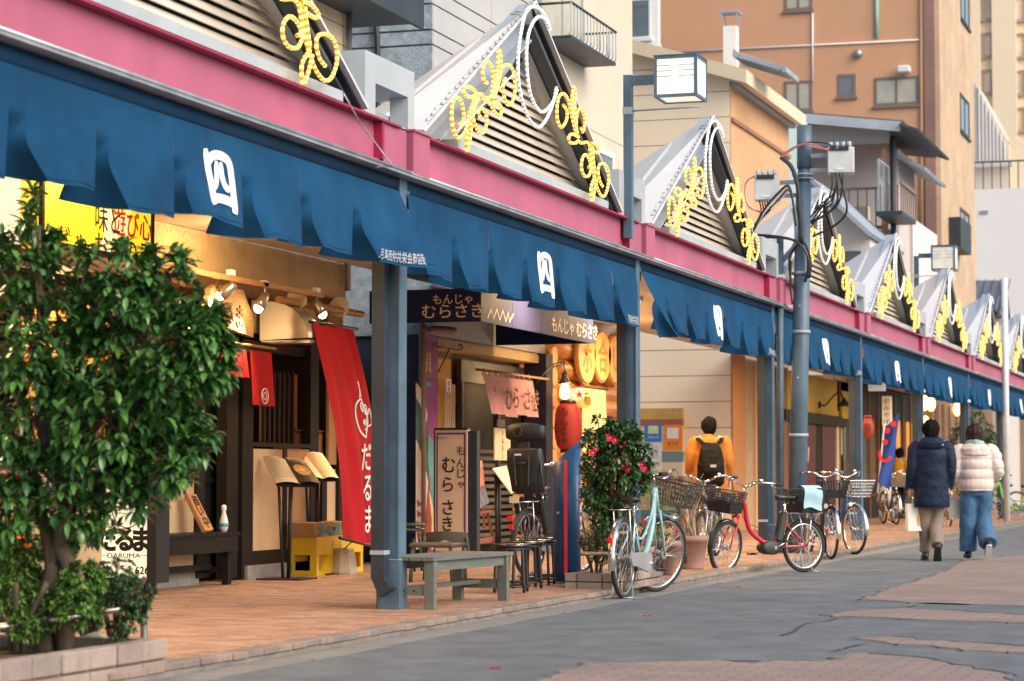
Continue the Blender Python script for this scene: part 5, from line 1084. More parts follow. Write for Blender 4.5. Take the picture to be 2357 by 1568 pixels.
tx = MB(); mp = M('purple_brush_ink', (.1,.02,.06), .8, bump=0)
for ch, k, s in (('む',1,.45),('ら',2,.0),('さ',2,.95),('き',3,.75)): tx.text(ch, .3, pf(k if s < .95 else k, s, .55) + Vector((.035,0,0)), EX, EZ, bold=.012, sx=.95)
tx.vtext('もんじゃ', .09, pf(0,.5,.25) + Vector((.035,0,0)), EX, EZ); obj('lettering', tx, mp, pn)
for (u, v, n_) in ((1009,799,0),(1256,836,1)):
    q = gx(u, v, XS+.05); hb = thing('iron_bracket', ['black iron hook bracket over the barred window', 'black iron hook bracket holding the glowing lantern'][n_], 'bracket', q, 0, 'black iron hook brackets'); 
    obj('arm', MB().tube(smooth([q, q+Vector((.0,.35,.0)), q+Vector((.02,.62,.0)), q+Vector((.04,.7,.03)), q+Vector((.04,.66,.07)), q+Vector((.03,.6,.04))], 4), .01, 6), m_black, hb); obj('brace', MB().tube([q+Vector((0,0,-.28)), q+Vector((.01,.35,0))], .008, 6), m_black, hb)
# --- log house
LH = thing('log_house_front', 'log cabin restaurant front glowing orange with round wooden signs', 'shop front', (XS, yl0, 0)); m_log = M('orange_varnished_log', (.5,.2,.045), .35, var=.25, scale=2.5, stretch=(6,1,6), dirt=.3, dcol=(.25,.09,.02), spec=.6)
for k in range(9):
    r = .145; z = 2.72 - k*.27
    yend = yl1
    if z > 1.95 or z < .9: obj('log', MB().cyl((XS-.1, yl0, z), (XS-.1, yend, z), r, n=14), m_log, LH)
    else: 
        obj('log', MB().cyl((XS-.1, yl0, z), (XS-.1, yl0+.75, z), r, n=14), m_log, LH)
for k in range(9): z = 2.72-k*.27; obj('log_end', MB().cyl((XS+.02, yl0+.12, z-.13), (XS+.09, yl0+.12, z-.13), .125, n=14), M('pale_log_end', (.62,.3,.09), .5, var=.2), LH)
obj('inner_wall', MB().box(XS-1.0, XS-.95, yl0, yl1+.3, SW, 2.7), M('lit_inner_wall', (.55,.3,.09), .6, var=.15), LH); obj('door_post', MB().box(XS-.12, XS+.05, gx(1393,1100,XS).y, gx(1403,1100,XS).y, SW, 1.9), m_darkwood, LH); obj('door_post', MB().box(XS-.12, XS+.02, gx(1408,1100,XS).y, gx(1420,1100,XS).y, SW, 1.9), m_wood, LH)
obj('header_log', MB().cyl((XS-.02, yl0+.6, 1.98), (XS-.02, yl1, 1.98), .13, n=14), m_log, LH)
obj('side_wall', MB().box(XS-2.2, XS-.02, yl1, yl1+.08, SW, 3.3), m_side, LH)
for k, (u, v, ru, ch) in enumerate(((1344,824,17,'ホ'),(1380,821,17,'合'),(1412,828,15,'い'))):
    q = gx(u, v, XS+.08); t = thing('round_wood_sign', ['round wooden slice sign nearest the lantern', 'round wooden slice sign in the middle of three', 'round wooden slice sign half hidden by the second column'][k], 'sign', q, 0, 'round wooden slice signs on the log wall'); rz = .34
    sl = [(XS+.08+.05, q.y+.42*math.cos(a)*(1+.05*math.sin(3*a)), q.z+rz*math.sin(a)) for a in [i*math.pi/10 for i in range(20)]]; sl0 = [Vector((x, q.y+(y-q.y)*1.08, q.z+(z-q.z)*1.08)) for x, y, z in sl]
    obj('bark_rim', MB().slab([p_ - Vector((.02,0,0)) for p_ in sl0], (1,0,0), .04), m_ltwood, t); obj('slice_face', MB().slab(sl, (1,0,0), .05), M('pale_slice_wood', (.75,.42,.12), .5, var=.15, scale=5), t); obj('lettering', MB().text(ch, .5, (XS+.131, q.y, q.z), EX, EZ, bold=.01), M('burnt_line', (.45,.17,.03), .6), t)
q = gx(1300, 905, XS+.45); lt = thing('glowing_lantern', 'glowing glass wall lantern above the big red paper lantern', 'lantern', q)
obj('glass', MB().lathe((q.x,q.y,q.z-.12), [(.02,.04),(.06,.06),(.07,.12),(.055,.19),(.04,.24)], 14), M('glowing_glass', (1,.7,.35), .2, emit=4, ecol=(1,.55,.17), bump=0), lt); obj('cap', MB().lathe((q.x,q.y,q.z+.12), [(.085,0),(.07,.03),(.04,.07),(.04,.13),(.01,.16)], 14), m_bluedk, lt); obj('hook', MB().tube(smooth([(q.x,q.y,q.z+.28),(q.x,q.y-.1,q.z+.36),(q.x-.1,q.y-.25,q.z+.34),(q.x-.3,q.y-.3,q.z+.1)], 4), .01, 6), m_black, lt)
lamp('lantern_light', 'POINT', q + Vector((.2,-.05,0)), 22, WARM, .12)
q = gx(1308, 982, XS+.75); rl = thing('red_paper_lantern', 'big red paper lantern with black lettering behind the flowering bush', 'lantern', q); h = .56
prof = [(.1,-h/2)] + [(.17*math.sin(math.pi*(.16+.68*k/14))**.35*(1 + .012*(k % 2)), -h/2+.03 + (h-.06)*k/14) for k in range(15)] + [(.1,h/2)]
obj('paper_body', MB().lathe(q, prof, 24), M('red_lantern_paper', (.25,.012,.008), .6, var=.1, emit=.02, ecol=(1,.12,.03), bump=0), rl); obj('end_ring', MB().cyl(q+Vector((0,0,h/2)), q+Vector((0,0,h/2+.04)), .1, n=20).cyl(q-Vector((0,0,h/2+.04)), q-Vector((0,0,h/2)), .1, n=20), m_black, rl); tx = MB(); 
for k, ch in enumerate('もんじゃ'): tx.text(ch, .11, q + Vector((.0,-.175,.18-.12*k)), RX_, EZ, depth=.01, bold=.01)
obj('lettering', tx, m_ink, rl)
for k, (u, v, r, m_) in enumerate(((1326,908,.11,M('white_lantern_paper', (.9,.8,.7), .6, emit=.2, ecol=(1,.75,.5), bump=0)), (1345,923,.11,M('yellow_lantern_paper', (.9,.55,.1), .6, emit=.5, ecol=(1,.5,.1), bump=0)))):
    q = gx(u, v, XS+.3); t = thing('round_paper_lantern', ['white round paper lantern with a red star beside the glowing lantern', 'yellow round paper lantern hanging before the cream curtain'][k], 'lantern', q, 0, 'round paper lanterns'); obj('paper_ball', MB().ball(q, r, 18, 12, sc=(1,1,.9)), m_, t); obj('cap', MB().cyl(q+Vector((0,0,r*.85)), q+Vector((0,0,r*.98)), .06, n=12), m_red if k == 0 else m_black, t); obj('print', MB().text('★' if k == 0 else '祭', .12, q + Vector((r*.62,-r*.8,0)), Vector((.8,.6,0)), EZ, depth=.01), m_red if k == 0 else m_ink, t)
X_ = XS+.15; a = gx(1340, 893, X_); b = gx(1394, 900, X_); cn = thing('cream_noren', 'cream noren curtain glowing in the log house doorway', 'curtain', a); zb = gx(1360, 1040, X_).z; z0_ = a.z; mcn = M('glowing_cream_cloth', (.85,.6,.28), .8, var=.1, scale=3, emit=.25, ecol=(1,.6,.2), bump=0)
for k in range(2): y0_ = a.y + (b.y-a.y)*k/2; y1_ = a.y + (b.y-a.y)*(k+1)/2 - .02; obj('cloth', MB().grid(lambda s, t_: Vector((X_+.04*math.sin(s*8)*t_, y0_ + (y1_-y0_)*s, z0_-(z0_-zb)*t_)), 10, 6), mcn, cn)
obj('rod', MB().tube([(X_, a.y-.1, z0_+.02), (X_, b.y+.1, z0_+.02)], .014, 6), m_black, cn)
lamp('door_light', 'AREA', (XS-.4, (yl0+yl1)/2, 2.3), 35, WARM, .7, (.3,0,-1)); lamp('door_light', 'POINT', (XS+.6, (yl0+yl1)/2+.3, 2.5), 14, WARM, .15)
# standing sign with purple border
p = gz(1045, 1297, SW); x0 = gy(1003, 1200, p.y).x; x1 = gy(1083, 1200, p.y).x; zt = gy(1040, 986, p.y).z; ps = thing('standing_sign', 'cream standing sign with purple border and black brush lettering', 'sign', p)
obj('sign_face', MB().box(x0+.015, x1-.015, p.y-.06, p.y+.04, .2, zt-.02), M('peach_sign_face', (.72,.52,.38), .35, var=.03, scale=1, bump=0), ps); f = MB(); f.box(x0, x0+.015, p.y-.07, p.y+.05, .16, zt); f.box(x1-.015, x1+.09, p.y-.05, p.y+.06, .16, zt-.03); f.box(x0+.015, x1-.015, p.y-.07, p.y+.05, zt-.02, zt+.005); f.box(x0+.015,x1-.015,p.y-.07,p.y+.05,.16,.2); obj('sign_frame', f, m_bluedk, ps)
bd = MB(); yy = p.y-.063; bd.box(x0+.03, x0+.045, yy, yy+.003, .25, zt-.05); bd.box(x1-.055, x1-.035, yy, yy+.003, .25, zt-.05); bd.box(x0+.045, x1-.055, yy, yy+.003, zt-.07, zt-.05); obj('purple_border', bd, M('purple_print', (.1,.04,.2), .5), ps)
tx = MB()
for ch, u, v, s in (('む',1033,1070,.2),('ら',1031,1115,.19),('さ',1031,1168,.19),('き',1030,1206,.18)): tx.text(ch, s, gy(u, v, yy-.001), RX_, EZ, bold=.012, sx=.9)
for ch, v in (('も',1037),('ん',1066),('じ',1090),('ゃ',1116)): tx.text(ch, .12 if ch != 'ゃ' else .1, gy(1061, v, yy-.001), RX_, EZ, bold=.006)
tx.text('もんじゃ', .035, gy(1016, 1008, yy-.001), RX_, EZ); obj('lettering', tx, m_ink, ps)
for x in (x0+.06, x1-.06, x1+.06): obj('castor', MB().cyl((x, p.y-.08, SW+.04), (x, p.y-.05, SW+.04), .04, n=12).box(x-.02,x+.02,p.y-.07,p.y-.04,SW+.08,.16), m_rubber, ps)
# --- siding building notice board
q0, q1 = gy(1478, 940, yE-.12), gy(1572, 1143, yE-.12); nb = thing('notice_board', 'notice board with ochre and brick red bands and posters on the cream siding wall', 'notice board', ((q0.x+q1.x)/2, yE-.1, q1.z)); x0 = q0.x-.5; x1 = q1.x
def nby(v): return gy(1530, v, yE-.12).z
for v0, v1, m_ in ((940,966,M('ochre_paint',(.5,.33,.1),.6)),(967,980,M('brick_red_paint',(.36,.1,.07),.6)),(981,1040,m_cream),(1041,1064,M('blue_grey_band',(.16,.24,.3),.6)),(1064,1096,m_cream),(1097,1112,M('brick_red_paint',(.36,.1,.07))),(1113,1175,M('ochre_paint2',(.45,.36,.2),.6)),(1176,1188,M('teal_band',(.05,.2,.3),.6)),(1189,1212,M('brick_red_paint',(.36,.1,.07))),(1213,1250,m_cream)): obj('board_band', MB().box(x0, x1, yE-.12, yE-.03, nby(v1), nby(v0)), m_, nb)
def poster(u0, v0, u1, v1, col, lab, col2, txt):
    a, b = gy(u0, v0, yE-.13), gy(u1, v1, yE-.13); t = thing('poster', lab, 'poster', (a.x, yE-.13, b.z), 0, 'posters on the notice board'); obj('sheet', MB().box(a.x, b.x, yE-.13, yE-.122, b.z, a.z), M('poster_'+lab.split()[0], col, .5), t); w = b.x-a.x; h = a.z-b.z; obj('inset', MB().box(a.x+w*.2, b.x-w*.2, yE-.134, yE-.1305, b.z+h*.45, a.z-h*.12), M('inset_'+lab.split()[0], col2, .5), t)
    obj('heading', MB().text(txt, h*.16, ((a.x+b.x)/2, yE-.132, b.z+h*.26), RX_, EZ), m_white if col[0] < .4 else m_ink, t); return t
poster(1484, 976, 1523, 1017, (.03,.2,.6), 'blue poster at the left of the notice board', (.6,.7,.3), 'お知らせ'); poster(1527, 978, 1571, 1036, (.8,.25,.04), 'orange poster with white sheet on the notice board', (.8,.8,.78), 'まつり'); poster(1484, 1019, 1523, 1085, (.7,.72,.72), 'white poster low on the notice board', (.5,.55,.6), 'ご案内')
obj('side_wall_base', MB().box(xL, XS-.02, yE-.03, yE-.001, 0, .06), m_slate, E_)
# --- farther shopfronts of bays 4 to 8
y0, y1, zb, zt = RX(XS-.1, 1716, 880, 1752, 1030); sh = thing('roller_shutter', 'half raised beige roller shutter left of the third column', 'shutter', (XS, y0, zb)); ysh1 = gx(1790, 1000, XS-.1).y; zsh = gx(1735, 1037, XS-.1).z
for k in range(16): z = zsh + k*.075; obj('shutter_slat', MB().box(XS-.13, XS-.1, pl1, ysh1, z, z+.066), M('beige_shutter', (.45,.35,.25), .5, var=.1), sh)
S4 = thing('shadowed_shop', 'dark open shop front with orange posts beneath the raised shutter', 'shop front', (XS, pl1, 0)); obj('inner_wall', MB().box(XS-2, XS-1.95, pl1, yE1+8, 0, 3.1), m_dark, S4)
for (u0, u1, m_) in ((1738,1748,m_ochre),(1788,1812,m_wood)): ya, yb_ = gx(u0,1000,XS).y, gx(u1,1000,XS).y; obj('post', MB().box(XS-.12, XS+.01, ya, yb_, SW, 3.1), m_, S4)
obj('valance', MB().box(XS-.1, XS-.05, pl1, ysh1, zsh+1.2, 3.1), m_ochre, S4)
y0 = gx(1850,1000,XS).y; y1 = gx(1962,1000,XS).y; yw1 = y1+.2
S5 = thing('red_door_shop', 'shop front with yellow upper wall and dark red doors beside the leaning pole', 'shop front', (XS, y0, 0)); m_yw = M('mustard_wall', (.5,.36,.05), .7, var=.1); m_dr = M('dark_red_door', (.1,.006,.006), .4, var=.15)
zl = gx(1900, 955, XS).z; obj('upper_wall', MB().box(XS-.1, XS, y0-2, y1, zl, 3.1), m_yw, S5); obj('lintel', MB().box(XS-.1, XS+.04, y0-2, y1-1.0, zl-.22, zl), m_darkwood, S5)
for u0, u1, m_ in ((1850,1880,m_dr),(1881,1894,m_dark),(1895,1925,m_dr)): ya, yb_ = gx(u0,1000,XS).y, gx(u1,1000,XS).y; obj('door_leaf', MB().box(XS-.12, XS-.02, ya-(2 if u0==1850 else 0), yb_-.02, SW+.25, zl-.22), m_, S5)
obj('door_handle', MB().tube([gx(1861,1030,XS+.02), gx(1859,1065,XS+.02)], .02, 6), m_cream, S5); obj('post', MB().box(XS-.1, XS+.0, gx(1926,1000,XS).y, gx(1933,1000,XS).y, SW, zl), m_cream, S5)
ya, yb_ = gx(1934,1000,XS).y, gx(1966,1000,XS).y; obj('mustard_panel', MB().box(XS-.05, XS+.05, ya, yb_+.4, gx(1950,965,XS).z, 2.9), m_yw, S5); obj('window_glass', MB().box(XS-.1, XS-.05, ya, yb_+.4, SW+.1, gx(1950,965,XS).z), M('dark_glass_door', (.02,.022,.02)), S5)
for k in range(3): 
    q = gx(1938+k*9, 1010+k*15, XS-.02); obj('paper_strip', MB().box(XS-.045, XS-.035, q.y, q.y+.14, q.z-.35, q.z+.25), m_cream, S5)
q = gx(1890, 932, XS+.05); gl = thing('gooseneck_lamp', 'black gooseneck wall lamp on the mustard wall', 'lamp', q); obj('arm', MB().tube(smooth([q, q+Vector((.1,0,.0)), q+Vector((.25,.15,.2)), q+Vector((.35,.35,.25)), q+Vector((.4,.45,.1))], 5), .02, 6), m_black, gl); obj('shade', MB().lathe(q+Vector((.4,.45,-.02)), [(.16,0),(.1,.06),(.04,.14),(.03,.17)], 14), m_black, gl); obj('wall_plate', MB().cyl(q-Vector((.04,0,0)), q, .07, n=12), m_black, gl)
S6 = thing('snack_shop', 'cluttered snack shop front with lit orange interior beyond the fourth column', 'shop front', (XS, y1, 0)); ye = gx(2110,1000,XS).y
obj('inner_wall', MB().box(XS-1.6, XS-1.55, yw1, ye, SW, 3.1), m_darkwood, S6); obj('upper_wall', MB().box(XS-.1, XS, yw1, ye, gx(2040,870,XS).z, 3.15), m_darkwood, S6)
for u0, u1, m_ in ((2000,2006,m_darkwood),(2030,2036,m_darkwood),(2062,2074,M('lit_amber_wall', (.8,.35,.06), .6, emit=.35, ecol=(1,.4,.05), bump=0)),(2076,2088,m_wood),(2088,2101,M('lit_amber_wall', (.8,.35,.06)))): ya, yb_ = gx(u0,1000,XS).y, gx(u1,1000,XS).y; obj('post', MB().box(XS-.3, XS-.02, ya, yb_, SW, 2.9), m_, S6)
for k, (u, v) in enumerate(((2005,940),(2018,940))): q = gx(u, v, XS-.1); obj('hanging_cloth', MB().box(XS-.14, XS-.1, q.y, q.y+.9, q.z-.7, q.z+.3), [m_slate, m_cream][k], S6)
lamp('shop_light', 'POINT', (XS-.7, gx(2075,1000,XS).y, 2.2), 90, WARM, .15)
# hanging signs there
def hang(name, lab, u0, v0, u1, v1, Y, m_, txt, tm, vert=True):
    a, b = gy(u0, v0, Y), gy(u1, v1, Y); t = thing(name, lab, 'sign', (a.x, Y, b.z)); obj('sign_box', MB().box(a.x, b.x, Y, Y+.12, b.z, a.z), m_, t); w = b.x-a.x; h = a.z-b.z; mb = MB()
    if vert: mb.vtext(txt, min(w*.7, h/len(txt)*.85), ((a.x+b.x)/2, Y-.001, a.z-.03), RX_, EZ, step=h/len(txt)*.95)
    else: mb.text(txt, w/len(txt)*.9, ((a.x+b.x)/2, Y-.001, (a.z+b.z)/2), RX_, EZ)
    obj('lettering', mb, tm, t); return t
yP4 = PY(4)
hang('hanging_sign', 'white hanging sign with black vertical lettering above the blue flag', 2030, 912, 2051, 980, yP4+4.5, m_cream, 'おみやげ', m_ink); hang('hanging_sign', 'wide grey hanging sign under the fifth noren curtain', 1998, 872, 2036, 900, yP4+2.2, m_slate, '月島名物', m_cream, False)
q = gy(1998, 985, yP4+2.5); rl2 = thing('red_round_lantern', 'orange red paper lantern right of the fourth column', 'lantern', q); obj('paper_body', MB().ball(q, .12, 14, 10, sc=(.8,.8,1.5)).cyl(q+Vector((0,0,.165)), q+Vector((0,0,.2)), .06, n=12), M('orange_lantern_paper', (.3,.03,.01), .6, emit=.02, ecol=(1,.2,.04), bump=0), rl2); obj('lettering', MB().text('祭', .14, q+Vector((.02,-.17,0)), RX_, EZ), m_ink, rl2)
Yf = yP4+3.4; fl = thing('blue_flag', 'tall blue flag with red marks leaning over the snack shop front', 'flag', gy(2030,1150,Yf)); P = [gy(2072,950,Yf), gy(2035,985,Yf), gy(2022,1110,Yf), gy(2046,1130,Yf)]
obj('cloth', MB().grid(lambda s, t_: P[1].lerp(P[0], s).lerp(P[2].lerp(P[3], s), t_) + Vector((0,.06*math.sin(s*5+t_*4),0)), 8, 12), M('blue_flag_cloth', (.02,.06,.3), .7, var=.15), fl); obj('pole', MB().tube([gy(2036,975,Yf), gy(2020,1135,Yf)], .015, 6), m_white, fl)
mk = MB(); mk2 = MB()
for (a_, b_, r) in ((.3,.12,.05),(.7,.1,.05),(.25,.3,.05)): c = P[1].lerp(P[0], a_).lerp(P[2].lerp(P[3], a_), b_) + Vector((0,-.08,0)); mk.slab([c + Vector((r*math.cos(x), 0, r*math.sin(x))) for x in [i*math.pi/4 for i in range(8)]], (0,-1,0), .004)
c = P[1].lerp(P[0], .35).lerp(P[2].lerp(P[3], .35), .5) + Vector((0,-.08,0)); mk2.stroke([c + Vector((.09*math.cos(x), 0, .12*math.sin(x))) for x in [R(-200+12*i) for i in range(16)]], .05, (0,-1,0)); obj('print', mk, M('bright_red_print', (.65,.02,.02), .6), fl, 'stuff'); obj('print', mk2, M('bright_red_print', (.65,.02,.02)), fl)
p = gz(2040, 1205, SW); q = Vector((p.x, p.y, SW)); ic = thing('ice_cream_model', 'giant soft ice cream cone model below the blue flag', 'display model', q); zt = zat(1110, p); H_i = zt - SW
obj('cone', MB().lathe(q, [(.1,0),(.1,.04),(.03,.06),(.14,H_i*.48),(.15,H_i*.5)], 16), M('orange_cone', (.6,.28,.06), .6, var=.2), ic); obj('cream_swirl', MB().lathe(q, [(.15,H_i*.5),(.2,H_i*.55),(.19,H_i*.62),(.15,H_i*.65),(.17,H_i*.7),(.15,H_i*.76),(.11,H_i*.79),(.13,H_i*.84),(.09,H_i*.9),(.04,H_i*.96),(.01,H_i)], 16), m_white, ic)
tb = gz(2015, 1200, SW); tt = thing('display_table', 'small brown display table beside the ice cream model', 'table', tb); obj('table_top', MB().box(tb.x-.4, tb.x+.35, tb.y-.3, tb.y+.3, .62, .66), m_wood, tt)
for sx in (-.36,.31):
    for sy in (-.26,.26): obj('leg', MB().box(tb.x+sx-.02, tb.x+sx+.02, tb.y+sy-.02, tb.y+sy+.02, SW, .62), m_wood, tt)
# last fronts
y7 = PY(5); y8 = PY(7)+2
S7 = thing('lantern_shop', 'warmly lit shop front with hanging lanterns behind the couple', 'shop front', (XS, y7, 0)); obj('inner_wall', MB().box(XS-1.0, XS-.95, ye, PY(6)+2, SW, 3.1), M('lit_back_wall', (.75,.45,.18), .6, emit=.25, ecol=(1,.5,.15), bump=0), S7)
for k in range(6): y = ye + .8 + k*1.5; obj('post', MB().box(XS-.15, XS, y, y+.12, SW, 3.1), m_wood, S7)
obj('dark_counter', MB().box(XS-.4, XS, ye, PY(6)+2, SW, .9), m_darkwood, S7); obj('upper_beam', MB().box(XS-.2, XS, ye, PY(6)+2, 2.45, 3.1), m_darkwood, S7)
for k, (u, v) in enumerate(((2128,928),(2143,930),(2203,942),(2130,975))):
    q = gx(u, v, XS+.1); t = tag(obj('lit_lantern', MB().ball(q, .17, 12, 8, sc=(.7,.7,1.2)), M('lit_yellow_lantern', (1,.7,.3), .5, emit=3.5, ecol=(1,.55,.16), bump=0)), ['lit yellow lantern right of the fifth column, upper left', 'lit yellow lantern beside another above the man in navy', 'small lit lantern by the round tree', 'lit lantern low behind the man in navy'][k], 'lantern', 'lit lanterns of the warm shop front')
lamp('shop_light', 'POINT', (XS-.3, y7+2, 2.3), 90, WARM, .15); lamp('shop_light', 'POINT', (XS-.3, y7+6, 2.3), 90, WARM, .15)
S8 = thing('brown_shop', 'brown shuttered shop front at the far end of the arcade', 'shop front', (XS, PY(6)+2, 0)); obj('front', MB().box(XS-.3, XS-.05, PY(6)+2, 150, 0, 3.3), M('brown_front', (.16,.1,.06), .6, var=.3, scale=.6), S8)
for k in range(14): y = PY(6)+2.2 + k*1.3; obj('post', MB().box(XS-.05, XS+.02, y, y+.12, SW, 3.1), m_wood, S8)
for k in range(7): y = PY(6)+2.9 + k*2.6; obj('window_pane', MB().box(XS-.05, XS-.03, y, y+.7, .9, 2.3), m_glass, S8)
# ================================================================== planters, trees, shrubs
VF = Vector((-math.sin(YAW), math.cos(YAW), 0)); VR = Vector((math.cos(YAW), math.sin(YAW), 0))
m_block = [M('planter_block_%d' % k, c, .85, var=.16, scale=7, dirt=.45, dcol=(.14,.12,.11), bump=.6, bscale=50) for k, c in enumerate(((.3,.24,.215),(.26,.21,.19),(.32,.26,.23)))]
m_soil = M('dark_soil', (.05,.035,.025), .95, var=.4, scale=14, bump=1, bscale=30)
def planter(name, lab, x0, x1, y0, y1, z0, z1, L=.26):
    t = thing(name, lab, 'planter', ((x0+x1)/2, (y0+y1)/2, z0)); w = .1; rnd = random.Random(int(y0*10)); hh = (z1-z0)
    for (za, zb_) in ((z0, z0+hh*.46), (z0+hh*.48, z1)):
        y = y1
        while y > y0 + .02:
            ya = max(y0, y-L); j = rnd.uniform(-.004,.004); obj('block', MB().obox(((x1-w/2)+j, (y+ya)/2, (za+zb_)/2), w, y-ya-.012, zb_-za-.008, bev=.006), rnd.choice(m_block), t); obj('block', MB().obox(((x0+w/2), (y+ya)/2, (za+zb_)/2), w, y-ya-.012, zb_-za-.008), rnd.choice(m_block), t); y -= L
        for yy in (y0+w/2, y1-w/2):
            x = x0+w+.006
            while x < x1-w-.03: xb = min(x1-w-.006, x+L); obj('block', MB().obox(((x+xb)/2, yy, (za+zb_)/2), xb-x-.012, w, zb_-za-.008), rnd.choice(m_block), t); x += L
    obj('soil', MB().grid(lambda s, q: Vector((x0+w + (x1-x0-2*w)*s, y0+w + (y1-y0-2*w)*q, z1-.06 + .03*noise.noise(Vector((s*5,q*12,0))))), 10, 30), m_soil, t); obj('mortar_core', MB().box(x0+.02,x1-.02,y0+.02,y1-.02,z0,z1-.075), M('mortar_bed', (.22,.14,.1)), t)
    return t
pc = gz(387, 1560, 0); planter('block_planter', 'brown block planter with hedge and tree at the lower left', pc.x-.95, pc.x, pc.y-2.6, pc.y, 0, .2, .27)
def leafm(name, c1, c2, rough=.35, sc=9):
    m = M(name, c1, rough, var=.3, scale=sc, bump=.1, spec=.6); nt = m.node_tree; N = nt.nodes; L = nt.links; p = N['Principled BSDF']
    g = N.new('ShaderNodeNewGeometry'); mx = N.new('ShaderNodeMix'); mx.data_type = 'RGBA'; old = p.inputs['Base Color'].links[0].from_socket; L.new(g.outputs['Random Per Island'], mx.inputs[0]); L.new(old, mx.inputs[6]); mx.inputs[7].default_value = (*c2, 1); L.new(mx.outputs[2], p.inputs['Base Color'])
    p.inputs['Subsurface Weight'].default_value = .0
    return m
m_leaf = leafm('glossy_evergreen_leaf', (.034,.11,.036), (.1,.24,.05), .24); m_leaf2 = leafm('camellia_leaf', (.03,.09,.035), (.08,.18,.05), .26); m_box = leafm('boxwood_leaf', (.03,.085,.035), (.08,.16,.06), .4, 20); m_con = leafm('conifer_spray', (.05,.14,.02), (.15,.28,.05), .6, 20); m_far = leafm('far_tree_leaf', (.03,.08,.035), (.09,.16,.07), .4)
def leaf_at(mb, base, d, up, L_, W, curl=.15):
    d = d.normalized(); s = d.cross(up); s = s.normalized() if s.length > 1e-4 else Vector((1,0,0)); n = s.cross(d).normalized()
    a = base; m1 = base + d*L_*.35 - n*curl*L_*.1; m2 = base + d*L_*.72 - n*curl*L_*.35; tip = base + d*L_ - n*curl*L_
    e = n*W*.18
    mb.add([a, m1+s*W*.5+e, m1, m1-s*W*.5+e, m2+s*W*.42+e, m2, m2-s*W*.42+e, tip], [(0,2,1),(0,3,2),(1,2,5,4),(2,3,6,5),(4,5,7),(5,6,7)], 0, True)
def whorl(mb, rnd, tip, d, L_, W, n=7, sink=None):
    for k in range(n):
        a = 2.4*k + rnd.random(); o = d.orthogonal().normalized(); o2 = d.cross(o); r = (o*math.cos(a) + o2*math.sin(a)); dd = r*rnd.uniform(.7,1.2) + d*rnd.uniform(.1,.8) + Vector((0,0,rnd.uniform(-.25,.1)))
        b = tip - d*rnd.uniform(0, L_*.5)
        tgt = MB() if sink is not None and len(sink) < 290 and rnd.random() < .12 else mb
        leaf_at(tgt, b, dd, Vector((0,0,1)), L_*rnd.uniform(.75,1.15), W*rnd.uniform(.8,1.15), rnd.uniform(.05,.4))
        if tgt is not mb: sink.append(tgt)
def crown(t, rnd, blobs, root, L_, W, per, m_, twig_r, front=False, droop=0, stems=True, inner=.25):
    """blobs: (centre, radius); twigs reach from the limbs into each blob, leaves stand in whorls on their tips"""
    lf = MB(); tw = MB(); sink = [] if front else None
    for c, r, n in blobs:
        mid = root.lerp(c, .55) + Vector((rnd.uniform(-.1,.1), rnd.uniform(-.1,.1), -.05))*r*2
        if stems: tw.tube(smooth([root, mid, c], 4), [twig_r*(2.2 - 1.6*i/8) for i in range(9)], 6)
        for k in range(n):
            v = Vector((rnd.gauss(0,1), rnd.gauss(0,1), rnd.gauss(0,1))).normalized()*r*(inner + (1.05-inner)*rnd.random()**.5)
            tip = c + v; d = (v.normalized()*.8 + Vector((0,0,.7 - droop))).normalized()
            if stems and k % 2 == 0: tw.tube([c + v*.1, c + v*.6 - Vector((0,0,.03*r)), tip], [twig_r*.55, twig_r*.35, twig_r*.2], 4, caps=False)
            whorl(lf, rnd, tip, d, L_, W, per, sink if front and (v.dot(VF) < 0) else None)
    if stems: obj('twigs', tw, m_bark, t, 'stuff')
    obj('foliage', lf, m_, t, 'stuff')
    if sink:
        for q in sink: obj('leaf', q, m_, t)
rnd = random.Random(21)
tb = gz(118, 1492, .15); T1 = thing('evergreen_tree', 'glossy leaved evergreen tree with clustered leaves filling the left foreground', 'tree', tb)
fork = gy(130, 1290, tb.y); tr = MB()
tr.tube(smooth([tb + Vector((-.04,0,-.05)), gy(105,1400,tb.y), gy(120,1290,tb.y), gy(95,1180,tb.y+.05), gy(70,1040,tb.y)], 5), [.062,.058,.055,.05,.046,.045,.044,.043,.042,.041,.04,.038,.036,.034,.032,.03,.028,.026,.024,.022,.02], 10)
tr.tube(smooth([tb + Vector((.07,.02,-.05)), gy(150,1400,tb.y), gy(160,1310,tb.y), gy(140,1240,tb.y-.02), gy(190,1100,tb.y), gy(220,900,tb.y)], 4), [.05]*6 + [.04]*8 + [.03]*7, 10)
tr.tube(smooth([gy(120,1300,tb.y), gy(150,1180,tb.y), gy(100,1000,tb.y), gy(92,700,tb.y), gy(90,520,tb.y-.05)], 4), [.04,.04,.038,.036,.034,.032,.03,.028,.026,.024,.022,.02,.018,.016,.012,.01,.008], 8)
obj('trunk', tr, m_bark, T1); px = 5400/11.7
B = []
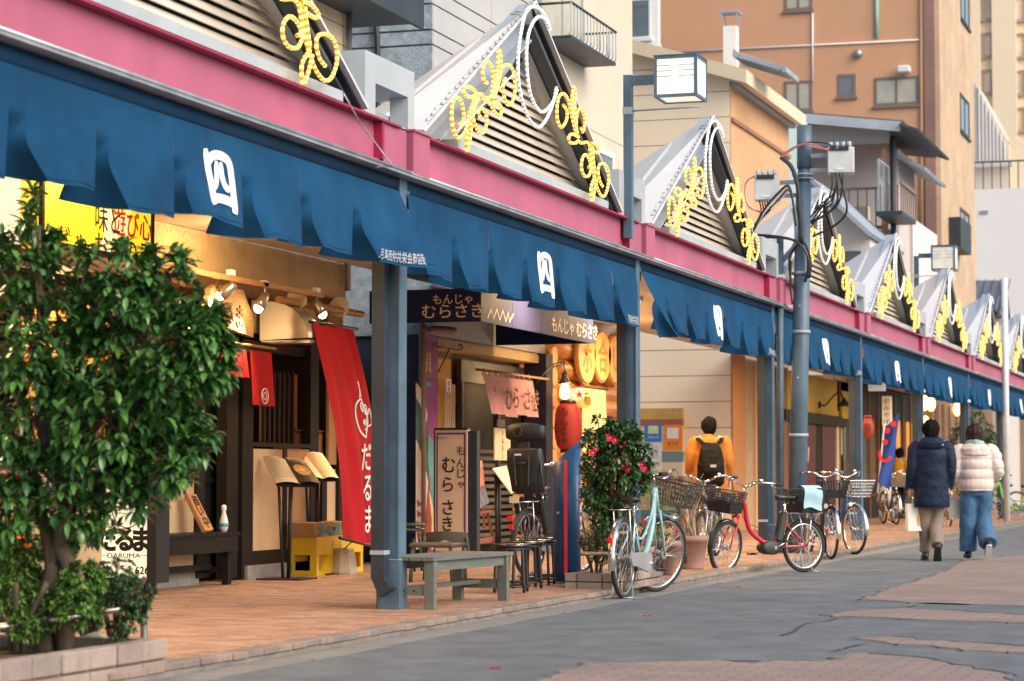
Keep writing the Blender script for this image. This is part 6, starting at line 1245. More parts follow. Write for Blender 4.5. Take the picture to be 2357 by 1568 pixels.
for u, v, r, n, dy in ((70,640,85,32,0),(190,690,90,38,.1),(300,680,85,32,-.1),(400,680,70,26,.05),(470,770,70,34,-.05),(500,850,45,18,0),(90,800,130,55,-.1),(260,820,135,62,.1),(400,860,105,52,-.1),(80,960,125,50,0),(250,970,130,60,-.1),(400,980,85,40,.1),(455,1010,55,20,0),(60,1100,100,26,.05),(200,1110,110,38,-.05),(320,1080,90,34,.05),(410,1080,50,14,-.05),(230,1190,60,10,0),(40,1150,80,14,-.2),(330,1150,35,6,0),(160,1200,70,12,.1),(20,1220,45,8,-.1),
    (78,500,34,6,-.05),(85,440,14,2,0),(205,590,28,5,0),(290,570,26,5,0),(420,600,30,7,0),(350,610,40,9,.1),(20,560,50,10,0),(130,560,38,7,.1),(500,720,30,8,0),(530,800,22,6,0)):
    B.append((gy(u-8, v, tb.y+dy), r/px, int(n*1.5)))
crown(T1, rnd, B, gy(140,1130,tb.y), .09, .033, 9, m_leaf, .007, front=True)
# wooden tags hanging in it
for u, v in ((122,1150),): 
    q = gy(u, v, tb.y-.12); t = thing('wooden_tag', 'small pale wooden tag hanging on a yellow cord in the tree', 'tag', q); obj('tag_board', MB().box(q.x-.02, q.x+.02, q.y, q.y+.006, q.z-.05, q.z+.05), m_ltwood, t); obj('cord', MB().tube([q+Vector((0,0,.05)), q+Vector((0,0,.22))], .002, 4), M('yellow_cord', (.6,.4,.08), .8), t)
def shrub(name, lab, base, blobs, m_, L_, W, per, r=.006, **k):
    t = thing(name, lab, 'shrub', base); crown(t, random.Random(int(abs(base.x*base.y)*100)), blobs, Vector(base) + Vector((0,0,.12)), L_, W, per, m_, r, **k)
    st = MB(); 
    for i in range(4): a = i*1.7; st.tube(smooth([Vector(base)+Vector((.03*math.cos(a),.03*math.sin(a),0)), Vector(base)+Vector((.06*math.cos(a),.06*math.sin(a),.15)), Vector(base)+Vector((.16*math.cos(a),.14*math.sin(a),.34))], 4), .014, 6)
    obj('trunk', st, m_bark, t); return t
Yh = tb.y
shrub('conifer_hedge', 'low feathery conifer hedge in the block planter at the lower left', gz(40,1500,.15), [(gy(u, v, Yh+dy), r/px, n) for u, v, r, n, dy in ((-20,1300,60,60,.3),(60,1270,50,60,.4),(-20,1330,60,60,.1),(50,1310,60,80,0),(120,1330,60,80,.15),(190,1340,55,70,-.15),(30,1380,50,60,-.2),(110,1390,50,50,-.1),(170,1400,50,50,-.3),(50,1440,35,25,-.35),(215,1400,40,35,0),(10,1290,40,30,.3),(95,1450,30,15,-.3))], m_con, .038, .013, 20, .003, inner=.35)
shrub('boxwood_shrub', 'small dark round leaved shrub at the right end of the block planter', gz(268,1480,.15), [(gy(u, v, Yh+dy), r/px, n) for u, v, r, n, dy in ((270,1330,52,90,.1),(305,1370,45,80,0),(240,1360,45,60,0),(300,1420,38,50,0),(270,1450,30,25,0),(315,1400,30,40,0),(222,1320,35,35,0))], m_box, .022, .013, 14, .004, inner=.35)
q = gz(205, 1478, .15); st = MB()
for i in range(5): a = gy(205+(-40+20*i), 1410-6*i, q.y); st.tube(smooth([q, q.lerp(a, .5)+Vector((0,0,-.02)), a], 4), [.018-.0015*i_ for i_ in range(9)], 6)
tag(obj('bare_shrub_stems', st, m_bark), 'bare forked shrub stems in the planter behind the rail', 'shrub')
rb = gy(-20, 1447, Yh-.45); re_ = gy(318, 1398, Yh+.25); rl = thing('planter_rail', 'low chrome pipe rail across the left planter', 'railing', rb); obj('rail_pipe', MB().tube(smooth([rb, rb.lerp(re_, .5), re_, re_+Vector((.0,.06,-.06)), re_+Vector((0,.07,-.3))], 4), .019, 10), m_steel, rl)
q = gz(205, 1477, .17); tag(obj('paper_litter', MB().add([q+Vector((-.12,-.03,.0)), q+Vector((.12,-.02,.0)), q+Vector((.1,.08,.01)), q+Vector((.02,.03,.05)), q+Vector((-.1,.06,.0))], [(0,1,3),(1,2,3),(2,4,3),(4,0,3)]), M('pale_green_paper', (.45,.55,.5), .7)), 'crumpled pale green paper lying on the planter soil', 'litter')
# flowering bush
fb = gz(1420, 1338, .12); planter('block_planter', 'low block planter under the pink flowering bush', fb.x-.36, fb.x+.18, fb.y-.35, fb.y+.9, SW-.01, .2, .22)
px2 = 5400/20.9; F = thing('flowering_bush', 'camellia bush with dark glossy leaves and bright pink flowers behind the pale blue bicycle', 'bush', fb); rnd = random.Random(8)
BB = [(gy(u, v, fb.y+dy), r/px2, n) for u, v, r, n, dy in ((1370,1030,36,60,0),(1410,1010,40,75,.1),(1455,1020,32,60,-.1),(1375,1085,42,70,.1),(1425,1080,48,90,-.1),(1470,1070,30,45,.1),(1370,1135,38,45,0),(1420,1150,45,60,.05),(1390,1190,36,30,0),(1355,1000,16,12,0),(1480,1110,22,22,0),(1400,975,13,6,0),(1450,980,15,8,0),(1375,965,9,4,0),(1488,1035,14,8,0),(1440,1190,26,14,0))]
crown(F, rnd, [(c_, r_, int(n_*1.5)) for c_, r_, n_ in BB], fb + Vector((0,0,.45)), .055, .027, 6, m_leaf2, .006, inner=.45)
obj('trunk', MB().tube(smooth([fb, fb+Vector((.03,0,.2)), fb+Vector((-.02,.03,.5)), fb+Vector((.03,0,.9))], 4), .028, 8).tube(smooth([fb+Vector((.05,0,0)), fb+Vector((.12,0,.3)), fb+Vector((.1,0,.7))], 4), .018, 8), m_bark, F)
m_petal = M('magenta_petal', (.7,.015,.12), .6, var=.2, scale=20); m_stamen = M('yellow_stamen', (.8,.5,.05), .6)
for u, v, s in ((1366,1043,.05),(1373,1034,.04),(1440,1050,.055),(1446,1062,.06),(1436,1072,.05),(1447,1082,.045),(1405,1008,.045),(1417,1014,.045),(1399,1003,.03),(1484,1078,.05),(1478,1070,.04),(1366,1015,.02),(1440,1020,.025),(1430,1028,.02),(1418,1060,.03)):
    s *= .78; c = gy(u, v, fb.y-.16); fm = MB()
    for k in range(9):
        a = k*2.4; dd = Vector((math.cos(a), -.5, math.sin(a))); leaf_at(fm, c, dd, Vector((0,-1,0)), s*rnd.uniform(.9,1.2), s*.8, -.1)
    fo = obj('flower', fm, m_petal, F); obj('stamen', MB().ball(c+Vector((0,-.012,0)), s*.22, 8, 5), m_stamen, fo)
shrub('boxwood_shrub', 'dense low clipped shrub under the flowering bush right of the blue pillar', gz(1372,1330,.15), [(gy(u, v, fb.y-.15), r/px2, n) for u, v, r, n in ((1365,1235,32,70),(1395,1245,32,70),(1380,1270,30,50),(1350,1250,20,30),(1405,1275,22,30))], m_box, .026, .014, 7, .004, inner=.6)
a = gy(1336, 1275, fb.y-.35); b = gy(1400, 1274, fb.y-.35); rl = thing('planter_rail', 'short bent steel rail before the clipped shrub', 'railing', a); obj('rail_pipe', MB().tube(smooth([a, b, b+Vector((.05,0,-.03)), b+Vector((.06,0,-.25))], 5), .018, 8), m_steel, rl)
# round tree behind the couple
ft = gz(2245, 1180, SW); d_ = -(CM.transposed() @ (ft-CAMP)).z; px3 = 5400/d_; T2 = thing('round_tree', 'round leafy street tree behind the heads of the couple', 'tree', ft); rnd = random.Random(31)
crown(T2, rnd, [(gy(u, v, ft.y+dy), r/px3, n) for u, v, r, n, dy in ((2240,960,26,60,0),(2225,1000,28,70,.2),(2262,1000,30,80,-.2),(2215,1040,28,50,0),(2250,1050,32,70,.3),(2280,1040,20,40,0),(2238,930,12,14,0),(2205,985,14,16,0),(2190,1010,14,12,0),(2285,1010,12,20,0))], ft+Vector((0,0,1.1)), .1, .045, 6, m_far, .012, inner=.4)
obj('trunk', MB().tube([ft, ft+Vector((0,0,1.6))], [.05,.035], 8), m_bark, T2)
# pots
def pot(u, v, r, h, m_, lab):
    p = gz(u, v, SW); t = thing('flower_pot', lab, 'flower pot', p, 0, 'flower pots by the kerb'); obj('pot_body', MB().lathe(p, [(r*.68,0),(r*.7,.02),(r*.95,h-.06),(r*1.03,h-.058),(r*1.06,h),(r*.95,h),(r*.93,h-.04),(.001,h-.05)], 20, sx=1, sy=1), m_, t); obj('soil', MB().cyl(p+Vector((0,0,h-.06)), p+Vector((0,0,h-.045)), r*.92, n=16), m_soil, t); return p + Vector((0,0,h-.04)), t
m_terra = M('dusty_terracotta', (.3,.18,.15), .8, var=.15, scale=6, dirt=.35, dcol=(.4,.33,.28)); m_gpot = M('grey_blue_pot', (.14,.19,.23), .6, var=.12)
g0, _ = pot(1513, 1322, .13, .32, m_gpot, 'grey blue plastic pot behind the front wheel of the pale blue bicycle'); g1, _ = pot(1548, 1324, .12, .33, m_terra, 'brown square pot between the grey pot and the big terracotta pot'); g2, _ = pot(1592, 1310, .17, .34, m_terra, 'big dusty terracotta pot holding the withered shrub'); g3, _ = pot(1479, 1326, .11, .28, m_terra, 'small brown pot nearly hidden by the bicycle frame')
rnd = random.Random(77); ds = thing('withered_shrub', 'withered shrub with pale dry stems and curled leaves in the terracotta pot', 'shrub', g2); tw = MB(); lf = MB()
for u, v in ((1535,1100),(1552,1085),(1568,1110),(1580,1095),(1600,1120),(1610,1105),(1545,1140),(1590,1150),(1622,1115),(1560,1150)):
    e = gy(u, v, g2.y + rnd.uniform(-.1,.1)); m_ = g2.lerp(e, .5) + Vector((rnd.uniform(-.05,.05),0,-.03)); P = smooth([g2+Vector((rnd.uniform(-.05,.05),0,0)), m_, e], 6); tw.tube(P, [.013-.0008*i for i in range(len(P))], 6)
    for k in range(5): b_ = P[-1-k]; tw.tube([b_, b_+Vector((rnd.uniform(-.1,.1),rnd.uniform(-.05,.05),rnd.uniform(.02,.1)))], [.004,.002], 4)
    for k in range(16): b_ = P[-1-int(rnd.random()*5)] + Vector((rnd.uniform(-.06,.06),rnd.uniform(-.05,.05),rnd.uniform(-.03,.06))); leaf_at(lf, b_, Vector((rnd.uniform(-1,1),rnd.uniform(-1,1),rnd.uniform(-1,.3))), Vector((0,0,1)), .05, .024, .9)
obj('stems', tw, M('pale_dry_stem', (.3,.24,.17), .8), ds, 'stuff'); obj('dry_leaves', lf, M('dry_leaf', (.16,.14,.1), .8, var=.4, scale=20), ds, 'stuff')
gp = thing('potted_fern', 'slender green plant with paired leaves in the grey pot', 'plant', g0); tw = MB(); lf = MB()
for u, v in ((1505,1100),(1520,1085),(1532,1110),(1515,1140),(1500,1150),(1540,1150)):
    e = gy(u, v, g0.y+rnd.uniform(-.1,.1)); P = smooth([g0, g0.lerp(e,.5)+Vector((rnd.uniform(-.03,.03),0,.03)), e], 7); tw.tube(P, [.006-.0003*i for i in range(len(P))], 5)
    for k in range(3, len(P)):
        for s in (-1, 1): leaf_at(lf, P[k], Vector((s, rnd.uniform(-.4,.4), .2)), Vector((0,0,1)), .07, .026, .2)
obj('stems', tw, M('green_stem', (.12,.2,.06), .6), gp, 'stuff'); obj('leaflets', lf, leafm('light_green_leaf', (.08,.22,.05), (.15,.3,.06), .45), gp, 'stuff')
for k, (gq, lab) in enumerate(((g1, 'small mixed seedlings with tiny pink and yellow flowers in the brown pot'), (g3, 'small green plant in the pot behind the bicycle frame'))):
    t = thing('potted_plant', lab, 'plant', gq); lf = MB(); 
    for i in range(70): leaf_at(lf, gq + Vector((rnd.uniform(-.1,.1),rnd.uniform(-.1,.1),rnd.uniform(0,.25))), Vector((rnd.uniform(-1,1),rnd.uniform(-1,1),rnd.uniform(0,1))), Vector((0,0,1)), .07, .028, .3)
    obj('leaves', lf, m_leaf2, t, 'stuff')
    for i in range(4): c = gq + Vector((rnd.uniform(-.1,.1),-.1,rnd.uniform(.08,.3))); fm = MB(); [leaf_at(fm, c, Vector((math.cos(j*1.25),-.3,math.sin(j*1.25))), Vector((0,-1,0)), .03, .022, 0) for j in range(5)]; obj('flower', fm, m_petal if i % 2 else m_stamen, t)
for u, v, wh in ((1655,1346,'before the red bicycle'),(1490,1420,'before the pale blue bicycle'),(1140,1540,'nearest the camera'),(1600,1330,'beside the terracotta pot'),(1700,1352,'under the red front wheel')): 
    q = gz(u, v, .0); fm = MB(); [leaf_at(fm, q+Vector((0,0,.006)), Vector((math.cos(j*1.9),math.sin(j*1.9),.1)), Vector((0,0,1)), .04, .03, 0) for j in range(3)]; tag(obj('fallen_petal', fm, m_petal), 'fallen pink petals on the asphalt ' + wh, 'petal', 'fallen pink petals on the road')
# ================================================================== bench, chair, stools, pillar
m_bench = M('sage_green_painted_wood', (.115,.13,.118), .6, var=.14, scale=4, stretch=(6,1,6), dirt=.35, dcol=(.3,.3,.27), bump=.3)
A_, B_b, C_b = gz(991,1403,SW), gz(1159,1383,SW), gz(1079,1377,SW)
ax = (B_b-A_); Lb = 1.32; ax = Vector((ax.x, ax.y, 0)).normalized(); lt_ = Vector((-ax.y, ax.x, 0)); wd = .40
gb = thing('green_bench', 'sage green slatted wooden bench on the kerb right of the first column', 'bench', (A_+B_b)/2); hT = .44
def bp_(s, w, z): return A_ + ax*s + lt_*w + Vector((0,0,z - SW))
L0, L1 = -.05, Lb + .06
for k in range(5): w0 = -.04 + k*.098; obj('seat_slat', MB().bar(bp_(L0, w0+.04, hT-.013), bp_(L1, w0+.04, hT-.013), .088, .026), m_bench, gb)
for w0 in (0, wd-.02): obj('side_rail', MB().bar(bp_(L0+.02, w0, hT-.065), bp_(L1-.04, w0, hT-.065), .03, .07), m_bench, gb)
for s in (0, Lb-.03):
    for w0 in (0, wd-.02): obj('leg', MB().bar(bp_(s, w0, SW), bp_(s, w0, hT-.03), .075, .055, ax), m_bench, gb)
    obj('end_rail', MB().bar(bp_(s, 0.03, .2), bp_(s, wd-.05, .2), .03, .07), m_bench, gb)
obj('stretcher', MB().bar(bp_(0.02, wd/2, .215), bp_(Lb-.05, wd/2, .215), .045, .03), m_bench, gb)
bo = MB(); [bo.cyl(bp_(-.018, s, .2), bp_(-.022, s, .2), .008, n=8) for s in (.12, .2)]; obj('bolts', bo, m_black, gb, 'stuff')
p = gz(1040, 1337, SW); chh = thing('wooden_chair', 'dark grey curved back chair behind the green bench', 'chair', p); mch = M('dark_grey_wood', (.09,.08,.065), .5, var=.2)
cr_ = gy(1026, 1240, p.y); ztop = zat(1222, p)
bk = MB(); pts = [Vector((cr_.x-.2+.4*s, p.y+.02-.06*math.sin(math.pi*s), ztop-.02-.03*abs(s-.5))) for s in [i/10 for i in range(11)]]
for i in range(10): bk.add([pts[i]+Vector((0,0,.02)), pts[i+1]+Vector((0,0,.02)), pts[i+1]-Vector((0,0,.06+.12*abs((i+1)/10-.5)**1)), pts[i]-Vector((0,0,.06+.12*abs(i/10-.5)))], [(0,1,2,3)])
bk.v += [v + Vector((0,.02,0)) for v in bk.v]; n0 = len(bk.v)//2; bk.f += [tuple(i+n0 for i in reversed(f)) for f in bk.f]; bk.m = [0]*len(bk.f); bk.sm = [False]*len(bk.f)
obj('backrest', bk, mch, chh); obj('back_frame', MB().tube(smooth([(cr_.x-.2,p.y,ztop-.05),(cr_.x-.22,p.y,ztop-.2),(cr_.x-.2,p.y,.42)],4),.014,6).tube(smooth([(cr_.x+.2,p.y,ztop-.05),(cr_.x+.22,p.y,ztop-.2),(cr_.x+.2,p.y,.42)],4),.014,6), mch, chh); obj('seat', MB().obox((cr_.x, p.y-.2, .4), .42, .42, .04, bev=.012), mch, chh)
for sx in (-.18,.18):
    for sy in (-.38,-.02): obj('leg', MB().tube([(cr_.x+sx, p.y+sy, .38), (cr_.x+sx*1.1, p.y+sy, SW)], .018, 6), mch, chh)
def stool(u, v, lab, rz):
    p = gz(u, v, SW); t = thing('round_stool', lab, 'stool', p, rz, 'black round stools beside the green bench'); W = WM[t.name]; L = lambda x, y, z: W @ Vector((x, y, z-0))
    h = .40
    obj('seat', MB().lathe(p, [(.001,h-.03),(.155,h-.03),(.165,h-.02),(.165,h-.006),(.155,h),(.001,h)], 28), M('glossy_black_vinyl', (.01,.01,.012), .18, coat=.4, bump=0), t); obj('seat_band', MB().torus(p+Vector((0,0,h-.04)), .15, .01, (0,0,1), 28, 6), m_black, t)
    for k in range(4):
        a = R(45+90*k); x, y = math.cos(a), math.sin(a); obj('leg', MB().tube(smooth([L(x*.09,y*.09,h-.03), L(x*.14,y*.14,h-.045), L(x*.155,y*.155,h-.1), L(x*.17,y*.17,.01)], 4), .0125, 8), m_black, t)
    obj('foot_ring', MB().torus(p+Vector((0,0,.06)), .155, .009, (0,0,1), 28, 6), m_black, t)
for (u, v, lab, rz) in ((1176,1366,'black round stool nearest the green bench',.2),(1207,1356,'second black round stool from the green bench',.5),(1238,1348,'third black round stool from the green bench',.1),(1268,1340,'black round stool closest to the blue pillar',.4)): stool(u, v, lab, rz)
# stacked black stools behind the first column
p = gz(940, 1345-30, SW); 
t = thing('round_stool', 'black stool stack half hidden behind the first column', 'stool', p); 
obj('seat', MB().lathe(p, [(.001,.4),(.16,.4),(.165,.41),(.16,.43),(.001,.43)], 20), m_black, t); obj('seat', MB().lathe(p, [(.001,.45),(.16,.45),(.165,.46),(.16,.48),(.001,.48)], 20), m_black, t); [obj('leg', MB().tube([(p.x+.12*math.cos(a),p.y+.12*math.sin(a),.4),(p.x+.15*math.cos(a),p.y+.15*math.sin(a),SW)], .012, 6), m_black, t) for a in (.8,2.4,3.9,5.5)]
# blue pillar
p = gz(1305, 1342, SW); r = .125; bp = thing('blue_pillar', 'blue round pillar sign with slanted top and red stripe beside the stools', 'pillar', p); zl, zr = zat(1075, p), zat(1013, p); n = 32; mb = MB(); ang = [2*math.pi*i/n for i in range(n)]
def tz(x, y): s = (Vector((x, y, 0)).dot(VR)/r + 1)/2; return zl + (zr-zl)*s**.8
ring0 = [Vector((p.x+r*math.cos(a), p.y+r*math.sin(a), SW+.02)) for a in ang]; ring1 = [Vector((p.x+r*math.cos(a), p.y+r*math.sin(a), tz(r*math.cos(a), r*math.sin(a)))) for a in ang]
m_pil = M('royal_blue_enamel', (.012,.07,.2), .35, var=.15, scale=3, dirt=.3, dcol=(.04,.12,.22)); obj('pillar_body', mb.loft([ring0, ring1]), m_pil, bp); obj('base_ring', MB().lathe(p, [(r+.03,0),(r+.03,.012),(r+.005,.02)], 32), m_bluedk, bp)
def surf(ang_, z, h=.002): return Vector((p.x+(r+h)*math.cos(ang_), p.y+(r+h)*math.sin(ang_), z))
aF = math.atan2(-VF.y, -VF.x)
a0 = aF - .1; s = MB()
for k in range(20): z0 = SW+.08+(zl-.02-SW)*k/20; z1 = SW+.08+(zl-.02-SW)*(k+1)/20; s.add([surf(a0-.12,z0),surf(a0+.12,z0),surf(a0+.12,z1),surf(a0-.12,z1)], [(0,1,2,3)])
m_rst = M('red_enamel', (.6,.02,.04), .4); obj('red_stripe', s, m_rst, bp)
a1, a2 = aF+.95, aF+1.45; s = MB(); z0, z1 = zat(1255, p), zat(1108, p)
for (b0, b1, c0, c1) in ((a1,a1+.05,z0,z1),(a1,a2,z0,z0+.012),(a1,a2,z1-.012,z1)): s.add([surf(b0,c0),surf(b1,c0),surf(b1,c1),surf(b0,c1)], [(0,1,2,3)])
obj('red_frame_line', s, m_rst, bp); am = (a1+a2)/2; rt = Vector((-math.sin(am), math.cos(am), 0)); obj('lettering', MB().vtext('月島西仲通り', .07, surf(am, z1-.03, .006), rt, EZ, step=.09), m_print, bp); obj('door_latch', MB().obox(surf(aF-.6, zat(1180, p), .008), .02,.05,.02), m_steel, bp)
# ================================================================== bicycles
m_tan = M('tan_reflector', (.6,.25,.03), .3)
m_refl = M('red_reflector', (.65,.01,.01), .25, emit=.08, ecol=(1,.02,.02), bump=0); m_spoke = M('spoke_steel', (.6,.6,.6), .3, 1, bump=0)
def bicycle(name, lab, at, phi, col, wr=.33, wb=1.1, steer=0, basket=None, rear=None, low=True, sp=28, mudm=None, chain_case=True, lean=0, z=0, saddle_h=None, barw=.27, ncol=None, det=True):
    d = VF*math.cos(phi) + VR*math.sin(phi); rz = math.atan2(d.y, d.x)
    t = thing(name, lab, 'bicycle', (at[0], at[1], z), rz); W = Matrix.Translation(Vector((at[0], at[1], z))) @ Matrix.Rotation(rz, 4, 'Z') @ Matrix.Rotation(lean, 4, 'X')
    if lean: t.rotation_euler = W.to_euler()
    WM[t.name] = W
    P = lambda x, y, zz: W @ Vector((x, y, zz))
    mf = M('bike_paint_' + name + '_' + '_'.join(str(int(c*100)) for c in col), col, .3, var=.05, scale=6, coat=.5, bump=0); mudm = mudm or m_chrome
    hx = wb/2; rx = -wb/2; tr_ = .019 if wr > .3 else .022
    crown_ = Vector((hx-.13, 0, wr*2+.05)); top = crown_ + Vector((-.085, 0, .20)); axis = (top-crown_).normalized(); SR = Matrix.Rotation(steer, 3, axis)
    def S(x, y, zz): q = SR @ (Vector((x, y, zz)) - crown_) + crown_; return W @ q
    # wheels
    def wheel(cx, steered):
        F = (lambda x, y, zz: S(x, y, zz)) if steered else (lambda x, y, zz: P(x, y, zz)); c = F(cx, 0, wr); axl = (F(cx, 1, wr) - c).normalized()
        w = obj('wheel', MB().torus(c, wr-tr_, tr_, axl, 40, 10), m_rubber, t)
        rm = MB().torus(c, wr-tr_*2.1, .012, axl, 40, 6); obj('rim', rm, m_silver if not det else m_chrome, w)
        hub = MB().cyl(c-axl*.045, c+axl*.045, .024, n=12); hub.cyl(c-axl*.05, c-axl*.03, .035, n=12); hub.cyl(c+axl*.03, c+axl*.05, .035, n=12); obj('hub', hub, m_silver, w)
        s = MB(); o = axl.orthogonal().normalized(); o2 = axl.cross(o)
        for k in range(sp):
            a = 2*math.pi*k/sp; b_ = a + (.35 if k % 4 < 2 else -.35); side = .03 if k % 2 else -.03
            s.tube([c + axl*side + (o*math.cos(b_)+o2*math.sin(b_))*.025, c + (o*math.cos(a)+o2*math.sin(a))*(wr-tr_*2.2)], .0016 if det else .0025, 3, caps=False)
        obj('spokes', s, m_spoke, w, 'stuff')
        # mudguard
        g = MB(); a0, a1 = (R(-12), R(125)) if steered else (R(30), R(195)); up = Vector((0,0,1)); fw = (F(cx+1,0,wr)-c).normalized()
        rows = []
        for k in range(15):
            a = a0 + (a1-a0)*k/14; rd = fw*math.cos(a)+ (W.to_3x3() @ Vector((0,0,1)))*math.sin(a); rows.append([c + rd*(wr+.022-.012*abs(q)) + axl*(q*.028) for q in (-1,-.5,0,.5,1)])
        vs_ = [v for r_ in rows for v in r_]; g.add(vs_, [(i*5+j,i*5+j+1,(i+1)*5+j+1,(i+1)*5+j) for i in range(14) for j in range(4)], 0, True); mg = obj('mudguard', g, mudm, t)
        if steered: st_ = MB().tube([rows[1][0], c-axl*.05], .003, 4).tube([rows[1][4], c+axl*.05], .003, 4)
        else: st_ = MB().tube([rows[12][0], c-axl*.05], .003, 4).tube([rows[12][4], c+axl*.05], .003, 4)
        obj('stay', st_, m_chrome, mg); return rows
    rr = wheel(rx, False); wheel(hx, True)
    bbx = rx + .44*wb/1.1 + .02; bb = (bbx, 0, wr*.86 if wr > .3 else .27); seat_b = (bbx-.16, 0, .62 if wr > .3 else .56); sh = saddle_h or (.82 if wr > .3 else .78)
    f = MB()
    if low: f.tube([P(*q) for q in smooth([tuple(top - Vector((.02,0,.03))), tuple(crown_ + Vector((-.16,0,-.12))), (bbx+.18,0,bb[2]+.1), bb], 6)], .027, 10); 
    if low == 2: f.tube([P(*q) for q in smooth([tuple(top - Vector((.02,0,.0))), tuple(crown_ + Vector((-.18,0,-.02))), (bbx+.1,0,bb[2]+.22), (bbx-.06,0,bb[2]+.2)], 6)], .013, 8)
    f.tube([P(*bb), P(*seat_b)], .016, 10)
    for y in (-.05,.05):
        f.tube([P(bb[0],y*.5,bb[2]), P(rx,y*1.2,wr)], .010, 8); f.tube([P(seat_b[0],y*.3,seat_b[2]-.03), P(rx,y*1.2,wr)], .008, 8)
    obj('frame', f, mf, t); obj('head_tube', MB().tube([P(*crown_), P(*top)], .024, 10), ncol or mf, t)
    fk = MB()
    for y in (-.05,.05): fk.tube([S(crown_.x, y*.6, crown_.z-.01), S(crown_.x+.02, y, crown_.z-.1), S(hx-.03, y, wr+.1), S(hx, y*1.1, wr)], [.013,.013,.010,.008], 8)
    fk.tube([S(crown_.x, -.04, crown_.z-.005), S(crown_.x, .04, crown_.z-.005)], .016, 8); obj('fork', fk, ncol or mf, t)
    # handlebar
    hb = MB(); st = top + axis*.12; hb.tube([W @ Vector(top), W @ (SR @ (st-crown_) + crown_)], .012, 8); zt_ = st.z
    pts = [(st.x-.16, -barw, zt_+.05),(st.x-.06,-barw*.9,zt_+.06),(st.x+.03,-barw*.55,zt_+.05),(st.x+.02,-.05,zt_),(st.x+.02,.05,zt_),(st.x+.03,barw*.55,zt_+.05),(st.x-.06,barw*.9,zt_+.06),(st.x-.16,barw,zt_+.05)]
    hb.tube([S(*q) for q in smooth(pts, 4)], .0115, 8); obj('handlebar', hb, m_chrome, t)
    for s_ in (-1, 1):
        obj('grip', MB().tube([S(st.x-.23, s_*barw*1.03, zt_+.045), S(st.x-.13, s_*barw*.98, zt_+.052)], .017, 8), m_rubber, t)
        if det: obj('brake_lever', MB().tube([S(st.x-.08, s_*barw*.93, zt_+.05), S(st.x-.1, s_*barw*.95, zt_+.02), S(st.x-.2, s_*barw*1.08, zt_+.01)], .006, 6), m_chrome, t)
    if det: 
        cb = MB(); cb.tube([q for q in smooth([S(st.x-.08,-barw*.9,zt_+.04), S(st.x+.12,-.12,zt_+.08), S(st.x+.14,-.03,zt_-.12), S(crown_.x+.06,0,crown_.z-.02)], 6)], .0035, 5); cb.tube([q for q in smooth([S(st.x-.08,barw*.9,zt_+.04), S(st.x+.1,.14,zt_+.06), S(st.x+.1,.04,zt_-.12), P(crown_.x-.1,.02,crown_.z-.05), P(bbx,.02,bb[2]+.15)], 6)], .0035, 5); obj('brake_cable', cb, m_black, t)
        obj('bell', MB().ball(S(st.x-.03, barw*.6, zt_+.075), .022, 10, 6), m_chrome, t)
        obj('head_lamp', MB().tube([S(hx-.02,-.075,wr*2+.0), S(hx+.05,-.075,wr*2+.0)], [.02,.03], 10), m_chrome, t)
    # saddle
    sd = MB(); rings = []
    for k in range(9):
        x = -.13 + .26*k/8; wdt = .085*(1-.0)*(1 if k < 3 else max(.28, 1-.19*(k-2))) * (.7 if k == 0 else 1); rings.append([P(seat_b[0]-.035+x, wdt*math.cos(a), sh - .005 + .028*math.sin(a)*(1 if math.sin(a) > 0 else 1.3) + .012*(abs(x)/.13)**2) for a in [2*math.pi*i/14 for i in range(14)]])
    obj('saddle', sd.loft(rings), M('saddle_vinyl', (.02,.018,.016), .3, bump=.05), t); obj('seat_post', MB().tube([P(*seat_b), P(seat_b[0]-.03,0,sh-.03)], .012, 8), m_chrome, t)
    if det:
        sg_ = MB(); [sg_.tube([P(seat_b[0]-.1+.02*math.cos(a)*0, s_*.045+.012*math.cos(a), sh-.05+.003*a-.02) for a in [i*.9 for i in range(12)]], .003, 4) for s_ in (-1,1)]; obj('saddle_spring', sg_, m_chrome, t, 'stuff')
    # crank, chain case, pedals
    cy = -.075
    ck = MB(); ck.tube([P(bb[0], -.08, bb[2]), P(bb[0], .08, bb[2])], .018, 10); ca = R(-25); cl_ = .16
    p1 = (bb[0]+cl_*math.cos(ca), cy-.02, bb[2]+cl_*math.sin(ca)); p2 = (bb[0]-cl_*math.cos(ca), -cy+.02, bb[2]-cl_*math.sin(ca)); ck.tube([P(bb[0],cy-.01,bb[2]), P(*p1)], .009, 6); ck.tube([P(bb[0],-cy+.01,bb[2]), P(*p2)], .009, 6); obj('crank', ck, m_chrome, t)
    for q, s_ in ((p1,-1),(p2,1)): pd = obj('pedal', MB().obox(P(q[0], q[1]+s_*.055, q[2]), .075, .085, .022, W.to_3x3()), m_plastic, t); obj('pedal_reflector', MB().obox(P(q[0]+.039, q[1]+s_*.055, q[2]), .003, .05, .014, W.to_3x3()), m_tan, pd)
    if chain_case:
        cc = []
        for k in range(13): a = R(-90) + R(180)*k/12; cc.append((bb[0]+.085*math.cos(a), bb[2]+.085*math.sin(a)))
        for k in range(9): a = R(90) + R(180)*k/8; cc.append((rx+.05*math.cos(a), wr+.05*math.sin(a)))
        P3 = [P(x, cy+.012, zz) for x, zz in cc]; P4 = [P(x, cy-.012, zz) for x, zz in cc]; n_ = len(cc); obj('chain_case', MB().add(P3+P4, [tuple(range(n_)), tuple(range(2*n_-1,n_-1,-1))] + [(i,i+n_,(i+1)%n_+n_,(i+1)%n_) for i in range(n_)]), chain_case if chain_case is not True else m_silver, t)
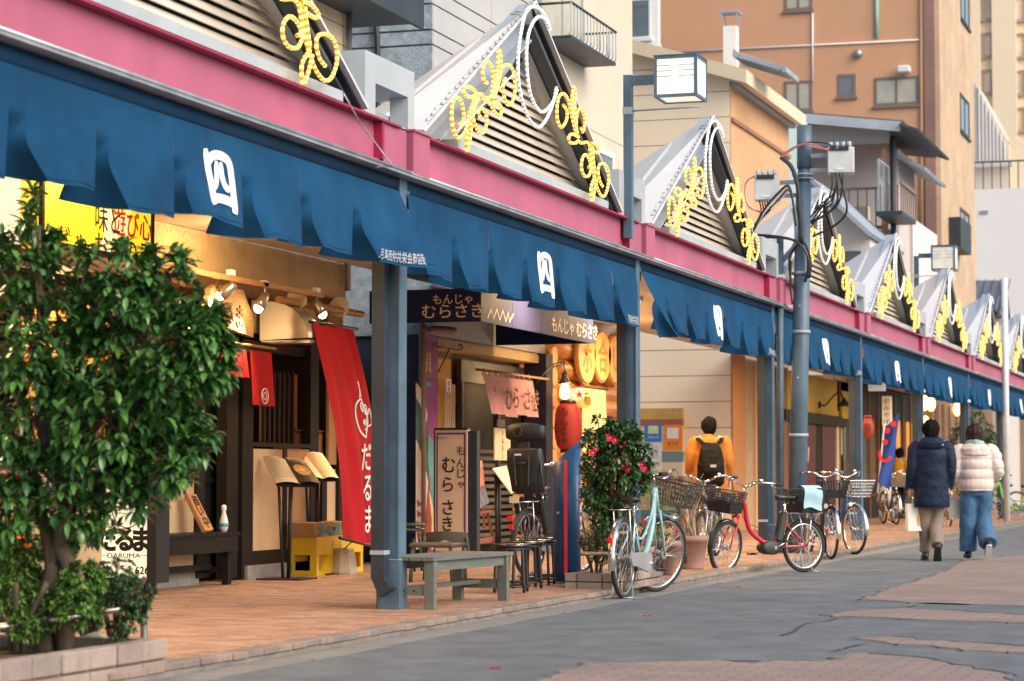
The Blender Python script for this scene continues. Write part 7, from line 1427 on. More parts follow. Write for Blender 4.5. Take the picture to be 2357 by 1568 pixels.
    # rack, lock, stand
    if rear is not None:
        rk = MB(); zr_ = wr*2+.07; xr0, xr1 = rx+.22, rx-.2
        for y in (-.06,0,.06): rk.tube([P(xr0,y,zr_), P(xr1,y,zr_)], .005, 5)
        for x in (xr0,(xr0+xr1)/2,xr1): rk.tube([P(x,-.065,zr_), P(x,.065,zr_)], .005, 5)
        for y in (-.07,.07): rk.tube([P(rx,y,wr), P(rx-.06,y,zr_)], .005, 5); rk.tube([P(rx,y,wr), P(rx+.12,y,zr_)], .004, 5)
        obj('rear_rack', rk, m_chrome, t)
    obj('rear_reflector', MB().obox(W @ Vector((rx-wr-.035, 0, wr+.16)), .02, .04, .05, W.to_3x3(), bev=.004), m_refl, t)
    sdn = MB(); yy = .13
    if lean == 0: sdn.tube([q for q in [P(rx,-.06,wr), P(rx-.04,-.09,.02), P(rx-.06,-yy,.012), P(rx-.1,-yy,.012)]], .007, 6); sdn.tube([P(rx,.06,wr), P(rx-.04,.09,.02), P(rx-.06,yy,.012), P(rx-.1,yy,.012)], .007, 6); sdn.tube([P(rx-.05,-.1,.012), P(rx-.05,.1,.012)], .007, 6)
    obj('stand', sdn, m_silver, t)
    def basketm(F, cx, zb_, lx, wy, hh, flare, m_, par=t, nm='basket', solid=False, mesh_n=9):
        b_ = MB(); bot = [(cx-lx/2*.8,-wy/2*.8),(cx+lx/2*.8,-wy/2*.8),(cx+lx/2*.8,wy/2*.8),(cx-lx/2*.8,wy/2*.8)]; tp = [(cx-lx/2,-wy/2),(cx+lx/2*flare,-wy/2),(cx+lx/2*flare,wy/2),(cx-lx/2,wy/2)]; zt2 = zb_+hh
        zt3 = [zt2, zt2+.0, zt2+.0, zt2]; r_ = .0028 if not solid else .004
        for i in range(4):
            j = (i+1) % 4
            for k in range(mesh_n+1):
                s_ = k/mesh_n; a_ = F(bot[i][0]+(bot[j][0]-bot[i][0])*s_, bot[i][1]+(bot[j][1]-bot[i][1])*s_, zb_); c_ = F(tp[i][0]+(tp[j][0]-tp[i][0])*s_, tp[i][1]+(tp[j][1]-tp[i][1])*s_, zt2); b_.tube([a_, c_], r_, 4, caps=False)
            for k in range(6 if not solid else 9):
                s_ = k/(5 if not solid else 8); q0 = F(*[bot[i][w]+(tp[i][w]-bot[i][w])*s_ for w in (0,1)], zb_+hh*s_); q1 = F(*[bot[j][w]+(tp[j][w]-bot[j][w])*s_ for w in (0,1)], zb_+hh*s_); b_.tube([q0, q1], .006 if k == (5 if not solid else 8) else r_, 4, caps=False)
        for k in range(6): y = -wy/2*.8 + wy*.8*k/5; b_.tube([F(bot[0][0],y,zb_), F(bot[1][0],y,zb_)], r_, 4, caps=False)
        o = obj(nm, b_, m_, par)
        if solid:
            q = [F(*bot[i], zb_) for i in range(4)] + [F(bot[i][0]+(tp[i][0]-bot[i][0])*.45, bot[i][1]+(tp[i][1]-bot[i][1])*.45, zb_+hh*.45) for i in range(4)]; obj('basket_lower_wall', MB().add(q, [(0,1,5,4),(1,2,6,5),(2,3,7,6),(3,0,4,7),(3,2,1,0)]), m_, o)
        return o
    if basket: basketm(S, hx+.08, wr*2+.1, .26, .34, .21, 1.35, basket[0], solid=basket[1])
    if rear and rear != 1: basketm(P, rx-.02, wr*2+.08, .34, .32, .24, 1.0, rear, nm='rear_basket', solid=True, mesh_n=14)
    return t, P, S, dict(rx=rx, hx=hx, wr=wr, bb=bb, seat=seat_b, top=top)
def mid(p0, p1): return ((p0.x+p1.x)/2, (p0.y+p1.y)/2)
m_wire = M('dark_wire', (.05,.055,.06), .5, .3, bump=0)
# pale blue one
rc = gz(1436, 1379, 0); ph = R(20); dd = VF*math.cos(ph)+VR*math.sin(ph); at = rc + dd*.56
t, P, S, I = bicycle('city_bicycle', 'pale blue city bicycle with chrome mudguards, front wheel turned, in front of the planter', at, ph, (.22,.42,.46), .335, 1.12, steer=R(-27), basket=(m_wire, False), rear=1, low=2, chain_case=M('silver_chain_case', (.5,.52,.55), .35, .6, bump=0), barw=.27)
# red small wheeled
c = gz(1762, 1320, 0); ph = R(-121); t, P, S, I = bicycle('electric_bicycle', 'red small wheeled electric bicycle with front and rear baskets at the kerb', c, ph, (.5,.012,.025), .28, 1.02, steer=R(20), basket=(m_plastic, True), rear=m_plastic, low=True, chain_case=False, mudm=m_plastic, saddle_h=.80, barw=.28)
bb = I['bb']; obj('motor', MB().loft([[P(bb[0]+.03+.13*sc_*math.cos(a), y, bb[2]+.0+.075*sc_*math.sin(a)) for a in [i*math.pi/8 for i in range(16)]] for y, sc_ in ((-.065,.75),(-.055,1),(.055,1),(.065,.75))]), m_plastic, t); obj('battery', MB().obox(P(bb[0]-.12, 0, bb[2]+.22), .085, .08, .32, WM[t.name].to_3x3() @ Matrix.Rotation(R(-14),3,'Y'), bev=.015), m_plastic, t)
q = P(I['rx']+.07, .08, I['wr']*2+.32); obj_c = MB().grid(lambda s, v: P(I['rx']+.12 - .24*s, .17+.012*math.sin(v*6), I['wr']*2+.335 - .22*v + .02*math.sin(s*5)), 8, 8); tw = tag(obj('folded_towel', obj_c.grid(lambda s, v: P(I['rx']+.12-.24*s, .17-.14*v, I['wr']*2+.335+.03*math.sin(v*3)), 8, 6), M('pale_blue_towel', (.35,.55,.65), .9, var=.1, bump=.8, bscale=100)), 'pale blue towel draped over the rear basket of the red bicycle', 'towel')
obj('bag_in_basket', MB().ball(S(I['hx']+.1, 0, I['wr']*2+.2), .1, 12, 8), m_plastic, t)
# child seat bike
rc = gz(1218, 1330, SW); ph = R(28); dd = VF*math.cos(ph)+VR*math.sin(ph); at = rc + dd*.55
t, P, S, I = bicycle('child_seat_bicycle', 'dark bicycle with a black rear child seat between the stools and the blue pillar', at, ph, (.04,.05,.06), .32, 1.1, steer=R(0), basket=(m_plastic, True), rear=1, z=SW, chain_case=M('grey_chain_case', (.12,.13,.14), .5), mudm=m_plastic, barw=.28)
m_seat = M('black_seat_shell', (.008,.011,.013), .5, var=.15, bump=.05); X0 = I['rx']; Z0 = .78; W3 = WM[t.name].to_3x3()
def sup(x0, zz, w, dp, yy=0): return [P(x0 + dp*math.copysign(abs(math.sin(a))**.6, math.sin(a)), yy + w*math.copysign(abs(math.cos(a))**.6, math.cos(a)), zz) for a in [2*math.pi*i/20 for i in range(20)]]
st_ = obj('child_seat', MB().loft([sup(X0+.0, Z0, .10, .10), sup(X0-.01, Z0+.03, .145, .13), sup(X0-.03, Z0+.14, .165, .11), sup(X0-.07, Z0+.3, .185, .07), sup(X0-.09, Z0+.41, .18, .05), sup(X0-.095, Z0+.43, .16, .035)]), m_seat, t)
hr = MB().loft([[P(X0-.12 + .05*abs(y/.19)**2 + dx, y, Z0+.58 + dz*(1-.35*abs(y/.2)**3)) for dx, dz in ((-.025,-.07),(-.03,0),(-.025,.07),(-.01,.09),(.02,.085),(.025,0),(.02,-.075),(-.01,-.085))] for y in [-.2+.4*k/12 for k in range(13)]]); obj('head_guard', hr, m_seat, st_); obj('guard_ring', MB().torus(P(X0-.152, .04, Z0+.58), .045, .006, W3 @ Vector((1,0,0)), 20, 5), m_plastic, st_)
obj('neck_bar', MB().obox(P(X0-.1, 0, Z0+.47), .03, .1, .14, W3), m_plastic, st_)
for y in (-.08,.0,.08): obj('shell_rib', MB().bar(P(X0-.155,y,Z0+.36), P(X0-.14,y*.8,Z0+.08), .012, .012), m_plastic, st_)
obj('harness_strap', MB().tube(smooth([P(X0-.05,-.15,Z0+.42), P(X0-.12,-.19,Z0+.2), P(X0-.02,-.18,Z0-.05)], 5), .012, 6), m_plastic, st_)
for y in (-.13,.13): obj('foot_guard', MB().obox(P(X0+.1, y, Z0-.2), .16, .05, .34, W3 @ Matrix.Rotation(R(-22),3,'Y'), bev=.015), m_seat, st_); obj('foot_rest', MB().obox(P(X0+.14, y*1.05, Z0-.36), .17, .07, .04, W3, bev=.01), m_seat, st_)
obj('maker_label', MB().box(-.001,.001,-.03,.03,-.008,.008).text('', .1, (0,0,0), EX, EZ) if False else MB().obox(P(X0-.17, .03, Z0+.37), .004, .07, .016, W3), m_white, st_); obj('seat_handle', MB().tube([P(X0-.15,-.05,Z0+.3), P(X0-.19,-.04,Z0+.29), P(X0-.19,.04,Z0+.29), P(X0-.15,.05,Z0+.3)], .007, 6), m_plastic, st_); obj('rear_lamp', MB().obox(P(X0-.38, -.0, .56), .03, .06, .045, W3, bev=.006), m_refl, t); obj('number_tag', MB().obox(P(X0-.26, .02, .73), .004, .1, .06, W3), m_cream, t)
# grey rental
c = gz(1632, 1284, SW); t, P, S, I = bicycle('rental_bicycle', 'grey step through bicycle with silver stem behind the red bicycle', c, R(-165), (.12,.16,.17), .27, 1.0, basket=(m_wire, True), rear=1, z=SW, low=True, mudm=m_plastic, saddle_h=.8, ncol=m_silver)
# two blue ones
c = gz(1896, 1288, 0); bicycle('city_bicycle', 'dark bicycle seen end on between the red bicycle and the blue one', c + VF*.45, R(172), (.03,.06,.1), .33, 1.1, basket=(m_plastic, True), rear=1, low=True, barw=.27)
c = gz(1934, 1277, 0); bicycle('city_bicycle', 'blue bicycle with wire basket beside the fourth column', c + VF*.5, R(160), (.01,.09,.25), .33, 1.1, basket=(m_chrome, False), rear=1, low=2, barw=.28)
c = gz(2054, 1208, SW); bicycle('city_bicycle', 'dark bicycle with grey basket left of the man in navy', c + VF*.3, R(176), (.03,.03,.035), .33, 1.1, basket=(M('grey_basket', (.16,.17,.18), .6), True), z=SW, low=True, sp=16, det=False)
c = gz(2083, 1206, SW); bicycle('city_bicycle', 'dark blue bicycle with grey basket touching the sleeve of the man in navy', c + VF*.5, R(170), (.02,.03,.06), .33, 1.1, basket=(M('grey_basket', (.16,.17,.18), .6), True), z=SW, low=True, sp=16, det=False)
c = gz(2208, 1222, SW*0); bicycle('city_bicycle', 'dark bicycle seen between the man and the woman', c + VF*.3, R(172), (.03,.03,.035), .33, 1.1, z=0, low=True, sp=16, det=False)
c = gz(2335, 1203, 0); bicycle('city_bicycle', 'bright green bicycle at the right edge', c, R(-80), (.12,.42,.03), .33, 1.1, z=0, low=2, sp=16, det=False, mudm=m_plastic)
c = gz(2326, 1195, 0); bicycle('city_bicycle', 'dark blue bicycle behind the green one at the right edge', c + VF*1.5, R(-110), (.02,.08,.15), .33, 1.1, z=0, low=True, sp=16, det=False, mudm=m_plastic)
# ================================================================== leaning pole with cable boxes, box lamps
pb_ = gz(1833, 1290, SW); pb_ = gx(1833, 1250, -5.72); pb_.z = SW
po = thing('leaning_pole', 'blue steel pole carrying two grey cable boxes in front of the fourth gable', 'pole', pb_); Yp = pb_.y
def pp(u, v, dy=0): return gy(u, v, Yp+dy)
b0 = Vector(pb_); t0 = pp(1850, 420); t1 = pp(1851, 290); bx0 = t0.x; 
obj('shaft', MB().tube([b0, b0.lerp(t0, .5), t0], [.113, .107, .095], 20), m_blue, po); obj('upper_shaft', MB().tube([t0, pp(1851, 388)], .08, 16), m_blue, po); obj('cap_section', MB().tube([pp(1851,388), t1], .093, 20), m_blue, po)
for v in (625,1000-12,757): obj('band_clamp', MB().lathe(b0.lerp(t0, (1250-v)/(1250-420)), [(.118,-.02),(.122,-.02),(.122,.02),(.118,.02)], 20), m_slate, po)
s = MB(); s.torus(pp(1851, 403), .15, .008, (0,0,1), 24, 5); s.torus(pp(1851, 412), .13, .006, (0,0,1), 24, 5); obj('ring_bracket', s, m_slate, po)
x_ = b0.x-.19; obj('side_conduit', MB().tube([(x_, Yp-.05, SW), (x_+.02, Yp-.05, zat(545, pb_))], .045, 12), m_blue, po)
obj('curved_conduit', MB().tube(smooth([pp(1846,560,-.12), pp(1840,480,-.12), pp(1836,430,-.12), pp(1822,385,-.12), pp(1797,362,-.12)], 6), .028, 10), m_bluedk, po)
s = MB(); s.tube(smooth([pp(1828,480,-.1), pp(1834,520,-.1), pp(1832,560,-.05), pp(1810,590,0), pp(1780,618,.05), pp(1760,622,.1)], 6), .035, 10); obj('conduit_loop', s, m_slate, po)
def cable(pts, r, m_, dy=-.14): return obj('cable', MB().tube(smooth([pp(u, v, dy) for u, v in pts], 6), r, 6), m_, po)
m_cw = M('white_cable', (.6,.6,.6), .5, bump=0); m_cp = M('pink_cable', (.6,.15,.2), .5, bump=0); m_ck = M('black_cable', (.012,.014,.016), .4, bump=0)
cable([(1797,362),(1815,350),(1845,333),(1870,337),(1895,343),(1925,345)], .012, m_cw); cable([(1797,360),(1820,345),(1850,331),(1880,335),(1905,345),(1930,340)], .010, m_cp, -.16); cable([(1797,358),(1830,338),(1860,328),(1900,330),(1925,340)], .009, m_ck, -.12)
for k, (u, lab) in enumerate(((1941, 'grey cable box right of the leaning pole'), (1763, 'grey cable box left of the leaning pole'))):
    v0, v1 = ((338, 400), (404, 462))[k]; a = pp(u-38 if k == 0 else u-28, v1, -.1); b = pp(u+22 if k == 0 else u+28, v0, -.1); bx = thing('cable_box', lab, 'cable box', ((a.x+b.x)/2, a.y, a.z), 0, 'cable boxes on the leaning pole')
    obj('casing', MB().obox(((a.x+b.x)/2, a.y+.08, (a.z+b.z)/2), b.x-a.x, .24, b.z-a.z, (0,0,.18), bev=.01), M('light_box_grey', (.5,.55,.58), .5), bx); obj('name_label', MB().obox(((a.x+b.x)/2+.01, a.y-.045, a.z+.05), .09, .004, .025, (0,0,.18)), m_print, bx)
    for j in range(4): x = a.x + .05 + j*(b.x-a.x-.1)/3; obj('cable_gland', MB().cyl((x, a.y+.02, b.z), (x, a.y+.02, b.z+.07), .03, .026, 10), M('pale_blue_gland', (.35,.45,.6), .4, bump=0), bx)
    obj('box_arm', MB().bar(((a.x+b.x)/2, Yp, a.z+.06), (bx0, Yp, a.z+.06), .05, .05), m_slate, bx); obj('box_arm', MB().bar(((a.x+b.x)/2, Yp, b.z-.08), (bx0, Yp, b.z-.08), .05, .05), m_slate, bx); obj('terminal_block', MB().obox(((a.x+b.x)/2, a.y-.03, b.z-.02), (b.x-a.x)*.7, .06, .05, (0,0,.18)), m_black, bx)
cable([(1915,398),(1915,430),(1905,460),(1880,485),(1865,500)], .010, m_ck); cable([(1925,398),(1928,440),(1925,470),(1900,495),(1866,510)], .015, m_ck); cable([(1932,398),(1945,450),(1948,490),(1920,520),(1870,545)], .015, m_ck); cable([(1940,398),(1938,440),(1925,475),(1890,500),(1866,515)], .013, m_ck, -.2)
cable([(1740,406),(1722,415),(1716,445),(1722,470),(1745,487),(1770,488)], .012, m_cw); cable([(1738,404),(1718,420),(1715,450),(1725,478),(1760,490)], .009, m_cp, -.16)
for k in range(5): cable([(1748+k*6,462),(1752+k*5,485),(1745+k*2,505),(1735,520),(1728,530)], .010, m_ck, -.1-.02*k)
cable([(1728,540),(1790,545),(1830,555),(1856,580),(1860,620),(1853,650)], .018, m_ck, -.15); cable([(1729,548),(1800,548),(1840,562),(1862,600),(1858,640)], .014, m_ck, -.18); cable([(1821,600),(1819,650),(1824,700)], .014, m_ck, -.14)
for k in range(4): cable([(1729,530+4*k),(1760,500-6*k),(1790,470-8*k),(1815,440-4*k),(1826,470),(1832,520)], .009+.002*k, m_ck if k % 2 else m_cw, -.2-.01*k)
for k in range(3): cable([(1866,500+12*k),(1890,470+10*k),(1915,450+8*k),(1925,420),(1920,398)], .011, m_ck, -.22)
cable([(1822,660),(1817,600),(1830,570),(1852,560),(1866,600),(1863,640)], .016, m_ck, -.13)
s = MB(); 
for v in (700, 860): c = b0.lerp(t0, (1250-v)/830) + Vector((.0,-.11,0)); s.cyl(c, c+Vector((0,-.03,0)), .015, n=8)
obj('step_bolt', s, m_slate, po, 'stuff')
def box_lamp(lab, u0, v0, u1, v1, side, pu, pvt, pvb, Y, lit):
    a = gy(u0, v1, Y); b = gy(u1, v0, Y); w = b.x-a.x; t = thing('box_lamp', lab, 'street lamp', (a.x, Y, a.z-1.5), 0, 'square box lamps on blue arms'); f = MB(); e = w*.07
    X0, X1, Z0, Z1 = a.x, b.x, a.z, b.z; Y0, Y1 = Y, Y+w
    for x in (X0, X1-e):
        for y in (Y0, Y1-e): f.box(x, x+e, y, y+e, Z0, Z1)
    for z in (Z0, Z1-e):
        for y in (Y0, Y1-e): f.box(X0+e, X1-e, y+.001, y+e-.001, z, z+e)
        for x in (X0, X1-e): f.box(x+.001, x+e-.001, Y0+e, Y1-e, z, z+e)
    obj('lamp_frame', f, m_blue, t); g = M('frosted_lamp_glass_%d' % lit, (.8,.8,.75), .3, emit=.35*lit + .01, ecol=(1,.95,.8), bump=0)
    for nm, mb in (('glass_pane', MB().box(X0+e, X1-e, Y0+.01, Y0+.016, Z0+e, Z1-e)), ('glass_pane', MB().box(X1-.016, X1-.01, Y0+e, Y1-e, Z0+e, Z1-e)), ('glass_pane', MB().box(X0+.01, X0+.016, Y0+e, Y1-e, Z0+e, Z1-e)), ('glass_pane', MB().box(X0+e, X1-e, Y1-.016, Y1-.01, Z0+e, Z1-e)), ('bottom_glass', MB().box(X0+e, X1-e, Y0+e, Y1-e, Z0+.01, Z0+.016))): obj(nm, mb, g, t)
    for k in range(3): z = Z1 - (Z1-Z0)*(.24+.13*k); obj('louvre_bar', MB().box(X0+e, X0+e+w*.35, Y0+.002, Y0+.008, z, z+.006).box(X1-e-w*.35, X1-e, Y0+.002, Y0+.008, z, z+.006), m_slate, t)
    if lit: obj('bulb', MB().ball(((X0+X1)/2, Y0-.0+w*.3, Z0+w*.4), w*.18, 12, 8), M('lit_lamp_bulb', (1,.95,.8), .3, emit=10, ecol=(1,.93,.75), bump=0), t); 
    obj('lamp_top', MB().box(X0-.005, X1+.005, Y0-.005, Y1+.005, Z1, Z1+.01), m_blue, t)
    q = gy(pu, pvt, Y+w/2); zb_ = gy(pu, pvb, Y+w/2).z; pw = w*.19; obj('lamp_post', MB().box(q.x-pw/2, q.x+pw/2, Y+w/2-pw/2, Y+w/2+pw/2, zb_-.6, q.z), m_blue, t); za = gy(pu, side, Y+w/2).z; obj('lamp_arm', MB().box(q.x+pw/2, X0, Y+w/2-pw*.35, Y+w/2+pw*.35, za-.04, za+.05), m_blue, t)
    zz = a.z - w*.2; obj('tie_rod', MB().tube([(q.x, Y+w/2, zz), (X1-.02, Y+w/2, zz+.01)], .009, 6), m_slate, t); obj('band_clamp', MB().box(q.x-pw/2-.006, q.x+pw/2+.006, Y+w/2-pw/2-.006, Y+w/2+pw/2+.006, zz-.035, zz+.035), m_silver, t)
box_lamp('lit square box lamp on a blue post between the second and third gables', 1505, 124, 1604, 225, 188, 1446, 174, 405, PY(2)-.9, 1)
box_lamp('farther square box lamp above the sixth gable, unlit', 2143, 564, 2198, 622, 590, 2109, 590, 750, PY(6)-.9, 0)
wp = gz(2318, 1195, 0); wp = gx(2318, 1180, -5.5); t = thing('slim_grey_pole', 'slim pale grey pole near the right edge', 'pole', (wp.x, wp.y, 0)); obj('shaft', MB().tube([(wp.x, wp.y, 0), (wp.x, wp.y, gy(2320, 640, wp.y).z)], .07, 12), M('pale_pole_paint', (.6,.62,.66), .5), t); q = gy(2312, 790, wp.y-.1)
q = gx(2292, 738, -5.75); obj('small_box', MB().obox((wp.x-.4, wp.y-.2, gy(2300, 745, wp.y).z), .16, .12, .4), m_white, t)
# guy cord over the first beam
g0_, g1_ = gx(790,215,XR), gx(905,382,XP+.13); tag(obj('support_cord', MB().tube([g0_, gx(830,285,XR+.0), g1_, gx(865,205+180,XP+.12)], .006, 5), m_silver), 'thin cord from the nearest gable to the first column', 'cord')
# ================================================================== people
def remeshed(mb, voxel, it=4, ripple=0, rs=8, zs=1):
    me = mb.mesh('tmp'); o = bpy.data.objects.new('tmp', me); COL.objects.link(o); m = o.modifiers.new('r', 'REMESH'); m.mode = 'VOXEL'; m.voxel_size = voxel; m.use_smooth_shade = True
    s = o.modifiers.new('s', 'SMOOTH'); s.factor = .5; s.iterations = it
    dg = bpy.context.evaluated_depsgraph_get(); dg.update(); ne = bpy.data.meshes.new_from_object(o.evaluated_get(dg)); bpy.data.objects.remove(o); bpy.data.meshes.remove(me)
    out = MB(); out.v = [v.co.copy() for v in ne.vertices]
    if ripple:
        out.v = [v.co + v.normal*ripple*(noise.noise(Vector((v.co.x*rs, v.co.y*rs, v.co.z*rs*zs))) + .4*noise.noise(Vector((v.co.x*rs*2.7, v.co.y*rs*2.7, v.co.z*rs*zs*2.2)))) for v in ne.vertices]
    out.f = [tuple(p.vertices) for p in ne.polygons]; out.m = [0]*len(out.f); out.sm = [True]*len(out.f); bpy.data.meshes.remove(ne); return out
def ell(c, rx, ry, n=20, tw=0, sq=1.0):
    return [Vector((c[0] + rx*math.copysign(abs(math.cos(a))**sq, math.cos(a))*math.cos(tw) - ry*math.copysign(abs(math.sin(a))**sq, math.sin(a))*math.sin(tw), c[1] + rx*math.copysign(abs(math.cos(a))**sq, math.cos(a))*math.sin(tw) + ry*math.copysign(abs(math.sin(a))**sq, math.sin(a))*math.cos(tw), c[2])) for a in [2*math.pi*i/n for i in range(n)]]
def limb(mb, pts, rs, n=14): P = smooth(pts, 5); k = len(P)-1; m = len(rs)-1; mb.tube(P, [rs[min(m-1, int(i/k*m))] + (rs[min(m, int(i/k*m)+1)] - rs[min(m-1, int(i/k*m))])*((i/k*m) - min(m-1, int(i/k*m))) for i in range(len(P))], n); return mb
m_skin = M('skin', (.5,.3,.2), .5, var=.05, bump=.05)
def foot(mb, ankle, dirn, pitch, L=.25):
    d = Vector((dirn.x*math.cos(pitch), dirn.y*math.cos(pitch), math.sin(pitch))); side = d.cross(Vector((0,0,1))).normalized(); up = side.cross(d).normalized(); heel = ankle - up*.06 - d*.05
    rings = []
    for x, w, h0, h1 in ((-.03,.02,.0,.05),(-.01,.034,-.02,.085),(.05,.04,-.02,.09),(.11,.043,-.02,.07),(.17,.047,-.02,.05),(.22,.04,-.018,.035),(.25,.018,-.01,.02)):
        rings.append([heel + d*(x*L/.25) + side*(w*math.cos(a)) + up*((h0+h1)/2 + (h1-h0)/2*math.sin(a)) for a in [2*math.pi*i/12 for i in range(12)]])
    return mb.loft(rings), heel, d, side, up
def person(lab, at, z, rz, H, J, cloth):
    """J: joints in the person's own space facing +Y, for a 1.72 m figure; scaled to H"""
    k = H/1.72; t = thing('person', lab, 'person', (at[0], at[1], z), rz); W = Matrix.Translation(Vector((at[0], at[1], z))) @ Matrix.Rotation(rz, 4, 'Z') @ Matrix.Scale(k, 4); WM[t.name] = Matrix.Translation(Vector((at[0], at[1], z))) @ Matrix.Rotation(rz, 4, 'Z')
    def O(nm, mb, m_, par=t): mb.v = [W @ v for v in mb.v]; return obj(nm, mb, m_, par)
    V = {a: Vector(b) for a, b in J.items() if isinstance(b, tuple)}
    # body, one continuous surface
    b = MB(); h = V['head']; nk = V['neck']
    b.loft([ell((V['hip'].x, V['hip'].y, V['hip'].z-.1), .14,.10), ell(tuple(V['hip']), .155,.11), ell(tuple(V['hip'].lerp(nk,.35)), .135,.095), ell(tuple(V['hip'].lerp(nk,.65)), .155,.105), ell(tuple(V['hip'].lerp(nk,.86)), .165,.095), ell(tuple(nk), .06,.055)])
    b.tube([nk-Vector((0,0,.05)), h-Vector((0,0,.06))], [.062,.052], 14); b.ball(h, .085, 18, 12, sc=(.88,1.08,1.32)); b.ball(h+Vector((0,.035,-.055)), .05, 12, 8, sc=(1,1,1.1))
    b.tube([h+Vector((0,.085,.01)), h+Vector((0,.112,-.025))], [.008,.014], 8)
    for s in (-1, 1): b.ball(h+Vector((s*.078,0,-.01)), .018, 8, 6, sc=(.5,1,1.6))
    for s, nm in ((-1,'l'),(1,'r')):
        sh, el, wr_ = V['sh'+nm], V['el'+nm], V['wr'+nm]; limb(b, [nk.lerp(sh,.5), sh, el, wr_], [.06,.052,.038,.026], 12)
        hp, kn, an = V['hp'+nm], V['kn'+nm], V['an'+nm]; limb(b, [hp, kn, an], [.085,.055,.036], 12)
        foot(b, an, V.get('fd'+nm, Vector((0,1,0))), J_p(J, nm), .24)
        d = V.get('hd'+nm, Vector((0,0,-1))).normalized(); sd_ = Vector((0,1,0)) if abs(d.y) < .8 else Vector((1,0,0)); pal = wr_ + d*.05
        b.ball(pal, .042, 12, 8, sc=(.5,.85,1.1))
        for i in range(4):
            q = pal + sd_*(-.03+.02*i) + d*.02; L_ = [.062,.075,.07,.055][i]; cu = Vector((-s*.03,0,0)) ; b.tube([q, q+d*L_*.5+cu*.3, q+d*L_*.85+cu*1.0], [.0105,.0095,.007], 8)
        q = pal + sd_*.03 - d*.015; b.tube([q, q+sd_*.025+d*.025+Vector((-s*.012,0,0)), q+sd_*.025+d*.05+Vector((-s*.02,0,0))], [.012,.011,.008], 8)
    b = remeshed(b, .0085, 3); body = O('body', b, m_skin)
    for s in (-1, 1): O('eye', MB().ball(h+Vector((s*.032,.083,.012)), .011, 8, 6), m_white, body); O('eyebrow', MB().bar(h+Vector((s*.018,.094,.032)), h+Vector((s*.048,.086,.034)), .006, .006), m_ink, body)
    O('mouth', MB().bar(h+Vector((-.02,.092,-.062)), h+Vector((.02,.092,-.062)), .006, .005), M('lip', (.35,.1,.08), .5), body)
    cloth(t, O, V, J); return t
def J_p(J, nm): return J.get('pitch'+nm, 0)
def trousers(O, V, m_, wl, ripple=.012, hem=.07, t=None):
    b = MB(); hp = V['hip']; b.loft([ell((hp.x, hp.y-.005, hp.z-.13), .155,.115), ell((hp.x, hp.y, hp.z), .165,.12), ell((hp.x, hp.y, hp.z+.12), .15,.105)])
    for nm in 'lr': limb(b, [V['hp'+nm]+Vector((0,0,.02)), V['kn'+nm], V['an'+nm]+Vector((0,0,hem*.3))], wl, 16)
    return O('trousers', remeshed(b, .011, 3, ripple, 7, .8), m_)
def shoes(O, V, J, m_, sole):
    for nm in 'lr':
        f = MB(); mb, heel, d, side, up = foot(f, V['an'+nm], V.get('fd'+nm, Vector((0,1,0))), J_p(J, nm), .27); mb.v = [v + (v-V['an'+nm])*.06 for v in mb.v]; mb.tube([V['an'+nm]-up*.01, V['an'+nm]+up*.05], [.045,.042], 10); o = O('shoe', mb, m_)
        s = MB(); rings = []
        for z_ in (-.03, -.012): rings.append([heel + d*x + side*w + up*z_ for x, w in ((-.035,.0),(-.02,.035),(.04,.042),(.1,.04),(.17,.052),(.22,.047),(.262,.0),(.22,-.047),(.17,-.052),(.1,-.04),(.04,-.042),(-.02,-.035))])
        O('sole', s.loft(rings, smooth=False), sole, o)
def hairball(O, h, m_, long=False):
    b = MB(); b.ball(h+Vector((0,-.012,.02)), .109, 20, 14, sc=(1.0,1.08,1.08)); b.ball(h+Vector((0,-.035,-.03)), .097, 16, 10, sc=(.92,.9,1.1))
    if long: b.loft([ell(tuple(h+Vector((0,-.03,.05))), .1,.09), ell(tuple(h+Vector((0,-.03,-.03))), .112,.09), ell(tuple(h+Vector((0,-.03,-.1))), .115,.085), ell(tuple(h+Vector((0,-.03,-.15))), .1,.07)])
    b = remeshed(b, .007, 2, .014 if not long else .016, 26, .35 if not long else .18); b.v = [v for v in b.v]
    # cut away the face
    keep = [i for i, v in enumerate(b.v) if not (v.y > h.y+.045 and v.z < h.z+.06)]; ks = set(keep); ix = {a: i for i, a in enumerate(keep)}; f = [tuple(ix[i] for i in p) for p in b.f if all(i in ks for i in p)]; b.v = [b.v[i] for i in keep]; b.f = f; b.m = [0]*len(f); b.sm = [True]*len(f)
    return O('hair', b, m_)
m_hair = M('black_hair', (.006,.0055,.0055), .8, spec=.12, var=.3, scale=60, stretch=(1,1,.2), bump=.8, bscale=120); m_hairb = M('dark_brown_hair', (.025,.01,.008), .5, spec=.25, var=.4, scale=60, stretch=(1,1,.15), bump=.8, bscale=120)
def quilt(v, cz, pitch, amp): return amp*abs(math.sin(math.pi*(v.z-cz)/pitch))**.5
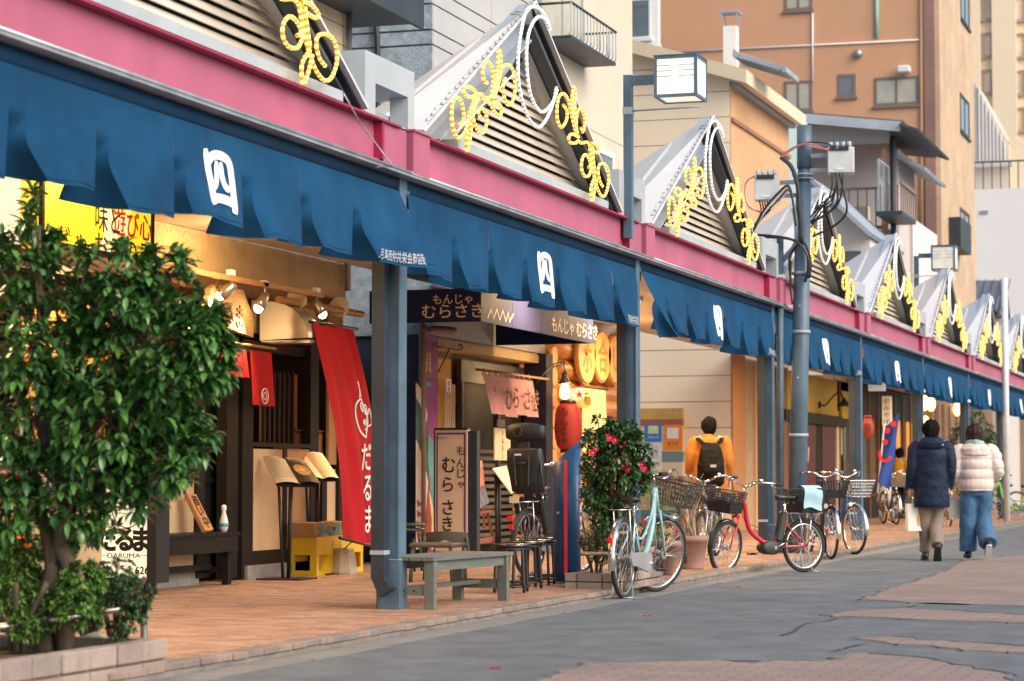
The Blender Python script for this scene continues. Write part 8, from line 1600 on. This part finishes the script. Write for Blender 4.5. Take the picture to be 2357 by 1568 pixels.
# man in navy
m_nvc = M('navy_quilted_nylon', (.004,.013,.04), .6, spec=.25, var=.25, scale=6, bump=.6, bscale=22); m_taupe = M('taupe_trousers', (.2,.16,.14), .85, var=.1, scale=6, bump=.3)
def cloth_man(t, O, V, J):
    trousers(O, V, m_taupe, [.1,.085,.075], .014); shoes(O, V, J, M('black_leather', (.015,.015,.016), .4), m_rubber)
    hp, nk = V['hip'], V['neck']; b = MB(); b.loft([ell((hp.x,hp.y,.66),.215,.155,24), ell((hp.x,hp.y,.72),.22,.16,24), ell((hp.x,hp.y,.95),.21,.155,24), ell((hp.x,hp.y,1.15),.205,.15,24), ell((hp.x,hp.y,1.32),.215,.145,24), ell((hp.x,hp.y,1.42),.175,.12,24), ell((nk.x,nk.y,1.475),.09,.085,24)])
    for nm, s in (('l',-1),('r',1)): limb(b, [V['sh'+nm]+Vector((-s*.05,0,.01)), V['sh'+nm]+Vector((s*.015,0,-.02)), V['el'+nm], V['wr'+nm]+Vector((0,0,.02))], [.085,.082,.07,.058], 16)
    b = remeshed(b, .012, 3, .010, 9); jk = O('coat', b, m_nvc)
    hd_ = MB(); hd_.loft([ell((nk.x,nk.y-.06,1.35),.06,.03), ell((nk.x,nk.y-.09,1.38),.15,.07), ell((nk.x,nk.y-.07,1.45),.17,.10), ell((nk.x,nk.y-.03,1.50),.135,.11), ell((nk.x,nk.y-.01,1.52),.09,.08)]); O('hood', remeshed(hd_, .011, 4, .01, 9), m_nvc, jk); O('drawcord_stopper', MB().ball(Vector((.13,-.12,1.42)), .012, 8, 6), m_print, jk)
    O('hem_band', MB().loft([ell((hp.x,hp.y,.655),.214,.153,28), ell((hp.x,hp.y,.685),.222,.161,28)], caps=False), m_nvc, jk); hairball(O, V['head'], m_hair)
JM = dict(head=(.0,.02,1.60), neck=(0,0,1.47), hip=(0,0,.93), shl=(-.19,0,1.39), shr=(.19,0,1.39), ell=(-.24,-.02,1.12), wrl=(-.26,.05,.88), elr=(.235,-.03,1.12), wrr=(.21,.04,.90), hpl=(-.09,0,.9), knl=(-.085,.06,.5), anl=(-.075,.1,.09), hpr=(.09,0,.9), knr=(.06,.05,.49), anr=(.045,-.26,.17), pitchl=0, pitchr=R(-52))
p = gz(2146, 1291, 0); person('man in navy hooded coat and taupe trousers walking away with a paper bag', (p.x, p.y), 0, R(12), 1.70, JM, cloth_man)
def bag(lab, c, w, h, d, rz, m_, handle, logo=None):
    t = thing('shopping_bag', lab, 'bag', c, rz, None); W = WM[t.name]; P = lambda x, y, z: W @ Vector((x, y, z)); b = MB(); b.add([P(-w/2,-d/2,0),P(w/2,-d/2,0),P(w/2,d/2,0),P(-w/2,d/2,0),P(-w/2*1.02,-d/2*.7,h),P(w/2*1.02,-d/2*.7,h),P(w/2*1.02,d/2*.7,h),P(-w/2*1.02,d/2*.7,h)], [(0,3,2,1),(0,1,5,4),(1,2,6,5),(2,3,7,6),(3,0,4,7)]); obj('bag_body', b, m_, t)
    for y in (-d/2*.6, d/2*.6): obj('handle', MB().tube(smooth([P(-w*.22,y,h-.02), P(-w*.15,y*.5,h+handle*.7), P(0,0,h+handle), P(w*.15,y*.5,h+handle*.7), P(w*.22,y,h-.02)], 5), .006, 6), m_, t)
    if logo: obj('printed_shape', MB().slab([P(-.02,-d/2-.004,.06), P(.06,-d/2-.004,.1), P(.05,-d/2*.85-.004,.2), P(-.0,-d/2*.8-.004,.26), P(-.03,-d/2*.9-.004,.16)], (W.to_3x3() @ Vector((0,-1,0))), .002), M('mustard_print', (.55,.38,.1), .6), t)
    return t
q = gy(2113, 1222, p.y+.02); bag('white paper shopping bag with mustard print held by the man', q, .28, .33, .13, R(25), M('white_paper_bag', (.8,.78,.75), .7, var=.04), .1, True)
# woman in pink
m_pkj = M('pale_pink_nylon', (.68,.56,.52), .55, var=.05, scale=3, bump=.5, bscale=14); m_jean = M('blue_denim', (.045,.13,.26), .85, var=.22, scale=3, dirt=.3, dcol=(.1,.22,.38), bump=.5, bscale=90)
def cloth_woman(t, O, V, J):
    trousers(O, V, m_jean, [.115,.11,.115], .018); shoes(O, V, J, M('navy_sneaker', (.02,.025,.05), .6), M('white_sole', (.6,.6,.58), .6))
    hp, nk = V['hip'], V['neck']; b = MB(); b.loft([ell((hp.x,hp.y,.87),.20,.15,24), ell((hp.x,hp.y,.9),.225,.17,24), ell((hp.x,hp.y,1.1),.235,.18,24), ell((hp.x,hp.y,1.3),.235,.17,24), ell((hp.x,hp.y,1.41),.18,.13,24), ell((nk.x,nk.y,1.47),.1,.09,24)])
    for nm, s in (('l',-1),('r',1)): limb(b, [V['sh'+nm]+Vector((-s*.05,0,.01)), V['sh'+nm]+Vector((s*.02,0,-.02)), V['el'+nm], V['wr'+nm]+Vector((0,0,.02))], [.09,.1,.09,.06], 16)
    b = remeshed(b, .011, 3, .008, 8)
    me = b; out = []
    for v in b.v:
        inner = abs(v.x-hp.x) < .19; z = v.z; q = (.022*abs(math.sin(math.pi*(z-.9)/.125))**.5 - .012) if z < 1.36 else 0; r = Vector((v.x-hp.x, v.y-hp.y, 0)); out.append(v + (r.normalized()*q if r.length > .01 and (inner or True) else Vector((0,0,0))))
    b.v = out; jk = O('puffer_jacket', b, m_pkj)
    hd_ = MB(); hd_.loft([ell((nk.x,nk.y-.09,1.30),.07,.03), ell((nk.x,nk.y-.12,1.33),.16,.075), ell((nk.x,nk.y-.09,1.41),.185,.11), ell((nk.x,nk.y-.04,1.46),.15,.12), ell((nk.x,nk.y-.01,1.475),.1,.09)]); O('hood', remeshed(hd_, .01, 4, .012, 9), m_pkj, jk)
    O('scarf', remeshed(MB().torus((nk.x,nk.y,1.50), .075, .04, (0,-.1,1), 24, 10).torus((nk.x,nk.y-.005,1.46), .09, .04, (0,0,1), 24, 10), .01, 2, .012, 14), M('pale_teal_scarf', (.28,.4,.4), .9, var=.15, scale=8, bump=.6)); hairball(O, V['head'], m_hairb, True)
JW = dict(head=(.0,.02,1.60), neck=(0,0,1.47), hip=(0,0,.94), shl=(-.19,0,1.38), shr=(.19,0,1.38), ell=(-.24,-.02,1.12), wrl=(-.22,.08,.94), elr=(.27,-.03,1.14), wrr=(.24,.16,1.0), hpl=(-.09,0,.92), knl=(-.09,.05,.5), anl=(-.09,.08,.09), hpr=(.09,0,.92), knr=(.1,.03,.49), anr=(.12,-.26,.19), pitchl=0, pitchr=R(-50))
p = gz(2247, 1289, 0); person('woman in pale pink puffer jacket and wide blue jeans walking away beside the man', (p.x, p.y), 0, R(14), 1.66, JW, cloth_woman)
q = gy(2207, 1193, p.y+.05); bag('pale grey tote bag held between the man and the woman', q, .24, .24, .1, R(10), M('pale_grey_leather', (.42,.4,.39), .6), .14)
# man in mustard jacket under the arcade
m_mus = M('mustard_wool', (.4,.15,.025), .85, var=.12, scale=5, bump=.4); m_pack = M('black_backpack_nylon', (.008,.0075,.008), .7, spec=.15, var=.3, scale=8, bump=.4)
def cloth_mus(t, O, V, J):
    trousers(O, V, M('brown_trousers', (.2,.11,.05), .85, var=.1), [.105,.095,.09], .012); shoes(O, V, J, M('black_leather', (.015,.015,.016)), m_rubber)
    hp, nk = V['hip'], V['neck']; b = MB(); b.loft([ell((hp.x,hp.y,.62),.24,.17,24), ell((hp.x,hp.y,.9),.235,.165,24), ell((hp.x,hp.y,1.15),.225,.155,24), ell((hp.x,hp.y,1.33),.225,.145,24), ell((hp.x,hp.y,1.42),.17,.115,24), ell((nk.x,nk.y,1.47),.08,.075,24), ell((nk.x,nk.y,1.50),.07,.07,24)])
    for nm, s in (('l',-1),('r',1)): limb(b, [V['sh'+nm]+Vector((-s*.05,0,.01)), V['sh'+nm]+Vector((s*.02,0,-.02)), V['el'+nm], V['wr'+nm]+Vector((0,0,.02))], [.085,.085,.075,.065], 16)
    O('jacket', remeshed(b, .012, 3, .012, 6), m_mus); hairball(O, V['head'], m_hair)
    bp = MB(); bp.loft([ell((hp.x,-.20,.80),.14,.07,24,0,.7), ell((hp.x,-.225,.85),.18,.1,24,0,.7), ell((hp.x,-.23,1.08),.18,.11,24,0,.7), ell((hp.x,-.215,1.28),.15,.09,24,0,.7), ell((hp.x,-.2,1.38),.1,.055,24,0,.7)]); pk = O('backpack', remeshed(bp, .011, 2, .01, 10), m_pack)
    O('front_pocket', remeshed(MB().loft([ell((hp.x,-.31,.93),.1,.03,20,0,.6), ell((hp.x,-.325,1.0),.12,.04,20,0,.6), ell((hp.x,-.32,1.1),.11,.035,20,0,.6)]), .01, 2), m_pack, pk); O('pocket_label', MB().obox((hp.x+.02,-.367,1.07), .075,.004,.035), M('pale_patch', (.4,.38,.37), .6), pk)
    for s in (-1, 1): st_ = MB(); P = smooth([(s*.07,-.18,1.34),(s*.13,-.14,1.40),(s*.165,-.05,1.44),(s*.16,.08,1.40),(s*.15,.15,1.2),(s*.16,.05,1.0),(s*.15,-.16,.95)], 5); [st_.bar(P[i], P[i+1], .055, .018, (0,0,1) if i > 8 else (0,-1,0)) for i in range(len(P)-1)]; O('strap', st_, m_pack, pk)
JS = dict(head=(.0,.04,1.60), neck=(0,0,1.47), hip=(0,0,.93), shl=(-.2,0,1.38), shr=(.2,0,1.38), ell=(-.25,-.02,1.12), wrl=(-.26,.06,.88), elr=(.26,-.02,1.12), wrr=(.27,.04,.88), hpl=(-.09,0,.9), knl=(-.1,.04,.5), anl=(-.1,.03,.09), hpr=(.09,0,.9), knr=(.1,.06,.5), anr=(.1,-.12,.12), pitchl=0, pitchr=R(-25))
p = gz(1634, 1258, SW); person('man in mustard jacket with a black backpack under the arcade near the notice board', (p.x, p.y), SW, R(18), 1.76, JS, cloth_mus)
# shopper leaning in the far shop, only back and arm in yellow seen
def cloth_yel(t, O, V, J):
    trousers(O, V, m_darkwood, [.1,.08,.07]); shoes(O, V, J, m_black, m_rubber); hp, nk = V['hip'], V['neck']; b = MB(); b.loft([ell((hp.x,hp.y,.85),.2,.15), ell((hp.x,hp.y,1.1),.2,.15), ell((hp.x,hp.y,1.33),.2,.14), ell((nk.x,nk.y,1.46),.09,.08)])
    for nm, s in (('l',-1),('r',1)): limb(b, [V['sh'+nm], V['el'+nm], V['wr'+nm]], [.085,.075,.06])
    O('jacket', remeshed(b, .014, 3, .012, 7), M('yellow_jacket', (.6,.33,.03), .8, var=.1)); hairball(O, V['head'], m_hair)
JY = dict(JS); p = gz(2098, 1195, SW); person('person in yellow jacket half hidden behind the man in navy', (p.x-.35, p.y+.6), SW, R(-20), 1.62, JY, cloth_yel)
